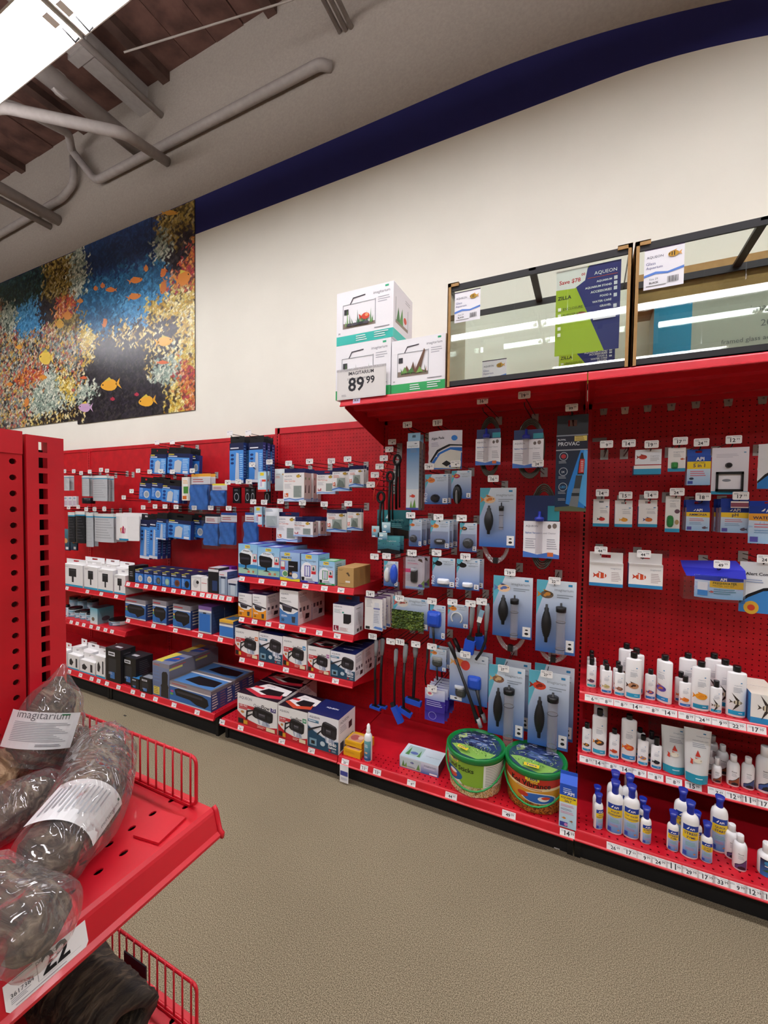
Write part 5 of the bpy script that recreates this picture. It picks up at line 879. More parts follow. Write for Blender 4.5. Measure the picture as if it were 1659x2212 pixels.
hang('tall dark vacuum cleaner box with a bright blue picture', 1200, 1268, 941, 1104, YC, .05, [('g', 0, 0, 1, 1, '#1c3a5e', '#0f1626'), ('p', [(.35, .1), (.95, .02), (1, .8), (.8, .82), (.4, .3)], '#2a8ae0'), ('p', [(.55, .2), (1, .06), (1, .78), (.9, .8)], '#5ab4f4'), ('r', 0, .8, 1, 1, '#10122a'), ('r', 0, .985, 1, 1, '#8a8f98'), ('r', 0, .795, 1, .81, '#a8adb4'), ('t', 'FLUVAL', .05, .93, .26, '#d8dce2', True), ('t', 'PROVAC', .06, .86, .68, '#c9cdd4', True), ('r', .58, .915, .97, .98, '#e2cf6a'), ('l', .61, .965, .32, 3, .02, '#7a5a2a'),
      ('p', [(.80, .76), (.86, .76), (.92, .62), (.9, .48), (.7, .48), (.74, .64)], '#1a1c20'), ('p', [(.78, .68), (.92, .68), (.9, .5), (.73, .5)], '#d8302c')]+[('r', .8, .52+.025*i, .88, .53+.025*i, '#f0dcd8') for i in range(6)]+[('p', [(.66, .47), (.86, .47), (.8, .3), (.6, .3)], '#3f464c'), ('p', [(.58, .3), (.8, .3), (.74, .06), (.46, .06)], '#7d848a'), ('p', [(.54, .24), (.78, .24), (.78, .2), (.53, .2)], '#2c3238'), ('p', [(0, 0), (1, 0), (1, .04), (.5, .07), (0, .05)], '#5f6a50')]
     +[('o', .25, y, .14, .055, .12, '#c9d2dc') for y in (.72, .52, .32)]+[('e', .25, .72, .08, .03, '#b8303a'), ('t', '2X', .19, .505, .11, '#d9dee4', True), ('t', 'LED', .16, .305, .18, '#4aa8e8', True)]+[('l', .1, y, .3, 2, .018, '#aeb8c4') for y in (.65, .45, .25, .16)], [('r', 0, 0, 1, 1, '#2a6ab0')], (), ('#12203a', '#1c4a86', '#111'), tab=('#14161c', .1, .4), name='vacuum_box'); hook(1235, 881, YH, '99', 'the tall vacuum box', .05)
# upper left
hang('tall narrow pale blue tool box with a red fish and plants', 878, 905, 954, 1101, YC, .045, [('g', 0, 0, 1, 1, '#e9eef2', '#dfe8ee'), ('g', .0, .3, 1, .9, '#c9dcec', '#3f7fb8'), ('t', 'imagitarium', .1, .92, .8, '#8a95a2'), ('r', .62, .96, .8, .97, '#2a3f5a'), ('l', .3, .88, .6, 3, .02, '#7d8aa0'), ('f', .55, .2, .55, '#dd4a34', '#c8302a', 1), ('p', [(.3, .02), (.4, .14), (.5, .03), (.7, .16), (.8, .02)], '#6fa04a'), ('r', 0, .0, 1, .03, '#4a4fa8')], [('l', .1, .8, .7, 10, .06, '#7a8a90')], (), ('#dde8f0', '#a8b4b0', '#5a9ac4'), tab=('#8fbcd8', .05, .3), name='tool_box', behind=1, gap=.01); hook(881, 918, YH, '14', 'the tall pale blue tool box')
pouch('white and blue zip bag of algae pads', 926, 998, 934, 1015, YC, .03, [('r', 0, .62, 1, 1, '#dcdce4'), ('p', [(0, 0), (1, 0), (1, .56), (.7, .56), (.35, .42), (.1, .16)], '#2f6fc4'), ('p', [(.12, .04), (.96, .0), (.98, .46), (.7, .5), (.4, .38)], '#dcdcd2'), ('p', [(.1, .18), (.35, .45), (.7, .6), (1, .6), (1, .63), (.66, .64), (.3, .5), (.06, .22)], '#1a1b22'), ('t', 'Algae Pads', .1, .78, .42, '#4a4d58', True), ('e', .8, .8, .08, .07, '#3f86d8'), ('l', .1, .68, .3, 3, .04, '#a9a9c0'), ('p', [(.46, .14), (.6, .06), (.74, .14), (.6, .22)], '#25252b'), ('r', .68, .04, .92, .1, '#2a5fb8')], '#d8d8de', group=None, name='zip_bag'); hook(946, 913.6, YH, '11', 'the zip bag of algae pads')
def cardwith(label, x0, x1, yt, yb, Yf, ops, obj=None, behind=0, step=.02, name='blister_card', group=None, ry=0, cols=('#e9edf2', '#dfe3e8', '#dfe3e8')):
    t = hang(label, x0, x1, yt, yb, Yf, .0015, ops, (), (), cols, None, group, 0, name=name, cat='blister card', ry=ry)
    if behind: t['label'] = label+', frontmost'
    if obj:
        bb = t.children[0].bound_box; w = max(v[0] for v in bb); h = max(v[2] for v in bb); obj(t, w, h)
    for k in range(behind): dup(t, (t.location.x+.012*(k+1), t.location.y+step*(k+1), t.location.z+.003*(k+1)), behind_label(label, k), random.uniform(-.06, .06))
    return t
def lump(nm, cx, cz, rx, rz, ry, col, sq=4):           # rounded moulded object standing proud of a card
    def f(t, w, h):
        V = []; n = 12
        prof = [(0, 1.0), (.5, .95), (.8, .7), (.95, .35), (1, 0)]
        m = MB(); rings = []
        for k, (q, d) in enumerate(prof[1:]):
            rings.append([(w*cx+w*rx*q*math.copysign(abs(math.cos(i*2*math.pi/n))**(2/sq), math.cos(i*2*math.pi/n)), -ry*d-.001, h*cz+h*rz*q*math.copysign(abs(math.sin(i*2*math.pi/n))**(2/sq), math.sin(i*2*math.pi/n))) for i in range(n)])
        m.poly(rings[0], col)
        for a, b in zip(rings[:-1], rings[1:]):
            for i in range(n): m.poly([a[i], a[(i+1) % n], b[(i+1) % n], b[i]], col, True)
        m.build(nm, vc(.35), t)
    return f
def both(*fs): return lambda t, w, h: [f(t, w, h) for f in fs]
blist = lambda t, w, h: MB().box(w*.06, w*.94, -.028, -.001, h*.06, h*.62).build('clear_blister', CLEAR, t)
cardwith('blue card with a round black pump and an orange goldfish', 918, 968, 1025, 1089, YC, imagcard('#e2843a', True), lump('pump', .46, .2, .2, .14, .03, '#232427', 2), 1, .03); hook(928, 1008, YH, '19', 'the round pump card')
cardwith('blue card with a black and grey glass scraper', 975, 1018, 1017, 1077, YC, imagcard('#c2305a', False, '#e8a83a'), both(lump('scraper_head', .32, .16, .24, .36, .02, '#131316', 2), lump('grip', .32, .08, .07, .28, .03, '#8b9094', 3))); hook(985, 1002, YH, '4', 'the glass scraper card')
cardwith('small blister card with a grey air pump at the left', 884, 911, 1122, 1180, YC, imagcard('#dd7a3a'), both(lump('magnet', .35, .3, .3, .14, .02, '#3a3c40', 2), blist), 2, .05); hook(888, 1113, YH, '14', 'the left magnet cleaner card')
cardwith('blister card with a grey and black slanted magnet cleaner', 930, 971, 1124, 1184, YC, imagcard('#e0a050'), both(lump('magnet', .5, .26, .3, .1, .022, '#26272b', 3), lump('magnet_face', .52, .28, .2, .05, .027, '#a8acb0', 3), blist), 2, .04); hook(948, 1117, YH, '24', 'the slanted magnet cleaner card')
cardwith('blister card with a large dark magnet cleaner and a dark fish', 993, 1030, 1129, 1191, YC, imagcard('#3a3f48', False, '#d9843a'), both(lump('magnet', .5, .3, .32, .18, .025, '#3a3e3f', 2), blist)); hook(998, 1119, YH, '34', 'the dark magnet cleaner card')
# row three
cardwith('narrow card with a white and a blue brush pad', 829, 860, 1211, 1265, YC, imagcard('#d9d9de', False, '#b9c4cc'), both(lump('white_pad', .25, .45, .2, .3, .02, '#d8d8d4', 2), lump('blue_pad', .72, .5, .26, .4, .022, '#2c55c8', 2))); hook(810, 1202, YH, '3', 'nothing, beside the brush pads'); hook(836, 1201, YH, '2', 'the white and blue brush pads')
cardwith('white blister card with a silver and black magnet scraper', 876, 917, 1202, 1269, YC, [('r', 0, 0, 1, 1, '#f0e9ee'), ('t', 'AQUEON', .1, .86, .4, NAVY), ('l', .1, .8, .7, 2, .03, '#d86a8a'), ('r', 0, .5, .3, .62, '#e0447a'), ('l', .05, .44, .25, 8, .03, '#b4aab4'), ('p', [(.5, .0), (1, 0), (1, .3), (.8, .14)], '#7fa058'), ('e', .8, .1, .12, .05, '#5a3f98'), ('r', 0, 0, 1, .05, '#8fb4e0'), ('p', [(.65, .9), (.9, .84), (.86, .94), (.7, .96)], '#4a3428')], both(lump('magnet_scraper', .48, .42, .18, .24, .03, '#17181b', 5), lump('silver_top', .48, .6, .17, .05, .033, '#b8bcc0', 4), lambda t, w, h: MB().box(0, w, -.034, -.0005, 0, h).build('clear_blister', CLEAR, t)), 1, .06); hook(891, 1194, YH, '14', 'the white magnet scraper card')
cardwith('card with a black fish and a white wave maker block', 934, 983, 1203.5, 1266, YC, imagcard('#141418', True, '#18181c'), lump('white_block', .5, .2, .27, .1, .03, '#e4e7ea', 5)); hook(944, 1194, YH, '26', 'the larger white block card')
cardwith('card with a black fish and a small white block', 986, 1036, 1207, 1272, YC, imagcard('#16161a', True, '#1a1a1e'), lump('white_block', .5, .17, .23, .08, .03, '#e4e7ea', 5), 1, .05); hook(1006, 1202, YH, '19', 'the smaller white block card')
# row four
t_ = hang('white sealant tube card in a row of six', 788, 826, 1288, 1358, YH-.012, .012, [('r', 0, 0, 1, 1, '#eceae8'), ('l', .08, .9, .35, 6, .04, '#a8a8b0'), ('p', [(.46, .08), (.94, .08), (.8, .84), (.56, .84)], '#d9dde4'), ('r', .5, .64, .86, .68, '#6a72b0'), ('t', 'AQUEON', .54, .56, .24, NAVY), ('l', .52, .48, .3, 6, .05, '#98a0b4'), ('r', .06, .02, .3, .1, '#222'), ('p', [(.5, .06), (1, .02), (1, .1), (.6, .12)], '#5f8ad0'), ('r', 0, .97, 1, 1, '#5a3a6a')], [('l', .1, .8, .7, 6, .1, '#9aa4c0')], (), ('#eceae8', '#d9d7da', '#5a3f6e'), behind=5, step=.055, name='sealant_card', group='sealant tube cards'); hook(801, 1282, YH-.04, '14', 'the row of sealant tubes')
def moss(t, w, h):
    rr = random.Random(2); n, m = 26, 16; V = [(w*.9*i/n, -.012-rr.uniform(0, .012), -h*.02+h*.62*j/m) for j in range(m+1) for i in range(n+1)]; F = [(j*(n+1)+i, j*(n+1)+i+1, (j+1)*(n+1)+i+1, (j+1)*(n+1)+i) for j in range(m) for i in range(n)]
    MB().add(V, F, [rr.choice(['#41561f', '#55692a', '#33461a', '#6a7a34', '#2c3c18']) for _ in F]).build('moss_mat', PM, t)
cardwith('wide card holding a mat of green moss', 849, 926, 1287, 1352, YC, imagcard('#d8d2c8', False, '#c8605a'), moss); hook(864, 1292, YH, '17', 'the green moss card')
cardwith('narrow card with a large blue sponge on a black stick', 928, 962, 1305, 1378, YC, imagcard('#d8543a'), both(lump('sponge', .3, .58, .46, .25, .03, '#2250c4', 5), lambda t, w, h: MB().tube([(w*.3, -.02, h*.36), (w*.4, -.018, -h*.25)], [.008, .005], 8, '#161618').build('stick', vc(.4), t))); hook(934, 1298, YH, '3', 'the blue sponge card')
cardwith('card with a round white hose loop', 967, 1012, 1303, 1353, YC, imagcard('#e8983a'), lambda t, w, h: MB().tube([(w*.46+w*.26*math.cos(a), -.008, h*.42+h*.24*math.sin(a)) for a in np.linspace(-.8, 3.9, 18)], .004, 7, '#d4d8d6').build('hose_loop', vc(.3), t)); hook(978, 1300, YH, '4', 'the hose loop card')
def brushtool(label, pts, Yf, handle, head, R=.0105, hcol='#8f9498', nm='scrubbing_tool', headcol='#2250c0'):
    """pts: image points handle top -> neck -> shaft end; handle: fraction that is grey; head: (dx, dz, w, h) block"""
    P = [Vector(onY(u, v, Yf)) for u, v in pts]; o = P[0]; Q = [p-o for p in P]; t = thing(nm, label, 'tool', o, 0, 'long handled scrubbing tools')
    MB().tube([Q[0]+Vector((0, .0, .0)), Q[0].lerp(Q[1], .12), Q[0].lerp(Q[1], .6), Q[1]], [R*.7, R*1.25, R*1.2, R*.8], 10, hcol).build('grip', vc(.45), t)
    MB().tube([Q[0]+Vector((0, .0075, .002)), Q[0].lerp(Q[1], .5)+Vector((0, .0075, 0)), Q[1]+Vector((0, .004, 0))], R*.95, 8, '#131315').build('grip_back', vc(.5), t)
    MB().tube([Q[1]]+Q[2:], R*.72, 8, '#141416').build('shaft', vc(.45), t)
    if head:
        dx, dz, w, h, a = head; e = Q[-1]; m = MB().box(-w/2, w/2, -.014, .014, -h/2, h/2, headcol); m.xf(Matrix.Translation(e+Vector((dx, 0, dz))) @ Matrix.Rotation(a, 4, 'Y')); m.build('brush_head', PM, t)
        MB().box(-w*.36, w*.36, -.008, .008, h*.3, h*.75, '#151517').xf(Matrix.Translation(e+Vector((dx, 0, dz))) @ Matrix.Rotation(a, 4, 'Y')).build('head_holder', vc(.5), t)
    return t
brushtool('grey handled scraper with a blue head hanging above the large kit card', [(1021, 1309), (1018, 1356), (1014, 1385)], YH+.0, .5, (.0, -.03, .055, .075, .15)); hook(1017, 1303, YH-.03, '4', 'the grey scraper with a blue head')
brushtool('second grey handled scraper with a blue head, behind the first', [(1036, 1307), (1034, 1352), (1034, 1376)], YH+.07, .5, (.01, -.03, .05, .07, -.2))
brushtool('grey and black scraper with a thin curved wire, right of the blue heads', [(1053, 1304), (1050, 1362), (1049, 1384), (1040, 1408), (1028, 1425)], YH, .5, None, .0105); hook(1041, 1299, YH-.03, '4', 'the scraper with a curved wire')
MB().box(-.012, .012, -.001, .001, -.07, 0, '#8fb8d0').box(-.012, .012, -.0016, -.001, -.07, -.04, '#ecebe6').xf(Matrix.Rotation(.25, 4, 'Y')).build('card', PV, tag(link('swing_tag', None, None, onY(1042, 1318, YH-.012)), 'small slanted swing tag between the grey scrapers', 'tag'))
# lowest tool row
brushtool('leftmost long black scraper with a grey grip and flat blue pad', [(813, 1382), (812, 1417), (810, 1455), (811, 1524)], YH+.02, .4, (.0, -.012, .07, .014, .1)); hook(806, 1374, YH, '11', 'the leftmost long scraper')
brushtool('second long black scraper with a grey grip and ribbed shaft', [(827, 1379), (825, 1415), (823, 1455), (822, 1522)], YH+.07, .4, (.012, -.01, .06, .014, .0), .0115)
brushtool('long black scraper ending in a large blue T shaped head', [(856, 1402), (854, 1440), (852, 1480), (852, 1524)], YH+.02, .4, (.02, -.05, .035, .1, -.5), .010); hook(845, 1385, YH, '9', 'the scraper with the T shaped head')
brushtool('long black scraper with a bent shaft and blue bar head', [(877, 1391), (874, 1431), (871, 1480), (872, 1530)], YH+.04, .4, (.01, -.02, .085, .026, .35), .012); hook(865, 1386, YH, '11', 'the scraper with a blue bar head')
brushtool('thick black scraper with a blue pad under a black foot', [(898, 1393), (897, 1420), (895, 1460), (893, 1505)], YH+.06, .3, (.0, -.03, .1, .03, .1), .013); hook(899, 1391, YH, '4', 'the thick black scraper')
brushtool('thin black stick scraper beside the small scraper card', [(924, 1398), (922, 1432), (918, 1460), (920, 1480)], YH+.1, .2, None, .006, '#4a4d50')
cardwith('small card with a silver blade scraper', 929, 964, 1399, 1446, YC, imagcard('#e0944a'), both(lump('blade', .45, .55, .32, .09, .012, '#9a9e9c', 5), lump('scraper_body', .45, .36, .32, .16, .014, '#3c403c', 3), lambda t, w, h: MB().tube([(w*.45, -.008, h*.22), (w*.5, -.006, -h*.4)], .005, 8, '#171719').build('stick', vc(.4), t)), 1, .05); hook(934, 1396, YH, '4', 'the blade scraper card')
def kitobj(t, w, h):
    MB().tube([(0, -.03, h*1.22), (w*.12, -.03, h*1.05), (w*.2, -.03, h*.9)], [.012, .013, .008], 10, '#161618').build('handle', vc(.4), t)
    MB().tube([(w*.2, -.03, h*.9), (w*.62, -.03, h*.1), (w*.80, -.03, -.02-h*.2)], [.008, .009, .013], 10, '#161618').build('pole', vc(.4), t)
    MB().tube([(w*.80, -.032, -h*.2), (w*.88, -.032, -h*.36)], [.013, .011], 10, '#9a9ea0').build('grip', vc(.4), t)
    lump('blue_sponge', .66, .45, .18, .14, .028, '#2250c0', 5)(t, w, h); lump('blade', .28, .3, .14, .035, .02, '#c9ccd0', 5)(t, w, h); lump('scraper_body', .31, .2, .15, .1, .02, '#3f423f', 3)(t, w, h)
    MB().tube([(w*.74, -.014, h*.34), (w*.84, -.012, h*.02), (w*.86, -.012, -h*.12)], [.01, .006, .007], 8, '#18181a').build('brush_stick', vc(.4), t)
cardwith('large cleaning kit card crossed by a long black pole', 971, 1054, 1406, 1511, YC+.01, [('g', 0, 0, 1, 1, '#2a5fae', '#dbe4ec'), ('f', .26, .8, .5, '#e88a4a', '#e0b06a', 1), ('e', .42, .76, .12, .1, '#d8443a'), ('t', 'imagitarium', .66, .84, .28, '#8a95a2'), ('r', .84, .9, .9, .92, '#2a4f6a'), ('r', .03, .02, .34, .1, '#eef0f2'), ('e', .18, .06, .04, .015, '#222')], kitobj, 1, .065, name='cleaning_kit'); hook(1006, 1413, YH-.02, '22', 'the large cleaning kit')
pouch('purple bag in a stack of six below the blade scraper', 918, 961, 1484, 1553, YH-.01, .004, [('r', 0, 0, 1, .66, '#3a2a94'), ('g', 0, .0, 1, .3, '#4a3ab0', '#2f2280'), ('g', 0, .66, 1, 1, '#8f9ad0', '#dfe3f0'), ('e', .25, .85, .18, .08, '#e8ece8'), ('e', .25, .85, .1, .04, '#d86a7a'), ('l', .08, .6, .8, 3, .06, '#b9b4ec'), ('o', .4, .18, .2, .12, .1, '#9a94e0')], '#4a3fa0', group='purple bags', behind=5, step=.035, name='purple_bag'); hook(934, 1486, YH-.035, '4', 'the stack of purple bags')
# teal bags and black loops at the left upright
pouch('wide teal bag of planting gravel behind the black loops', 815, 888, 1101, 1160, 2.42, .03, [('g', 0, 0, 1, 1, '#12333c', '#3f9aa4'), ('t', 'imagitarium', .4, .62, .4, '#8fd0d4'), ('p', [(0, 0), (1, 0), (1, .25), (.5, .4), (0, .3)], '#2a2220'), ('p', [(.3, .7), (.4, .9), (.44, .7)], '#d8eef0'), ('l', .5, .5, .3, 3, .06, '#7fc4c8')], '#1f5a66', name='teal_bag')
pouch('small teal bag with a dark bottom, lowest under the loops', 816, 864, 1157, 1194, YH+.05, .012, [('g', 0, 0, 1, 1, '#183a58', '#5fb0b8'), ('p', [(0, 0), (1, 0), (1, .2), (.5, .3), (0, .2)], '#1c1c22'), ('t', 'imagitarium', .45, .7, .4, '#d0e8ec'), ('r', .0, .02, .16, .12, '#eee')], '#2a5a78', behind=1, step=.05, name='teal_bag')
for i, (a, b, c, d, l) in enumerate([(803, 819, 1136, 1160, 'tiny fish card at the far left under the loops'), (825, 843, 1128, 1150, 'tiny pale blue card between the loops'), (816, 836, 1150, 1165, 'tiny teal card under the lowest loop')]):
    cardwith(l, a, b, c, d, YH+.0, [('g', 0, 0, 1, 1, '#2f6f94', '#bfe0e4'), ('e', .4, .6, .2, .15, '#d86a4a' if i == 0 else '#e6f0f0'), ('r', .1, .04, .5, .14, '#f0f0ee')])
for i, (u, v, w_, l) in enumerate([(858, 986, 1100, 'highest'), (843, 1022, 1126, 'middle'), (823, 1066, 1152, 'lowest')]):
    Yl = (2.44, 2.36, YH+.03)[i]; c = Vector(onY(u, v, Yl)); e = Vector(onY(u-2, w_, Yl))-c; t = thing('tie_loop', '%s black looped planting tongs hanging beside the upright' % l, 'tongs', c, 0, 'black looped tongs')
    MB().tube([(.022*math.cos(a), 0, -.022+.03*math.sin(a)) for a in np.linspace(-2.2, 5.3, 20)], .0085, 8, '#121213').build('loop', vc(.6), t); MB().tube([(0, 0, -.055), e*.6+Vector((-.004, 0, 0)), e], .009, 8, '#131314').build('arm', vc(.6), t); MB().tube([(.014, .004, -.05), e+Vector((.02, .004, .01))], .006, 8, '#171718').build('arm', vc(.6), t)
for (u, v, p, l) in [(848, 955, '4', 'the highest black tongs'), (842, 971, '4', 'nothing, second in the slanted column of tags'), (830, 990, '4', 'the middle black tongs'), (821, 1008, '3', 'nothing, fourth in the slanted column of tags'), (811, 1026, '3', 'nothing, fifth in the slanted column of tags'), (802, 1047, '4', 'the lowest black tongs')]:
    Yy = 2.46-(v-955)*.0024; hook(u, v, Yy, p, l)
MB().tube([Vector(onY(857, 958, YP-.02)), Vector(onY(833, 1010, 2.42)), Vector(onY(809, 1058, YH)), Vector(onY(807, 1082, YH))], .0035, 8).build('rod', mat('#d8381f', .4), tag(link('slanted_rod', None), 'slanted orange red wire rod beside the black tongs', 'rod'))
# ---------------------------------------------------------------- section D: test kits on pegs
YD = 2.30; YDp = YD+.02
for i, (u, v) in enumerate([(1304, 886), (1350, 884), (1399, 879), (1450, 876), (1503, 871), (1573, 866), (1647, 861)]):
    t = thing('hook_plate', 'bare grey hook plate, number %s from the left in the top row' % ['one', 'two', 'three', 'four', 'five', 'six', 'seven'][i], 'hook plate', onY(u, v, YP), 0, 'bare hook plates')
    MB().poly([(-.02, -.002, .018), (.02, -.002, .018), (.014, -.002, -.026), (-.014, -.002, -.026)], '#fff').box(-.016, .016, -.003, -.0005, -.02, .016).build('plate', mat('#a8a8a4', .4, .3) if i != 1 else mat('#d6d2c4', .5), t); MB().tube([(0, -.003, 0), (0, -.02, .0), (0, -.022, -.01)], .0022, 6).build('stub', STEEL, t)
hook(1310, 960, YD, '999', 'bare peg hook, the farther left of two beside the discus box', empty=True); hook(1358, 958, YD, '1499', 'bare peg hook, the nearer of two left of the discus box', empty=True)
WB = ('#f1efec', '#2f78a8', '#f4f2ee')
hang('white box with a red discus fish and a step front', 1369, 1428, 1006, 1025, YDp, .07, [('r', 0, 0, 1, .62, '#2f9ac4')], (), (), WB, name='discus_box')
cardwith('white header card with a red discus fish above the step box', 1372, 1429, 972, 1004, YDp+.005, [('f', .3, .5, .5, '#c23a2a', '#8a2a20', 1), ('t', 'imagitarium', .58, .52, .34, '#8a93a0'), ('l', .58, .4, .34, 3, .09, '#b4b4b8')]); hook(1407, 960, YD, '1999', 'the red discus box')
cardwith('white and teal card with a small green plant jar', 1443, 1481, 968, 1019, YDp, [('r', 0, 0, 1, 1, '#f1efec'), ('r', 0, 0, 1, .14, '#2f9ac4'), ('t', 'imagitarium', .3, .8, .6, '#8a93a0'), ('l', .3, .72, .5, 3, .05, '#b4b4b8'), ('f', .8, .52, .3, '#c9603a', '#a8402a', -1)], lump('plant_jar', .38, .26, .2, .14, .02, '#3a9a4a', 5)); hook(1469, 953, YD, '1799', 'the green plant jar card')
hang('blue and yellow test strip box reading 5 in 1', 1484, 1535, 985, 1048, YDp, .04, [('g', 0, 0, 1, 1, '#9cc6ea', '#eef2f6'), ('r', 0, .8, 1, 1, '#1f4fb0'), ('t', 'API', .36, .83, .36, '#fff', True), ('r', 0, .55, 1, .8, '#f2d21f'), ('t', 'TEST STRIPS', .26, .73, .5, '#3a3a2a'), ('t', '5 in 1', .26, .61, .5, '#26306a', True), ('l', .14, .45, .7, 3, .07, '#d86a80'), ('r', .04, .04, .26, .14, '#3a4fa8'), ('e', .2, .22, .1, .04, '#25304a')], (), (), ('#eef2f6', '#a8b4d8', '#1f4fb0'), tab=('#2456b8', .03, .3), name='test_kit_box'); hook(1514.5, 956, YD, '2499', 'the test strip box')
def ring(t, w, h):
    m = MB(); a = .012
    for b in ((.12, .86, .06, .11), (.12, .86, .43, .48)): m.box(w*b[0], w*b[1], -a, -.001, h*b[2]+0, h*b[3], '#151518')
    for b in ((.12, .18), (.80, .86)): m.box(w*b[0], w*b[1], -a, -.001, h*.06, h*.48, '#151518')
    m.build('ring_frame', vc(.35), t); lump('suction_cup', .46, .62, .1, .06, .02, '#17171a', 2)(t, w, h)
cardwith('large white and teal card with a black square feeding ring', 1537, 1617, 968, 1068, YDp, [('r', 0, 0, 1, 1, '#e9e7ee'), ('r', 0, 0, 1, .07, '#2f9ac4'), ('r', .2, .12, .78, .42, '#f4f2f6'), ('e', .42, .3, .12, .03, '#8a8f9a'), ('l', .12, .85, .6, 3, .03, '#c9c6d2'), ('r', .86, .88, .92, .9, '#3a86b8')], ring); hook(1584, 950, YD, '1299', 'the feeding ring card')
pouch('white and blue alert bag cut by the right picture edge', 1637, 1720, 960, 1056, YDp, .01, [('r', 0, 0, 1, 1, '#e9eaee'), ('p', [(0, 0), (1, 0), (1, .5), (.5, .42), (.2, .26), (0, .12)], '#2f7fc8'), ('p', [(0, .12), (.2, .26), (.5, .42), (1, .5), (1, .56), (.5, .48), (.18, .32), (0, .17)], '#1c1d24'), ('t', 'Ammonia', .3, .82, .6, '#4a4d58', True), ('t', 'Alert', .3, .72, .35, '#4a4d58', True)], '#e4e6ea', name='alert_bag'); hook(1690, 945, YD, '1799', 'the cut off alert bag')
for lb, x0, x1, yt, yb, f, f2, tg, hl in [('small white box with a red fancy goldfish', 1281, 1316, 1092, 1137, '#d8342a', '#2a1a18', (1301, 1064.5, '1499'), 'the red goldfish box'), ('small white box with a yellow fish', 1328, 1366, 1095, 1138, '#f0a83a', '#e8b85a', (1351, 1070, '1599'), 'the yellow fish box'), ('small white box with a blue and orange fish', 1379, 1420, 1094, 1138, '#d87a3a', '#4a4f8a', (1406, 1068.7, '1499'), 'the blue and orange fish box')]:
    hang(lb, x0, x1, yt, yb, YDp, .05, imagbox(f, f2), [('g', 0, 0, 1, 1, '#2a5f9a', '#3f7fb4')], (), WB, tab=('#f1efec', .032, .3), name='care_box'); hook(*tg[:2], YD, tg[2], hl)
cardwith('narrow tall card with a green plant and brown fish', 1437, 1469, 1072, 1149, YDp, [('r', 0, 0, 1, 1, '#f0efec'), ('r', 0, 0, 1, .1, '#2f9ac4'), ('t', 'imagitarium', .3, .86, .6, '#8a93a0'), ('l', .3, .78, .5, 3, .04, '#b4b4b8'), ('e', .8, .58, .18, .06, '#6a4a5a'), ('e', .8, .28, .14, .07, '#b89a6a')], lump('green_plant', .34, .3, .24, .17, .02, '#2f8a44', 3)); hook(1462, 1062.5, YD, '2499', 'the narrow green plant card')
AB = ('#eef2f6', '#b0b8cc', '#1f3d98')
hang('blue and yellow ammonia test kit box', 1482, 1533, 1096, 1146, YDp, .035, apibox('AMMONIA'), (), (), AB, tab=('#1f3d98', .035, .3), name='test_kit_box', behind=1, gap=.02); hook(1518, 1073, YD, '1899', 'the ammonia kits')
hang('wide blue and yellow acidity test kit box', 1557, 1619, 1096, 1150, YDp, .035, apibox('pH'), (), (), AB, tab=('#1f3d98', .04, .3), name='test_kit_box', behind=2, gap=.015); hook(1599, 1071, YD, '1799', 'the acidity test kits')
MB().box(-.03, .03, -.0006, .0006, -.028, 0, '#e8e0d8').box(-.03, .03, -.0012, -.0006, -.024, -.006, '#8a4a5a').build('card', PM, tag(link('shelf_talker', None, None, onY(1598, 1083, YD-.012)), 'small maroon striped card under the 17.99 price tag', 'card'))
pouch('large blue and orange water test bag cut by the picture edge', 1617, 1700, 1082, 1173, YDp-.03, .012, apibox('WATER TEST', '#f0a83a'), '#a8c8e8', name='test_bag', header=('#1f3fa0', .12)); 
for lb, x0, x1, yt, yb, tg, hl in [('white box with a clownfish, left of the clownfish pair', 1273, 1346, 1214, 1264, (1298, 1188, '4499'), 'the left clownfish box'), ('white box with a clownfish, right of the clownfish pair', 1358, 1432, 1217, 1268, (1390.5, 1196, '4499'), 'the right clownfish box')]:
    hang(lb, x0, x1, yt, yb, YDp, .075, [('r', 0, 0, 1, 1, '#f1efec'), ('r', 0, 0, 1, .14, '#2f86bc'), ('f', .36, .46, .5, '#d8502a', '#c23a20', 1), ('r', .3, .36, .34, .58, '#f4f0ea'), ('r', .44, .38, .47, .56, '#f4f0ea'), ('l', .66, .6, .28, 6, .07, '#b8a8a8'), ('t', 'imagitarium', .64, .76, .3, '#8a93a0'), ('p', [(0, .9), (1, .9), (1, 1), (0, 1)], '#d8d2ce')], [('g', 0, 0, 1, 1, '#2a5f9a', '#3f7fb4')], (), WB, tab=('#f1efec', .05, .5), name='clownfish_box'); hook(*tg[:2], YD, tg[2], hl)
for i, (u, v) in enumerate([(1335, 1192), (1429, 1197)]): MB().box(-.034, .034, -.002, .0, -.019, .019).build('sleeve', CLEAR, tag(link('empty_tag_sleeve', None, None, onY(u, v, YP-.004)), 'empty clear tag sleeve %s clownfish box' % ('beside the left', 'beside the right')[i], 'tag sleeve'))
MB().box(-.035, .035, -.003, .0, -.01, .01).build('sleeve', mat('#9a98a0', .3), tag(link('empty_tag_sleeve', None, None, onY(1295, 950, YP-.003)), 'flat grey empty tag sleeve above the bare hooks', 'tag sleeve'))
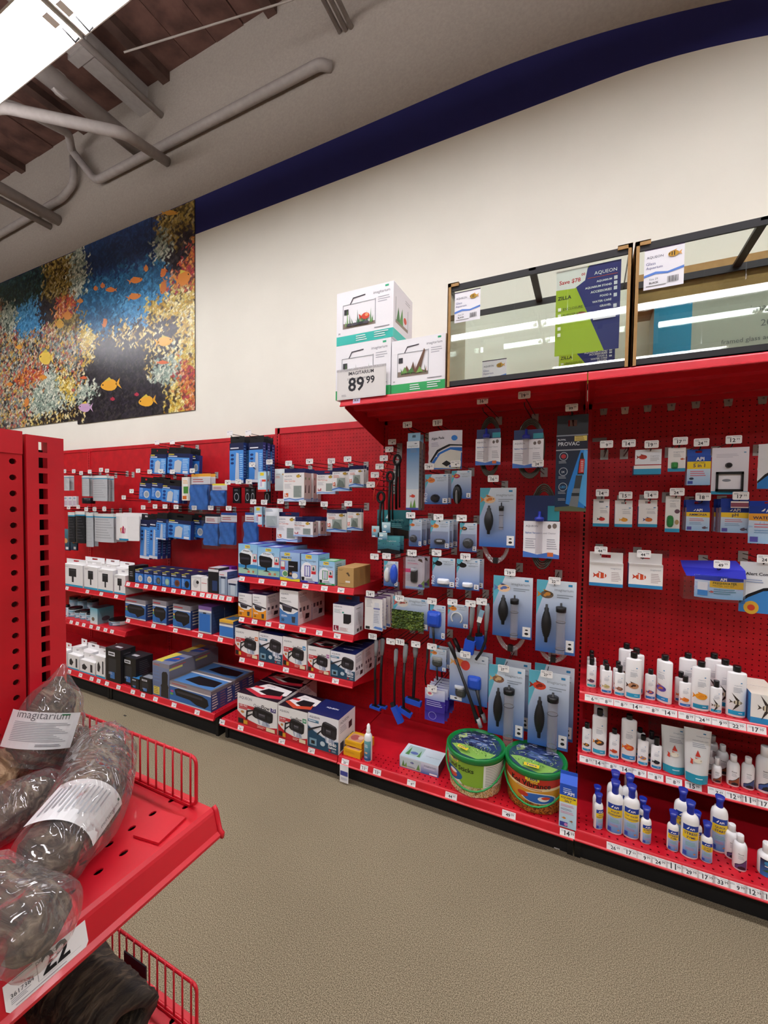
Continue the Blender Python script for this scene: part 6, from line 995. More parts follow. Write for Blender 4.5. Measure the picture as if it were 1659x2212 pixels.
t = pouch('freshwater master test kit in a clear blue topped case', 1500, 1606, 1240, 1288, YDp-.02, .02, [('g', 0, 0, 1, 1, '#8fc0e8', '#dfe9f2'), ('r', .0, .78, 1, 1, '#2f3fb0'), ('t', 'API', .5, .8, .14, '#fff', True), ('p', [(.3, .5), (1, .46), (1, .76), (.3, .78)], '#f0c030'), ('t', 'FRESHWATER', .36, .64, .5, '#4a5a2a', True), ('t', 'MASTER TEST KIT', .36, .54, .44, '#4a5a2a'), ('l', .38, .4, .46, 3, .09, '#5a8fa0'), ('r', .06, .3, .26, .7, '#eef0f4'), ('r', .06, .1, .26, .34, '#3f8fd8'), ('f', .34, .3, .12, '#c8605a', '#3a4a3a', 1)], '#b9c4e8', name='test_kit_case')
bb = t.children[0].bound_box; w_ = max(v[0] for v in bb); h_ = max(v[2] for v in bb)
m = MB(); m.poly([(-.03, .0, h_*.9), (w_, -.03, h_*.95), (w_*1.0, -.01, h_*1.3), (-.04, .05, h_*1.25)], '#3338b8').poly([(-.04, .05, h_*1.25), (w_, -.01, h_*1.3), (w_*.9, .05, h_*1.65), (-.04, .09, h_*1.5)], '#4448cc').build('lid', vc(.2), t); MB().box(-.045, w_, -.025, .06, -.01, h_*.95).build('clear_case', CLEAR, t); hook(1558, 1218.6, YD-.04, '4999', 'the master test kit')
pouch('white and blue combination alert bag cut by the picture edge', 1597, 1700, 1212, 1320, YDp, .008, [('r', 0, 0, 1, 1, '#e6e9ec'), ('p', [(0, 0), (1, 0), (1, .5), (.5, .44), (.2, .3), (0, .16)], '#3f86c8'), ('p', [(0, .16), (.2, .3), (.5, .44), (1, .5), (1, .56), (.5, .5), (.18, .36), (0, .22)], '#1a1b22'), ('t', 'Alert Combo', .12, .74, .62, '#33363f', True), ('e', .26, .1, .16, .13, '#d8a83a'), ('e', .26, .1, .08, .06, '#c8402a'), ('l', .14, .64, .4, 2, .04, '#8fa4c8')], '#e0e3e8', name='alert_bag'); hook(1652, 1207, YD, '2499', 'the combination alert bag')
# ---------------------------------------------------------------- section D: bottles
z1, z2, z3 = ZD[0], ZD[1], BD
K = 'white bottle '
bottle('small white bottle with a betta fish', 'imag', 1267, 1288, 1486, 1436, 1421, z1, imagbot('#5a4a78', '#7a4a3a', 1, '#2fb0b4'), behind=[(0, .06), (0, .12)])
bottle('small white bottle with a pale striped fish', 'imag', 1298, 1322, 1499, 1447, 1434, z1, imagbot('#d8c890', '#b8a870', 1, '#2a7cc0'), behind=[(-.004, .055)])
bottle('small white bottle with a brown guppy', 'imag', 1327, 1350, 1504, 1452, 1437, z1, imagbot('#8a5a48', '#b8806a', 1), behind=[(-.004, .055)])
bottle('large white bottle with a brown guppy', 'imag', 1350, 1386, 1512, 1421, 1408, z1, imagbot('#c8906a', '#4a2f28', 1, big=True), behind=[(.016, .07), (-.02, .13)])
bottle('small white bottle with a purple and orange fish', 'imag', 1393, 1417, 1513, 1456, 1445, z1, imagbot('#5a4a98', '#d8703a', 1, '#2a7cc0'))
bottle('large white bottle turned so its purple fish shows at the edge', 'imag', 1416, 1455, 1520, 1426, 1414, z1, imagbot('#5f4aa8', '#c8703a', 1, '#2a8fcc', True), twist=-.75)
bottle('small white bottle with an orange oval fish', 'imag', 1467, 1494, 1529, 1473, 1460, z1, imagbot('#e8852a', '#d8662a', 1, '#2a78c4'), behind=[(-.008, .05)])
bottle('large white bottle with a large orange oval fish', 'imag', 1494, 1535, 1537, 1440, 1428, z1, imagbot('#f0a02a', '#e8902a', 1, '#1f8fb4', True), behind=[(-.03, .1)])
bottle('small white bottle with a striped angelfish', 'imag', 1534, 1561, 1542, 1484, 1470, z1, imagbot('#4a403a', '#c8b890', 1, '#25a8cc', False, 'angel'))
bottle('large white bottle with a striped angelfish', 'imag', 1570, 1614, 1551, 1451, 1438, z1, imagbot('#4f443c', '#c8b48a', 1, '#25a0cc', True, 'angel'), behind=[(-.022, .075), (-.045, .15)])
carton('white box with a striped angelfish at the right picture edge', (z1, 2.182), 1620, 1690, 1497, .1, [('r', 0, 0, 1, 1, '#f2f0ea'), ('r', 0, 0, 1, .2, '#2f90cc')]+angel(.5, .55, .8, 1.3), [('r', 0, 0, 1, 1, '#2a86c4')], (), ('#f2f0ea', '#2a86c4', '#ece8d8'), dy=.014, name='angelfish_box', behind=1)
bottle('small white bottle with a dark discus, lower shelf left end', 'imag', 1257, 1277, 1625, 1572, 1561, z2, imagbot('#4a3a30', '#e0983a', 1, '#2a9cc8'))
bottle('large white bottle with a dark orange discus', 'imag', 1278, 1310, 1633, 1545, 1531, z2, imagbot('#4f4038', '#e08a2a', 1, '#35a8c8', True), behind=[(.008, .13)])
bottle('small white bottle with an orange red discus', 'imag', 1315, 1338, 1640, 1584, 1574, z2, imagbot('#d85a2a', '#c8402a', 1))
bottle('large white bottle with an orange red discus', 'imag', 1341, 1375, 1646, 1553, 1543, z2, imagbot('#d8562a', '#e8862a', 1, '#2a90cc', True))
bottle('small white bottle with an orange and blue goldfish', 'imag', 1377, 1401, 1655, 1598, 1588, z2, imagbot('#e09a4a', '#6a7ab0', 1), behind=[(-.006, .07)])
bottle('small white bottle with a black moor goldfish', 'imag', 1406, 1430, 1663, 1609, 1592, z2, imagbot('#1c1c24', '#26262e', 1, '#2a90c4'), behind=[(-.014, .05)])
def standpouch(label, l, r, yb, tl, tr, Y, lean):
    X0, X1 = xon(l, Y, z2), xon(r, Y, z2); w = X1-X0; H = onY((l+r)/2, tl, Y)[2]-z2; t = thing('stand_up_pouch', label, 'pouch', (X0, Y, z2+.0006), 0, 'stand up salt pouches', -lean)
    n, m = 10, 8; V = []; F = []; xs = lambda u, v: (u-.5)*w*(1+.28*v)+w/2
    M = lambda u, v, o: (xs(u/w, v/H), -.022*math.sin(math.pi*u/w)*(1-v/H)-o, v)
    for j in range(m+1):
        for i in range(n+1): V.append(M(w*i/n, H*j/m, -.0006))
    F = [(j*(n+1)+i, j*(n+1)+i+1, (j+1)*(n+1)+i+1, (j+1)*(n+1)+i) for j in range(m) for i in range(n)]; b = len(V)
    for j in range(m+1): V += [(xs(0, j/m), .001+.02*(1-j/m), H*j/m), (xs(1, j/m), .001+.02*(1-j/m), H*j/m)]
    F += [(b+2*j+1, b+2*j, b+2*j+2, b+2*j+3) for j in range(m)]+[(j*(n+1), (j+1)*(n+1), b+2*j+2, b+2*j) for j in range(m)]+[((j+1)*(n+1)+n, j*(n+1)+n, b+2*j+1, b+2*j+3) for j in range(m)]
    MB().add(V, F, '#d9dad8', True).build('bag', PG, t)
    mb = MB(); ops = [('r', 0, 0, 1, .16, '#2393ac'), ('t', 'imagitarium', .45, .86, .5, '#8a93a0'), ('r', .7, .92, .8, .94, '#2a6f9a'), ('t', 'aquarium salt', .3, .78, .6, '#9aa0a8'), ('l', .3, .73, .6, 3, .03, '#8a8f98'), ('f', .5, .42, .6, '#e0d8c4', '#c8402f', 1), ('p', [(.4, .5), (.5, .62), (.62, .5)], '#c23a2f'), ('p', [(.18, .36), (.3, .44), (.3, .34)], '#c8402f'), ('l', .4, .09, .4, 1, .04, '#c9ecf0')]
    printed(mb, M, w, H, ops, 9, .0012).build('printed_front', PG, t)
standpouch('left stand up salt pouch with a red and cream goldfish', 1432, 1478, 1667, 1572, 0, 2.23, .05); standpouch('right stand up salt pouch with a red and cream goldfish', 1481, 1528, 1673, 1577, 0, 2.198, .05)
pouch('crumpled clear bag tucked behind the salt pouches', 1400, 1520, 1540, 1610, 2.40, .02, (), '#a9a6a4', mt=CLEAR, name='clear_bag')
S_ = 'white conditioner bottle '
bottle('smallest white conditioner bottle with a brown swoosh', 'sea', 1539, 1561, 1693, 1652, 1636, z2, seabot('Prime', '#8a4a34'), behind=[(-.012, .06)], sq=1)
bottle('medium white conditioner bottle with a brown swoosh', 'sea', 1572, 1601, 1701, 1645, 1631, z2, seabot('Prime', '#8f4f36'), behind=[(-.02, .075), (-.04, .15)], sq=1)
bottle('white conditioner bottle with a dark blue swoosh', 'sea', 1604, 1633, 1708, 1649, 1636, z2, seabot('Stability', '#3a4f7a'), sq=1)
bottle('largest white conditioner bottle with a blue swoosh at the edge', 'sea', 1636, 1676, 1716, 1634, 1612, z2, seabot('Stability', '#3a5a9a'), sq=1)
bottle('small blue capped bottle turned sideways, leftmost on the deck', 'api', 1281, 1303, 1793, 1732, 1714, z3, apibot('AQUA', 'ESSENTIAL'), twist=.6, behind=[(-.004, .055)], sq=.8)
bottle('tall blue capped bottle labelled aqua essential', 'api', 1309, 1346, 1804, 1712, 1686, z3, apibot('AQUA', 'ESSENTIAL'), behind=[(.004, .075)], sq=.75)
bottle('tall blue capped bottle labelled tap water conditioner', 'api', 1345, 1382, 1814, 1721, 1695, z3, apibot('TAP WATER', 'CONDITIONER'), behind=[(-.002, .075)], sq=.75)
bottle('small blue capped bottle labelled stress coat', 'api', 1383, 1408, 1825, 1766, 1743, z3, apibot('STRESS', 'COAT'), twist=.35, behind=[(-.006, .06)], sq=.8)
bottle('small blue capped bottle labelled stress zyme', 'api', 1441, 1467, 1841, 1777, 1752, z3, apibot('STRESS', 'ZYME'), sq=.8)
bottle('tall blue capped bottle labelled stress zyme', 'api', 1471, 1511, 1857, 1756, 1731, z3, apibot('STRESS', 'ZYME'), behind=[(-.012, .08)], sq=.75)
bottle('small blue capped bottle labelled quick start', 'api', 1514, 1541, 1866, 1804, 1776, z3, apibot('QUICK', 'START'), behind=[(-.024, .055)], sq=.8)
bottle('tall blue capped bottle labelled quick start', 'api', 1535, 1574, 1844, 1742, 1720, z3, apibot('QUICK', 'START'), sq=.75)
bottle('small white bottle with a purple swoosh', 'sea', 1585, 1617, 1884, 1818, 1803, z3, seabot('Flourish', '#5a4a7a'), behind=[(-.012, .055), (-.024, .11), (-.036, .165)], sq=1)
bottle('dark bottle with a clear cap and blue label at the edge', 'sea', 1641, 1684, 1899, 1842, 1822, z3, [('g', .1, 0, .9, 1, '#2a7cc8', '#1a1f2a'), ('e', .4, .8, .12, .12, '#3f8fc0'), ('l', .3, .6, .4, 1, .14, '#e8ece8'), ('p', [(.2, .3), (.5, .5), (.8, .3)], '#2f6a3a')], sq=1)
bottle('dark labelled bottle standing at the back behind the blue caps', 'sea', 1341, 1366, 1768, 1700, 1672, z3, [('r', .1, .4, .9, .9, '#16204e'), ('t', 'API', .44, .7, .2, '#fff', True), ('r', .1, .1, .9, .4, '#e0c030')], sq=1)
q = [onY(u, v, YP-.006) for u, v in ((1392, 1722), (1560, 1776), (1640, 1780), (1632, 1797), (1560, 1800), (1392, 1738))]
MB().poly([(a, b, c) for a, b, c in q], '#9a9694').poly([(a, b+.001, c) for a, b, c in q][::-1], '#9a9694').build('strip', PM, tag(link('torn_strip', None), 'torn grey paper strip on the back panel behind the deck bottles', 'paper strip'))
# ================================================================= section B: cartridges on pegs
YHB = 2.33; YBp = YHB+.02
CB = ('#edebe8', '#dcd6d2', '#1d2456'); FLAP = ('#1d2456', .03, .3)
CS_ = [('p', [(.2, .3), (.5, .3), (.5, .6), (.3, .55)], '#4a4644'), ('e', .4, .8, .15, .05, '#7fae7a'), ('r', 0, 0, 1, .1, '#a9c8ea')]
hang('large filter cartridge box marked L, upper row', 612, 657, 1022, 1083, YBp, .04, lcart('L'), CS_, (), CB, tab=FLAP, behind=3, gap=.012, name='cartridge_box', group='filter cartridge boxes'); hook(625, 1001, YHB, '17', 'the upper large cartridge boxes')
pouch('clear filter pouch at the left of the upper cartridge row', 594, 620, 1013, 1060, YBp+.03, .012, xsp('L')[1:4], '#c9d0d2', mt=None, name='filter_pouch')
hang('medium filter cartridge box marked M, upper row', 684, 725, 1026, 1067, YBp+.02, .04, lcart('M', '#b8323a'), CS_, (), CB, tab=FLAP, name='cartridge_box', group='filter cartridge boxes'); hook(670, 997, YHB, '14', 'the upper medium cartridge box')
pouch('white filter pouch with an orange square, upper row', 718, 755, 1011, 1061, YBp, .02, xsp('S'), '#e6e5e4', behind=1, name='filter_pouch'); hook(717, 996, YHB, '12', 'the upper orange square pouches')
pouch('white filter pouch at the right end of the upper row', 754, 786, 1007, 1052, YBp, .016, xsp('S'), '#e8e8ea', behind=2, step=.025, name='filter_pouch'); hook(752, 992, YHB, '9', 'the upper right pouches')
hang('large filter cartridge box marked L, lower row', 597, 643, 1115, 1169, YBp, .05, lcart('L'), CS_, (), CB, tab=FLAP, name='cartridge_box', group='filter cartridge boxes'); hook(607.6, 1083, YHB, '27', 'the lower large cartridge box')
hang('medium filter cartridge box marked M, lower row', 634, 676, 1126, 1158, YBp-.02, .06, lcart('M', '#b8323a'), CS_, (), CB, tab=FLAP, behind=2, gap=.02, name='cartridge_box', group='filter cartridge boxes'); hook(654.6, 1086, YHB-.02, '21', 'the lower medium cartridge boxes')
pouch('white filter pouch with an orange square, lower row', 706, 749, 1100, 1148, YBp, .02, xsp('S'), '#e4e3e2', behind=2, name='filter_pouch'); hook(701.6, 1089, YHB, '12', 'the lower orange square pouches')
pouch('white filter pouch at the right end of the lower row', 750, 781, 1098, 1145, YBp, .016, xsp('S'), '#ecebea', behind=1, name='filter_pouch'); hook(753.4, 1088, YHB, '9', 'the lower right pouches')
pouch('pale speckled filter pouch left of the lower cartridge boxes', 573, 603, 1097, 1139, YBp, .02, [('l', .1, .9, .7, 2, .06, '#8a98b0'), ('r', .1, .1, .9, .6, '#b4bfc0'), ('l', .12, .56, .7, 7, .07, '#8fa0a0')], '#d8dee2', behind=1, name='filter_pouch'); hook(572, 1085, YHB, '12', 'the pale speckled pouches')
RB = [('r', 0, 0, 1, 1, '#bfe0f0'), ('r', .28, .8, .72, .95, '#f0d832'), ('r', 0, 0, 1, .1, '#d8302c'), ('r', .2, .2, .8, .66, '#e9eef2'), ('r', .5, .5, .95, .6, '#d8402c'), ('r', .3, .26, .5, .6, '#c9b9d8')]
for lb, a, b, c, d, tg in [('small pale blue cartridge packet with a red base, upper', 557, 575, 1019, 1062, (546, 1004, '6')), ('small pale blue cartridge packet with a red base, lower', 549, 566, 1094, 1137, (548.5, 1084, '8'))]:
    hang(lb, a, b, c, d, YBp, .016, RB, (), (), ('#bfe0f0', '#8fb4cc', '#cfe6f0'), behind=1, name='cartridge_packet', gap=.012); hook(*tg[:2], YHB, tg[2], 'the %s red based packets' % ('upper' if 'upper' in lb else 'lower'))
hook(583.5, 998, YHB, '11', 'the clear filter pouch')
# ================================================================= section A: hanging filter media
YHA = 2.34; YAp = YHA+.02
MC = ('#2f6fc4', '#1f3a80', '#141a40'); MT = ('#15151a', .05, .3)
hang('tall blue cartridge box, left of the upper tall pair', 496, 526, 958, 1044, YAp, .03, marine('long'), [('l', .1, .9, .8, 12, .07, '#6f9ad0')], (), MC, tab=MT, behind=2, gap=.02, name='media_box'); hook(498, 936, YHA, '', 'the left tall blue boxes')
hang('tall blue cartridge box, right of the upper tall pair', 538, 568, 957, 1042, YAp, .03, marine('long'), [('l', .1, .9, .8, 12, .07, '#6f9ad0')], (), MC, tab=MT, behind=2, gap=.02, name='media_box'); hook(538, 935, YHA, '', 'the right tall blue boxes')
hang('wide blue media box, left of the top three', 323, 358, 981, 1023, YAp, .03, marine('pad'), (), (), MC, tab=MT, name='media_box', ry=.05, behind=1, gap=.03); hook(341, 956, YHA, '', 'the top left media boxes')
hang('wide blue media box with white waves, middle of the top three', 361, 408, 979, 1022, YAp, .03, marine('pad'), (), (), MC, tab=MT, name='media_box', ry=.06, behind=1, gap=.03); hook(374, 955, YHA, '', 'the top right media boxes')
hang('dark end blue media box, right of the top three', 411, 430, 984, 1024, YAp+.06, .03, marine('media'), (), (), MC, tab=MT, name='media_box', ry=.04)
for i, (a, b, c, d, k, bh) in enumerate([(300, 325, 1042, 1078, 'media', 1), (326, 349, 1042, 1078, 'media', 1), (349, 386, 1047, 1083, 'pad', 1)]):
    hang('dark blue media box, %s in the second row' % ('first', 'second', 'third')[i], a, b, c, d, YAp, .035, marine(k), (), (), MC, tab=MT, name='media_box', ry=.08, behind=bh, gap=.02)
hang('small white and green algae remover box', 393, 410, 1031, 1081, YAp, .025, [('r', 0, 0, 1, 1, '#ecebe2'), ('r', .2, .3, .8, .6, '#4a8f3a'), ('l', .15, .85, .7, 3, .06, '#e8a03a'), ('r', .1, .05, .6, .2, '#d8702a')], (), (), ('#ecebe2', '#d0cfc6', '#dddcd0'), name='media_box')
def padbag(label, x0, x1, yt, yb, Yf, top, bh=0):
    ym = (yt+yb)/2; X0, X1 = onY(x0, ym, Yf)[0], onY(x1, ym, Yf)[0]; Zt, Zb = onY(x0, yt, Yf)[2], onY(x0, yb, Yf)[2]; w, h = X1-X0, Zt-Zb; t = thing('filter_pad_bag', label, 'filter pad', (X0, Yf, Zb), 0, 'bagged blue filter pads')
    rr = random.Random(int(x0)); n, m = 8, 10; V = [(w*.04+w*.92*i/n, -.022-.006*math.sin(i*1.7+j)-.004*rr.random(), h*.1+h*.62*j/m) for j in range(m+1) for i in range(n+1)]
    F = [(j*(n+1)+i, j*(n+1)+i+1, (j+1)*(n+1)+i+1, (j+1)*(n+1)+i) for j in range(m) for i in range(n)]
    MB().add(V, F, [rr.choice(['#2f6fc0', '#3374c5', '#2d6bbb', '#3170c1']) for _ in F], True).box(w*.04, w*.96, -.018, .0, h*.1, h*.72, '#2f6cbc').build('sponge_pad', PM, t)
    printed(MB().box(0, w, -.002, -.001, h*.74, h, '#e9e7e4'), lambda u, v, o: (u, -.002-o, h*.74+v), w, h*.26, [('r', 0, .72, 1, 1, top), ('l', .08, .4, .6, 2, .2, '#c8504a')]).build('header', PV, t)
    MB().box(-.003, w+.003, -.034, .002, 0, h*.9).build('plastic_bag', CLEAR, t)
    for k in range(bh): dup(t, (X0+.01, Yf+.04*(k+1), Zb), label+', %s from the front' % ORD[k])
    return t
padbag('bagged blue filter pad with an orange header, upper left', 414, 455, 1024, 1109, YAp, '#e8a83a', 1); padbag('bagged blue filter pad with a yellow corner, upper right', 459, 491, 1045, 1098, YAp, '#e8d84a')
padbag('bagged blue filter pad, left of the lower three', 444, 477, 1110, 1184, YAp, '#16203a'); padbag('bagged blue filter pad with a green density label', 478, 512, 1107, 1182, YAp, '#2a4f98'); padbag('bagged blue filter pad, right of the lower three', 530, 560, 1107, 1180, YAp, '#2a4f98')
for i, (a, b) in enumerate([(503, 519), (529, 540), (541, 551), (571, 583)]):
    hang('small black valve packet, number %s from the left under the tall boxes' % ('one', 'two', 'three', 'four')[i], a, b, 1053, 1087, YAp+.04, .012, [('r', 0, 0, 1, 1, '#17181d'), ('o', .5, .4, .32, .26, .2, '#b9bcc4'), ('l', .2, .85, .6, 2, .06, '#9aa0ac')], (), (), ('#17181d', '#101014', '#101014'), name='valve_packet')
for i, (a, b, c, d) in enumerate([(302, 322, 1122, 1205), (322, 340, 1122, 1205), (337, 358, 1120, 1164)]):
    hang('tall blue media box, %s of the lower tall group' % ('first', 'second', 'third')[i], a, b, c, d, YAp-(.0, .0, .02)[i], .03, marine('long'), [('l', .1, .9, .8, 12, .07, '#6f9ad0')], (), MC, tab=MT, name='media_box', ry=.04, behind=2 if i else 1, gap=.02)
hang('wide blue media box, left of the lower wide pair', 362, 411, 1121, 1160, YAp, .035, marine('pad'), (), (), MC, tab=MT, name='media_box', ry=.05, behind=1, gap=.03); hang('wide blue media box, right of the lower wide pair', 416, 441, 1122, 1160, YAp+.05, .035, marine('media'), (), (), MC, tab=MT, name='media_box', ry=.05)
WP = lambda c: [('r', 0, 0, 1, 1, c), ('l', .06, .95, .9, 10, .09, '#a9acaf' if c > '#8' else '#3a3b3f'), ('r', 0, .9, 1, 1, '#dcdcd8'), ('r', 0, .86, 1, .9, '#3a9ac0')]
for lb, a, b, c, d, col, bh, pf in [('grey filter pad pack at the far left of the upper row', 133, 150, 1028, 1060, '#bfc2c4', 1, .02), ('narrow grey filter pad pack in the upper row', 177, 193, 1028, 1072, '#b4b8ba', 1, .02), ('wide grey filter pad pack in the upper row', 201, 232, 1028, 1082, '#b9bdc0', 2, .02), ('black carbon pad pack, left of the black pair', 147, 162, 1106, 1170, '#2a2b2e', 1, .02), ('black carbon pad pack, right of the black pair', 163, 184, 1104, 1172, '#242528', 1, .025), ('narrow long grey pad pack beside the black packs', 186, 202, 1107, 1180, '#aeb2b4', 1, .02), ('wide grey pad pack in the lower row', 205, 246, 1109, 1169, '#c2c5c8', 3, .02)]:
    pouch(lb, a, b, c, d, YAp, pf, WP(col), col, name='pad_pack', behind=bh, step=.035, group='filter pad packs')
pouch('white folded filter pad pack with a magenta fish band', 251, 301, 1108, 1165, YAp-.03, .04, [('r', 0, 0, 1, 1, '#f0efee'), ('r', .34, 0, .66, 1, '#f6f4f4'), ('p', [(.4, .3), (.5, .62), (.6, .5), (.58, .3)], '#b82a5a'), ('p', [(.4, .3), (.36, .5), (.46, .56)], '#e8884a'), ('r', .3, .0, .7, .08, '#2f8fb8')], '#eeedec', name='pad_pack', header=('#f4f2f0', .12), behind=1, step=.06)
q = onY(182, 1081, YHA); t = thing('round_tin', 'round black tin hanging under the upper grey pads', 'tin', (q[0], q[1]+.04, q[2]-.03)); MB().lathe([(.05, 0), (.053, .006), (.053, .05), (.048, .056)], 20, '#16141c').build('tin', vc(.35), t)
for i, (a, b) in enumerate([(136, 146), (147, 156), (157, 165)]):
    hang('small white clip pack, number %s beside the round tin' % ('one', 'two', 'three')[i], a, b, 1072, 1094, YAp, .02, [('r', .1, .1, .9, .6, '#c8b4c4'), ('r', .2, .7, .8, .9, '#9ab0c0')], (), (), ('#e8e6e8', '#cfcdd0', '#ddd'), name='clip_pack')
for i, (a, b) in enumerate([(134, 150), (152, 166)]):
    hang('dark blue medicine packet, %s of the low pair at the far left' % ('left', 'right')[i], a, b, 1142, 1188, YAp+.03, .012, [('g', 0, 0, 1, 1, '#152a4a', '#4f8a9a'), ('e', .5, .45, .25, .12, '#d89a5a'), ('r', .5, .05, .85, .17, '#eee')], (), (), ('#1c3050', '#15233c', '#15233c'), name='medicine_packet')
AT = [(141, 1018, 'the far left upper pads'), (161, 1018, 'nothing, second in the upper left tag row'), (177, 1022, 'the narrow upper grey pads'), (195.5, 1019, 'nothing, fourth in the upper left tag row'), (220, 1015, 'the wide upper grey pads'), (233, 1017, 'nothing, sixth in the upper left tag row'), (300, 1017, 'the first dark media boxes'), (325, 1019, 'the second dark media boxes'), (349, 1018, 'the third dark media boxes'), (374, 1019, 'nothing, left of the algae remover box'), (417, 1017, 'the orange header pads'), (269, 1074.5, 'the white folded pads'), (286, 1061, 'nothing, above the white folded pads'),
      (136, 1095, 'the far left medicine packets'), (150, 1096, 'the left black pads'), (170.6, 1095, 'the right black pads'), (188, 1100, 'the narrow long pads'), (206, 1100, 'the lower wide grey pads'), (227, 1099.5, 'nothing, right of the lower wide pads'), (311, 1096, 'the first lower tall boxes'), (336.6, 1094, 'the second lower tall boxes'), (358, 1094, 'the third lower tall boxes'), (382, 1095, 'the lower wide boxes'), (421, 1097, 'nothing, left of the lower blue pads'), (457, 1097, 'the lower left blue pad'), (495.5, 1098, 'the green label blue pad'), (493.5, 1042, 'the first black valve packet'), (516.4, 1040.6, 'the second black valve packet'), (539, 1040.6, 'the fourth black valve packet')]
for i, (u, v, l) in enumerate(AT): hook(u, v, YHA, ['9', '12', '14', '7', '19', '11'][i % 6], l)
# ================================================================= section A: shelves
a1, a2 = (ZA2[0], YA), (ZA2[1], YA)
WK = ('#f0efee', '#e2e1e2', '#f2f1f0')
for i, (x0, x1, c, r) in enumerate([(292, 310, '#c9cdd2', '#a8b0b4'), (311, 330, '#d8d4cc', '#b8b0a4'), (331, 349, '#4a4a48', '#6a6a66'), (350, 368, '#8fb4a0', '#a8c8b4'), (369, 391, '#7a4a3a', '#5a3428'), (392, 411, '#2a2a30', '#1c1c20')]):
    o = marine('media')[:-2]+[('e', .64, .34, .26, .24, c), ('e', .64, .34, .16, .14, r)]
    carton('small navy media box with %s pellets' % ('light grey', 'cream', 'dark grey', 'pale green', 'brown', 'black')[i], a1, x0, x1, 1229+i*2.2, .12, o, [('l', .1, .8, .7, 6, .1, '#5a6f9a')], [('r', 0, 0, 1, 1, '#16204a'), ('r', .1, .1, .5, .3, '#d8d04a')], ('#1b2a5e', '#172350', '#16204a'), name='media_carton', group='small navy media boxes', behind=1)
carton('small black media box at the left end of the upper shelf', a1, 278, 291, 1222, .12, [('l', .2, .6, .6, 3, .12, '#9a9aa4')], (), (), ('#141418', '#101014', '#1a1a20'), name='media_carton', dy=.01)
carton('white round pump box, left of the white pair', a1, 413, 433, 1244, .06, [('e', .5, .5, .3, .3, '#d0d0d0'), ('e', .7, .6, .15, .12, '#2a2a2e'), ('r', 0, .85, 1, 1, '#dcdce0')], (), (), WK, name='pump_carton', dy=.012); carton('white round pump box, right of the white pair', a1, 434, 448, 1248, .06, [('r', .1, .6, .9, .64, '#c8505a')], (), (), WK, name='pump_carton', dy=.012)
carton('tall dark media box with a red topped white band', a1, 450, 472, 1226, .1, [('r', 0, 0, 1, .85, '#1c1d24'), ('r', 0, .85, 1, .95, '#d8d8dc'), ('l', .1, .97, .7, 1, .05, '#c8404a'), ('r', .4, .1, .9, .5, '#2a3f6a')], (), (), ('#1c1d24', '#26262e', '#c9c4c8'), name='media_carton', dy=.012)
carton('grey blue filter box with a purple cap', a1, 473, 491, 1234, .1, [('r', 0, 0, 1, 1, '#8fa0b8'), ('r', 0, .8, 1, 1, '#e0dfe4'), ('l', .1, .85, .7, 1, .07, '#c8404a'), ('p', [(.3, .05), (.7, .05), (.7, .7), (.3, .7)], '#b9c8d8'), ('r', .2, .7, .8, .78, '#2a3050')], [('l', .1, .8, .7, 5, .12, '#1f2f5a')], (), ('#8fa0b8', '#3a4f80', '#c9b9d4'), name='media_carton'); carton('short grey blue filter box at the right end of the upper shelf', a1, 492, 513, 1252, .12, [('r', 0, 0, 1, 1, '#9aacc0'), ('r', 0, .8, 1, 1, '#d8d4da'), ('p', [(.3, .05), (.75, .05), (.75, .65), (.3, .7)], '#c3cfda'), ('r', .1, .68, .85, .78, '#2a3050')], [('l', .1, .8, .7, 5, .12, '#1f2f5a')], (), ('#8fa0b8', '#3a4f80', '#d9cfd8'), name='media_carton')
for i, (u, w_) in enumerate([(490, 1222), (504, 1224)]):
    q = onY(u, w_+10, YA+.25); t = thing('purple_cap_box', 'small purple capped box at the back, %s' % ('left of two', 'right of two')[i], 'box', (q[0], YA+.2, ZA2[0]+.0006)); MB().box(-.03, .03, 0, .06, 0, .135, '#cfc9d6', '#d8d4de').build('carton', PV, t); MB().box(-.03, .03, 0, .06, .136, .165, '#6a2a98').build('cap', PV, t)
CC = ('#2f5f9c', '#2a3f70', '#5a5658'); CSd = [('r', 0, .8, 1, 1, '#8f8c94'), ('l', .1, .7, .5, 5, .13, '#c9c4b8')]
carton('navy power filter carton, left of three on the lower shelf', a2, 271, 315, 1291, .17, marine('canister'), CSd, (), CC, name='filter_carton'); carton('navy power filter carton, middle of three on the lower shelf', a2, 330, 360, 1295, .17, marine('canister'), CSd, (), CC, name='filter_carton'); carton('navy power filter carton, right of three on the lower shelf', a2, 374, 412, 1304, .17, marine('canister'), CSd, (), CC, name='filter_carton', behind=1)
carton('carton with a large blue sponge picture', a2, 429, 457, 1308, .12, [('r', 0, 0, 1, 1, '#7f94b4'), ('r', 0, .86, 1, 1, '#7a5a9a'), ('r', 0, .78, 1, .86, '#e4e2e4'), ('r', .06, .06, .9, .72, '#2f72c4'), ('r', .36, .72, .6, .78, '#2a2f3a'), ('r', 0, 0, 1, .05, '#d8d8dc')], [('l', .1, .8, .7, 6, .12, '#3a4f78')], (), ('#7f94b4', '#33466e', '#5a3f80'), name='filter_carton', behind=1)
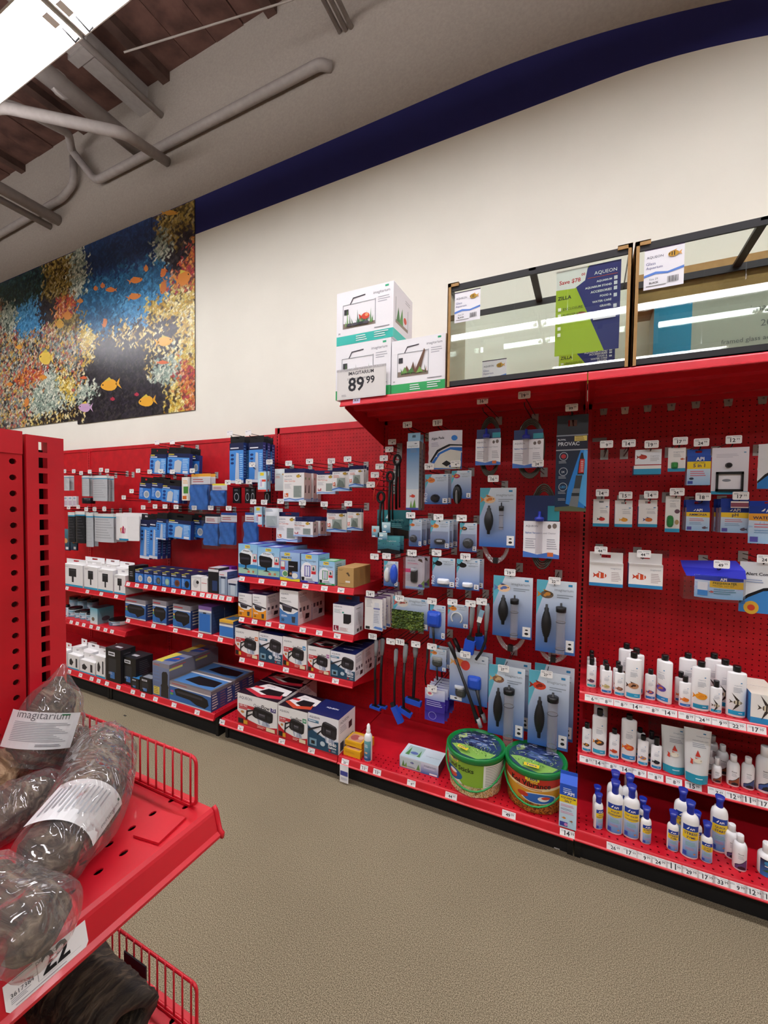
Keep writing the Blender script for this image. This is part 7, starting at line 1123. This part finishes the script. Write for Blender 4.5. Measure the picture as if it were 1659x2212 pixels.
carton('short blue sponge carton with a yellow top', a2, 474, 504, 1338, .13, [('r', 0, 0, 1, 1, '#3f7cc8'), ('r', 0, .86, 1, 1, '#e8b43a'), ('r', 0, .76, 1, .86, '#8a7a74'), ('r', 0, .64, 1, .76, '#e6e4e2'), ('r', .05, .06, .9, .6, '#3a7ccc'), ('r', 0, 0, 1, .05, '#d8d8dc')], [('l', .1, .7, .7, 5, .12, '#e4e4e8')], [('r', .2, .2, .8, .8, '#5f9ad8')], ('#3f7cc8', '#2f4f8a', '#e8b43a'), name='filter_carton', behind=1)
b1, b2 = (ZA1[0], YA), (ZA1[1], YA)
for i, (x0, x1, yt) in enumerate([(137, 179, 1217), (182, 211, 1223), (212, 244, 1229), (247, 271, 1241)]):
    carton('white boxed internal filter, %s, pad shelf' % ('first from the left', 'second from the left', 'third from the left', 'fourth and shortest')[i], b1, x0, x1, yt, .15, marine('white'), (), [('l', .2, .7, .6, 2, .1, '#c9c9cc')], WK, tab=('#eeedec', .045, .2), name='pump_carton', group='white boxed internal filters', behind=1 if i < 3 else 0, gap=.01)
JAR = [('g', .1, 0, .9, 1, '#e9f0f2', '#5fa0bc'), ('f', .5, .4, .4, '#6a7f98', '#3f5a7a', 1), ('r', .1, 0, .9, .15, '#2f8fb4')]
def jar(label, l, r, yb, yt, z, lid='#23262c', col='#dfe9ee'):
    c = onZ((l+r)/2, yb, z); R = (onY(r, yb, c[1])[0]-onY(l, yb, c[1])[0])/2; H = onY((l+r)/2, yt, c[1]+R)[2]-z; t = thing('media_jar', label, 'jar', (c[0], c[1]+R, z+.0006), 0, 'filter media jars')
    MB().lathe([(R*.95, 0), (R, .005), (R, H*.78), (R*.9, H*.82)], 20, col).build('jar', PG, t); MB().lathe([(R*.98, H*.8), (R, H*.82), (R, H*.97), (R*.94, H)], 20, lid).build('lid', PG, t)
    printed(MB(), lambda u, v, o: ((R+o)*math.sin(u/R-1.2), -(R+o)*math.cos(u/R-1.2), H*.08+v), 2.4*R, H*.66, JAR, 14).build('wrap_label', PG, t)
for i, a in enumerate([(136, 142, 1333, 1305), (142, 157, 1333, 1308), (157, 168, 1336, 1317), (168, 181, 1339, 1315), (182, 194, 1342, 1321)]): jar('small white and teal media jar, number %s from the left' % ('one', 'two', 'three', 'four', 'five')[i], *a, ZA1[1])
carton('teal and white media carton beside the jars', b2, 195, 211, 1312, .14, [('g', 0, 0, 1, 1, '#e6eef0', '#5fa8bc'), ('e', .4, .3, .2, .12, '#7a6a5a'), ('r', .7, .03, .9, .12, '#eee')], [('g', 0, 0, 1, 1, '#7a8f98', '#4a8a9a'), ('e', .5, .3, .25, .15, '#4a4450')], (), ('#9cc8d4', '#5f8f9c', '#26323a'), name='media_carton', dy=.02)
jar('wide low media jar with dark stones at the shelf end', 225, 252, 1352, 1331, ZA1[1], '#16181c', '#e9e8e6')
for i, a in enumerate([(145, 157, 1318, 1286), (162, 176, 1320, 1288), (183, 196, 1322, 1292)]): jar('dark lidded media jar at the back, %s' % ('left of three', 'middle of three', 'right of three')[i], *a, ZA1[1], '#1a1c20', '#7fa4b4')
ab = (BA, 1.995)
for i, (x0, x1, yt, d) in enumerate([(133, 145, 1403, .12), (147, 171, 1412, .12), (173, 205, 1424, .11), (208, 227, 1416, .12)]):
    carton('white boxed pump, %s' % ('first from the red post', 'second from the red post', 'third from the red post', 'tall one by the black boxes')[i], ab, x0, x1, yt, d, [('r', 0, 0, 1, 1, '#f0efee'), ('r', 0, 0, 1, .1, '#2f9fc6'), ('p', [(.15, .3), (.35, .25), (.5, .5), (.3, .75), (.15, .6)], '#2b2c31'), ('r', .7, .2, .85, .8, '#35363c')], (), [('p', [(.3, .4), (.7, .35), (.72, .6), (.32, .66)], '#3a3b40')], WK, tab=('#eeedec', .05, .3), name='pump_carton', group='white boxed pumps', behind=1, dy=.014)
BK = ('#17171a', '#1d1d21', '#2a2a2e')
carton('tallest black filter box on the deck', ab, 229, 261, 1398, .12, marine('black'), [('l', .2, .85, .6, 10, .07, '#4a4a50')], [('r', .3, .3, .7, .5, '#c9c9ce')], BK, dy=.014, name='black_carton'); carton('medium black filter box on the deck', ab, 264, 294, 1417, .14, marine('black'), [('l', .2, .85, .6, 10, .07, '#4a4a50')], [('r', .3, .3, .7, .5, '#c9c9ce')], BK, dy=.035, name='black_carton')
carton('small black cube box with a blue top, left of two', ab, 283, 300, 1464, .07, marine('black'), (), [('r', .1, .1, .9, .9, '#3a8ac8')], BK, dy=.016, name='black_carton'); carton('small black cube box with a silver top, right of two', ab, 302, 328, 1462, .07, marine('black'), (), [('r', .15, .15, .85, .85, '#9aa0a8')], BK, dy=.008, name='black_carton', behind=1)
CAN = [('g', 0, 0, 1, 1, '#5f6f98', '#7f8aa8'), ('r', 0, .88, 1, 1, '#8d8a92'), ('l', .05, .92, .5, 1, .05, '#c8504a'), ('p', [(.5, .02), (.95, .02), (.95, .3), (.98, .34), (.9, .42), (.92, .7), (.84, .78), (.62, .76), (.56, .7), (.56, .4), (.48, .34), (.52, .3)], '#2c2a2a'), ('r', .06, .05, .42, .28, '#e0cf62'), ('l', .1, .24, .28, 4, .05, '#8a7a2a'), ('l', .05, .84, .4, 5, .1, '#6f86b4')]
carton('upright canister filter carton with a yellow label', ab, 330, 366, 1428, .22, CAN, [('l', .1, .9, .7, 1, .06, '#c8504a'), ('r', .0, .82, .5, .88, '#d8cf6a')], [('r', .0, .1, .4, .9, '#e0cf5a'), ('p', [(.3, .2), (.9, .3), (.9, .7), (.4, .7)], '#2f5aa8'), ('p', [(.4, .4), (.8, .5), (.7, .6)], '#c8502a')], ('#5f6f98', '#77757f', '#7f869c'), dy=.014, name='filter_carton', behind=1)
BIG = [('g', 0, 0, 1, 1, '#2f6cb4', '#3f68a8'), ('r', 0, .78, 1, 1, '#9a8f94'), ('r', 0, .74, 1, .8, '#e4e4e8'), ('l', .05, .88, .5, 1, .1, '#b84a4a'), ('p', [(.12, .62), (.22, .72), (.8, .66), (.92, .56), (.95, .3), (.86, .1), (.66, .14), (.5, .3), (.16, .34)], '#161519'), ('p', [(.18, .6), (.8, .56), (.8, .46), (.18, .48)], '#3a383e'), ('e', .06, .5, .04, .06, '#b84a8a'), ('e', .05, .36, .04, .06, '#6aa84f'), ('r', 0, 0, 1, .06, '#c9d0dc')]
BSD = [('r', 0, .84, 1, 1, '#6f6a70'), ('l', .05, .76, .25, 6, .13, '#d4cfc4'), ('l', .4, .72, .25, 6, .13, '#7a5a6a'), ('l', .72, .76, .22, 6, .13, '#d4cfc4')]
BTP = [('r', 0, 0, 1, 1, '#6f6c70'), ('r', .04, .08, .96, .92, '#4f86c4'), ('p', [(.2, .3), (.3, .75), (.9, .7), (.92, .3), (.6, .2)], '#1b1a1f'), ('r', .0, .86, 1, .94, '#d8d8dc')]
carton('largest navy power filter carton on the deck', ab, 367, 456, 1470, .2, BIG, BSD, BTP, ('#2f5f9c', '#2f3f74', '#6f6c70'), dy=.012, name='filter_carton', behind=1, gap=.006)
# ================================================================= foreground fixture: red gondola end with bagged driftwood
FXP, FXL, FZ1, FZ2, FYE = -.88, -.515, 1.092, .715, .474
t = thing('foreground_gondola', 'red perforated shelving unit in the left foreground', 'store shelving'); zt = 1.695
p = MB(); nz = int(1.5/.0272); V, F = perf(24, nz, .0272, .0272, .0105, .0105, True, .005)
ye = .384
p.add([(FXP-v[1], ye-v[0], zt-.035-nz*.0272+v[2]) for v in V], F, '#fff'); p.build('peg_panel', RED2, t)
MB().box(FXP-.03, FXP-.022, -.4, ye, .1, zt-.01).build('shade_toned_rear_panel', mat('#5a1a1c', .9), t)  # backing toned dark for the shade seen through the holes
MB().box(FXP-.012, FXP+.002, -.4, ye, zt-.035, zt+.004).build('top_rail', RED, t)
p = MB(); nz = int(1.55/.0276); V, F = perf(1, nz, .022, .0276, .0135, .0185, False, .004); yc = .413
p.add([(FXP+.004-v[1], yc+.011-v[0], zt-.006-nz*.0276+v[2]) for v in V], F, '#fff')
for a, b in ((ye+.004, yc-.011), (yc+.011, .446)): p.box(FXP-.02, FXP+.004, a, b, .1, zt)
p.box(FXP-.02, FXP+.004, yc-.011, yc+.011, zt-.006, zt).build('upright', RED, t)
MB().box(FXP-.05, FXP-.045, yc-.03, yc+.03, .1, zt-.02).build('upright_shade_sheet', mat('#0d0808', .9), t)  # near-black sheet as painted shade behind the upright slots
MB().box(FXP-.05, FXP-.005, .436, .447, 0, zt-.002).build('upright_side', RED, t)
def fshelf(z, tags, name):
    """shelf running along Y whose lip faces +X"""
    L = FYE+.5; D = FXL-FXP; s = MB(); pitch = .0335
    for (x, off) in ((.062, 0), (.095, .5)):
        pass
    n = int(L/pitch); V, F = perf(n, 2, pitch, .033, .0125, .0085, True, .002)
    s.add([(-.016-.020-.033+(-.033)+v[2], -v[0], -v[1]) for v in V], F, '#fff')
    s.poly([(-.014, 0, 0), (-.014, -L, 0), (-.036, -L, 0), (-.036, 0, 0)][::-1]); s.poly([(-.102, 0, 0), (-.102, -L, 0), (-D, -L, 0), (-D, 0, 0)][::-1]); s.poly([(-.014, 0, -.03), (-D, 0, -.03), (-D, -L, -.03), (-.014, -L, -.03)][::-1], mi=1)
    s.poly([(-.014, 0, 0), (-D, 0, 0), (-D, 0, -.03), (-.014, 0, -.03)])
    pr = [(-a, b) for a, b in LIP]
    for a, b in zip(pr[:-1], pr[1:]): s.poly([(a[0], 0, a[1]), (b[0], 0, b[1]), (b[0], -L, b[1]), (a[0], -L, a[1])])
    for y in (0, -L): s.poly([(a, y, b) for a, b in pr])
    o = s.build('shelf', [RED, mat('#3a1010', .8)], t, (FXL, FYE, z))
    m = MB(); pts = [(a*1.0, .004, b) for a, b in pr]; m.tube([Vector(q) for q in pts], .004, 8).build('lip_end_bead', RED, o)
    P0 = Vector((-.0075, 0, -.0072)); Dv = Vector((.0075, 0, -.026)).normalized(); nn = Vector((.026, 0, .0075)).normalized()
    for (y0, w, ops) in tags:
        h = .0275
        def M(u, v, off): q = P0+Dv*(h-v)+nn*(off+.0007); return (q[0], y0+u, q[2])
        m = MB(); m.poly([M(.003, 0, 0), M(w-.003, 0, 0), M(w, .004, 0), M(w, h, 0), M(0, h, 0), M(0, .004, 0)], '#efedec'); printed(m, M, w, h, ops).build('price_tag', PM, o)
    return o
ty = onX(100, 2120, FXL)[1]-FYE
sh1 = fshelf(FZ1, [(onX(13, 2170, FXL)[1]-FYE, .078, [('l', .1, .95, .3, 1, .08, '#888'), ('t', 'DRIFTWOOD', .36, .80, .34, '#2a2a2e'), ('t', '3617384', .06, .42, .26, '#4a4a50'), ('l', .06, .34, .22, 3, .06, '#9a9aa0'), ('t', '22', .42, .3, .34, '#18181a', True), ('r', .36, .22, .365, .8, '#555'), ('l', .1, .1, .8, 1, .07, '#8a8a90'), ('r', .36, .22, .9, .225, '#555')]), (onX(13, 2170, FXL)[1]-FYE-.086, .078, [('l', .1, .6, .3, 3, .1, '#888')])], 'a')
sh2 = fshelf(FZ2, [], 'b')
MB().box(-.05, -.004, -.022, .03, 0, .0035).xf(Matrix.Rotation(.15, 4, 'Z')).build('fence_bracket', RED, t, (FXL-.02, FYE-.065, FZ1+.0005))
def fence(z, label, y):
    f = thing('wire_fence', label, 'wire fence', (FXP+.02, y, z), 0, 'red wire shelf fences'); L = (FXL-.034)-(FXP+.02); H = .080; r = .0028
    MB().tube(bend([(0, 0, 0.002), (L, 0, .002), (L, 0, H), (0, 0, H)], .012, 5), r, 8).build('frame_wire', RED, f)
    n = 15; bm_ = MB().tube([(0, 0, .002), (0, 0, H+.005)], .0016, 6).mesh('upright_wire'); bm_.materials.append(RED)
    for k in range(n): link('upright_wire', bm_, f, (L*(k+.3)/n+.004, -.002, 0))
    MB().box(.0, L-.01, -.004, .012, -.002, .002).build('foot_strip', RED, f)
    return f
fence(FZ1+.0025, 'red wire fence at the end of the upper driftwood shelf', .462); fence(FZ2+.0025, 'red wire fence at the end of the lower driftwood shelf', .462)
# ---- bagged driftwood
def woodmat(name, c1, c2, c3):
    m, N, L, b = _new(name); tc = N.new('ShaderNodeTexCoord'); mp = N.new('ShaderNodeMapping'); mp.inputs['Scale'].default_value = (6, 34, 34); L.new(tc.outputs['Object'], mp.inputs[0])
    nz = N.new('ShaderNodeTexNoise'); nz.inputs['Scale'].default_value = 2.2; nz.inputs['Detail'].default_value = 6; nz.inputs['Distortion'].default_value = 1; L.new(mp.outputs[0], nz.inputs['Vector'])
    r = N.new('ShaderNodeValToRGB'); L.new(nz.outputs['Fac'], r.inputs[0]); e = r.color_ramp.elements; e[0].position = .32; e[0].color = lin(c1)+(1,); e[1].position = .7; e[1].color = lin(c3)+(1,); q = e.new(.5); q.color = lin(c2)+(1,)
    L.new(r.outputs[0], b.inputs['Base Color']); b.inputs['Roughness'].default_value = .85; bp = N.new('ShaderNodeBump'); bp.inputs['Strength'].default_value = .9; bp.inputs['Distance'].default_value = .01; L.new(nz.outputs['Fac'], bp.inputs['Height']); L.new(bp.outputs[0], b.inputs['Normal']); return m
WOODA = woodmat('dark_driftwood', '#2a2019', '#5c4b3c', '#94846f'); WOODB = woodmat('pale_driftwood', '#4a3526', '#8a6a4c', '#c4a584'); WOODC = woodmat('black_log', '#14100d', '#3a3026', '#6a5a48')
WRAP = glassy('shrink_wrap', '#f7f5f4', .05, 1, ior=1.75, bump=.9, scale=26, veil=.07, ridged=True)
def smoothnoise(seed):
    r = np.random.RandomState(seed); A = r.randn(14, 3)*np.linspace(6, 34, 14)[:, None]; ph = r.rand(14)*6.28; am = 1/np.linspace(1, 4, 14)
    return lambda p: float((np.sin(A@np.array(p)+ph)*am).sum()/4)
def driftwood(label, path, radii, wood, seed, bag=1.0, lab=None, rag=.25, name='driftwood_bag', flat=1.0, taper=None):
    """path: world points of the core; the wrap follows the wood, gathered at both ends"""
    o = Vector(path[0]); P = [Vector(q)-o for q in path]; t = thing(name, label, 'driftwood', o); nf = smoothnoise(seed); nf2 = smoothnoise(seed+50); rj = random.Random(seed)
    def surf(rs, amp, fn, n, m, ext=0.0, pinch=False, sharp=0):
        pts = []; seg = len(P)-1
        for j in range(m+1):
            s = j/m*seg; i = min(int(s), seg-1); f = s-i
            c = P[i].lerp(P[i+1], f)
            if ext: c = c+(P[-1]-P[0]).normalized()*ext*(2*j/m-1)
            pts.append((c, rs[i]*(1-f)+rs[i+1]*f))
        V = []; up = Vector((0, 0, 1))
        for j, (c, r) in enumerate(pts):
            a = pts[max(0, j-1)][0]; b = pts[min(m, j+1)][0]; d = (b-a).normalized(); sd = d.cross(up); sd = sd.normalized() if sd.length > .1 else Vector((1, 0, 0)); w = sd.cross(d)
            e = min(j, m-j)/m; k = min(1, .35+e*6) if not pinch else min(1, .12+e*5)
            for q in range(n):
                A = 2*math.pi*q/n; dirv = sd*math.cos(A)+w*math.sin(A)*flat; q0 = (c+dirv*r)*1.8; R = r*k*(1+amp*fn(q0)+(amp*.55*fn(q0*2.7)-.12*abs(math.sin(A*2.5+seed+1.5*nf2(c*3))) if not sharp else amp*.3*fn(q0*2.7)+sharp*rj.uniform(-1, 1))); V.append(c+dirv*R)
        F = [(j*n+q, j*n+(q+1) % n, (j+1)*n+(q+1) % n, (j+1)*n+q) for j in range(m) for q in range(n)]
        V.append(pts[0][0]); V.append(pts[-1][0]); F += [(q, len(V)-2, (q+1) % n) for q in range(n)]+[(m*n+(q+1) % n, len(V)-1, m*n+q) for q in range(n)]
        return V, F
    V, F = surf(radii, rag, nf, 40, 60); MB().add(V, F, '#fff', True).build('driftwood', wood, t)
    if bag:
        V, F = surf([r*1.07+.004 for r in radii], rag*.8, nf, 22, 26, .022, True, .035); MB().add(V, F, '#fff', False).build('shrink_wrap', WRAP, t)
    if lab:
        s0, s1, ang, span, ops, dir, rot = lab; n = 12; seg = len(P)-1
        def at(s): s = s*seg; i = min(int(s), seg-1); f = s-i; return P[i].lerp(P[i+1], f), radii[i]*(1-f)+radii[i+1]*f, (P[i+1]-P[i]).normalized()
        Lm = (at(s1)[0]-at(s0)[0]).length; Rm = at((s0+s1)/2)[1]*1.16+.007
        cm, _, _ = at((s0+s1)/2); d0 = (P[-1]-P[0]).normalized(); sd0 = d0.cross(Vector((0, 0, 1))).normalized(); w0 = sd0.cross(d0); tc_ = Vector((0, 0, CAM_H))-(cm+o); ang = ang+math.atan2(tc_.dot(w0), tc_.dot(sd0)); W0 = span*Rm
        def M(u, v, off):
            if rot: u, v = W0-u, Lm-v
            c = at(s0)[0].lerp(at(s1)[0], v/Lm); d = (P[-1]-P[0]).normalized(); sd = d.cross(Vector((0, 0, 1))).normalized(); w = sd.cross(d); A = ang+(u/(span*Rm)-.5)*span*dir; return c+(sd*math.cos(A)+w*math.sin(A)*flat)*(Rm+off)
        W_ = span*Rm; printed(MB(), M, W_, Lm, [('r', 0, 0, 1, 1, '#dedfdf')]+ops, 12, .0002).build('paper_label', PV, t)
    return t
LBL = [('t', 'imagitarium', .12, .82, .72, '#6a6a6c'), ('r', .72, .93, .84, .97, '#2a6a44'), ('l', .12, .7, .76, 12, .045, '#9a9ca0'), ('l', .5, .12, .38, 2, .04, '#55555a')]
def zP(px, py, z): return onZ(px, py, z)
g = FZ1
# centre piece lying diagonally towards the shelf corner
a = zP(62, 1900, g+.036); b = zP(190, 1735, g+.055); c = zP(240, 1572, g+.06)
driftwood('large shrink wrapped driftwood piece lying diagonally with a long paper label', [a, Vector(a).lerp(Vector(b), .5), b, Vector(b).lerp(Vector(c), .5), c], [.032, .038, .045, .046, .014], WOODA, 3, lab=(.12, .42, -.1, 1.9, [('v', 'imagitarium', .94, .1, .6, '#6a6a6c'), ('r', .86, .05, .9, .1, '#2a4a34')]+[('r', .08+.055*i, .18, .10+.055*i, .86-.06*(i % 4), '#a0a2a6') for i in range(12)], 1, True), rag=.22)
# upright bag at the back against the post
a = zP(60, 1660, g+.035); b = onY(105, 1570, .40); c = onY(128, 1462, .42)
driftwood('upright shrink wrapped driftwood piece leaning on the red post', [a, Vector(a).lerp(Vector(b), .6), b, c], [.040, .052, .05, .018], WOODA, 8, lab=(.38, .80, .1, 1.6, LBL, -1, False), rag=.2)
a = zP(-5, 1962, g+.04); b = zP(110, 2010, g+.038)
driftwood('shrink wrapped driftwood block overhanging the shelf edge by the price tag', [Vector(a)+Vector((-.05, -.005, .006)), a, Vector(a).lerp(Vector(b), .6), b], [.032, .034, .034, .03], WOODA, 13, rag=.15)
a = zP(-60, 1800, g+.03); b = zP(120, 1690, g+.045)
driftwood('thin shiny wrapped driftwood stick lying behind the diagonal piece', [a, Vector(a).lerp(Vector(b), .5), b], [.028, .032, .02], WOODA, 21, rag=.25)
a = zP(-40, 1690, g+.04); b = zP(60, 1640, g+.035)
driftwood('pale brown driftwood lump at the left picture edge', [Vector(a)+Vector((-.06, -.03, 0)), a, b], [.045, .05, .03], WOODB, 31, bag=0, rag=.4, name='driftwood')
a = zP(150, 1640, g+.03); b = zP(185, 1580, g+.035)
driftwood('small wrapped driftwood piece between the upright bag and the fence', [a, Vector(a).lerp(Vector(b), .5), b], [.022, .03, .018], WOODA, 41, rag=.25)
# hollow black log on the lower shelf
q1 = onZ(268, 2240, FZ2+.056); q2 = onZ(130, 2100, FZ2+.056); t = thing('cork_log', 'hollow dark bark log on the lower foreground shelf', 'log', q1, math.atan2(q2[1]-q1[1], q2[0]-q1[0])+math.pi/2); nf = smoothnoise(77); V = []; F = []; n, m = 48, 30; L = .24
for ring, rr in ((0, .047), (1, .031)):
    for j in range(m+1):
        for q in range(n): A = 2*math.pi*q/n; R = rr*(1+.10*nf((math.cos(A)*.25, j*.03, math.sin(A)*.25))+.07*nf((math.cos(A)*.9+5, j*.11, math.sin(A)*.9))); V.append((R*1.2*math.cos(A), -L*j/m+.006*math.sin(A*3), R*math.sin(A)))
N1 = (m+1)*n
F = [(j*n+q, j*n+(q+1) % n, (j+1)*n+(q+1) % n, (j+1)*n+q) for j in range(m) for q in range(n)]+[(N1+j*n+q, N1+(j+1)*n+q, N1+(j+1)*n+(q+1) % n, N1+j*n+(q+1) % n) for j in range(m) for q in range(n)]
F += [(e*n+q, N1+e*n+q, N1+e*n+(q+1) % n, e*n+(q+1) % n) for e in (0, m) for q in range(n)]
MB().add(V, F, '#fff', True).build('bark', WOODC, t)
MB().box(-.03, .03, -.001, .001, -.018, .018).build('card', mat('#1d2030', .4), tag(link('black_tag', None, None, onY(292, 2092, .455)), 'small black card clipped to the lower wire fence', 'card'))
# specks on the carpet
for i, (u, v) in enumerate([(270, 1546), (1203, 1832)]):
    q = onZ(u, v, .002); MB().box(-.012, .012, -.004, .004, -.001, .003).build('scrap', mat('#2a2724' if i == 0 else '#dddbd6', .8), tag(link('floor_scrap', None, None, q), ('thin dark scrap lying on the carpet', 'tiny white scrap on the carpet under the deck')[i], 'scrap'))
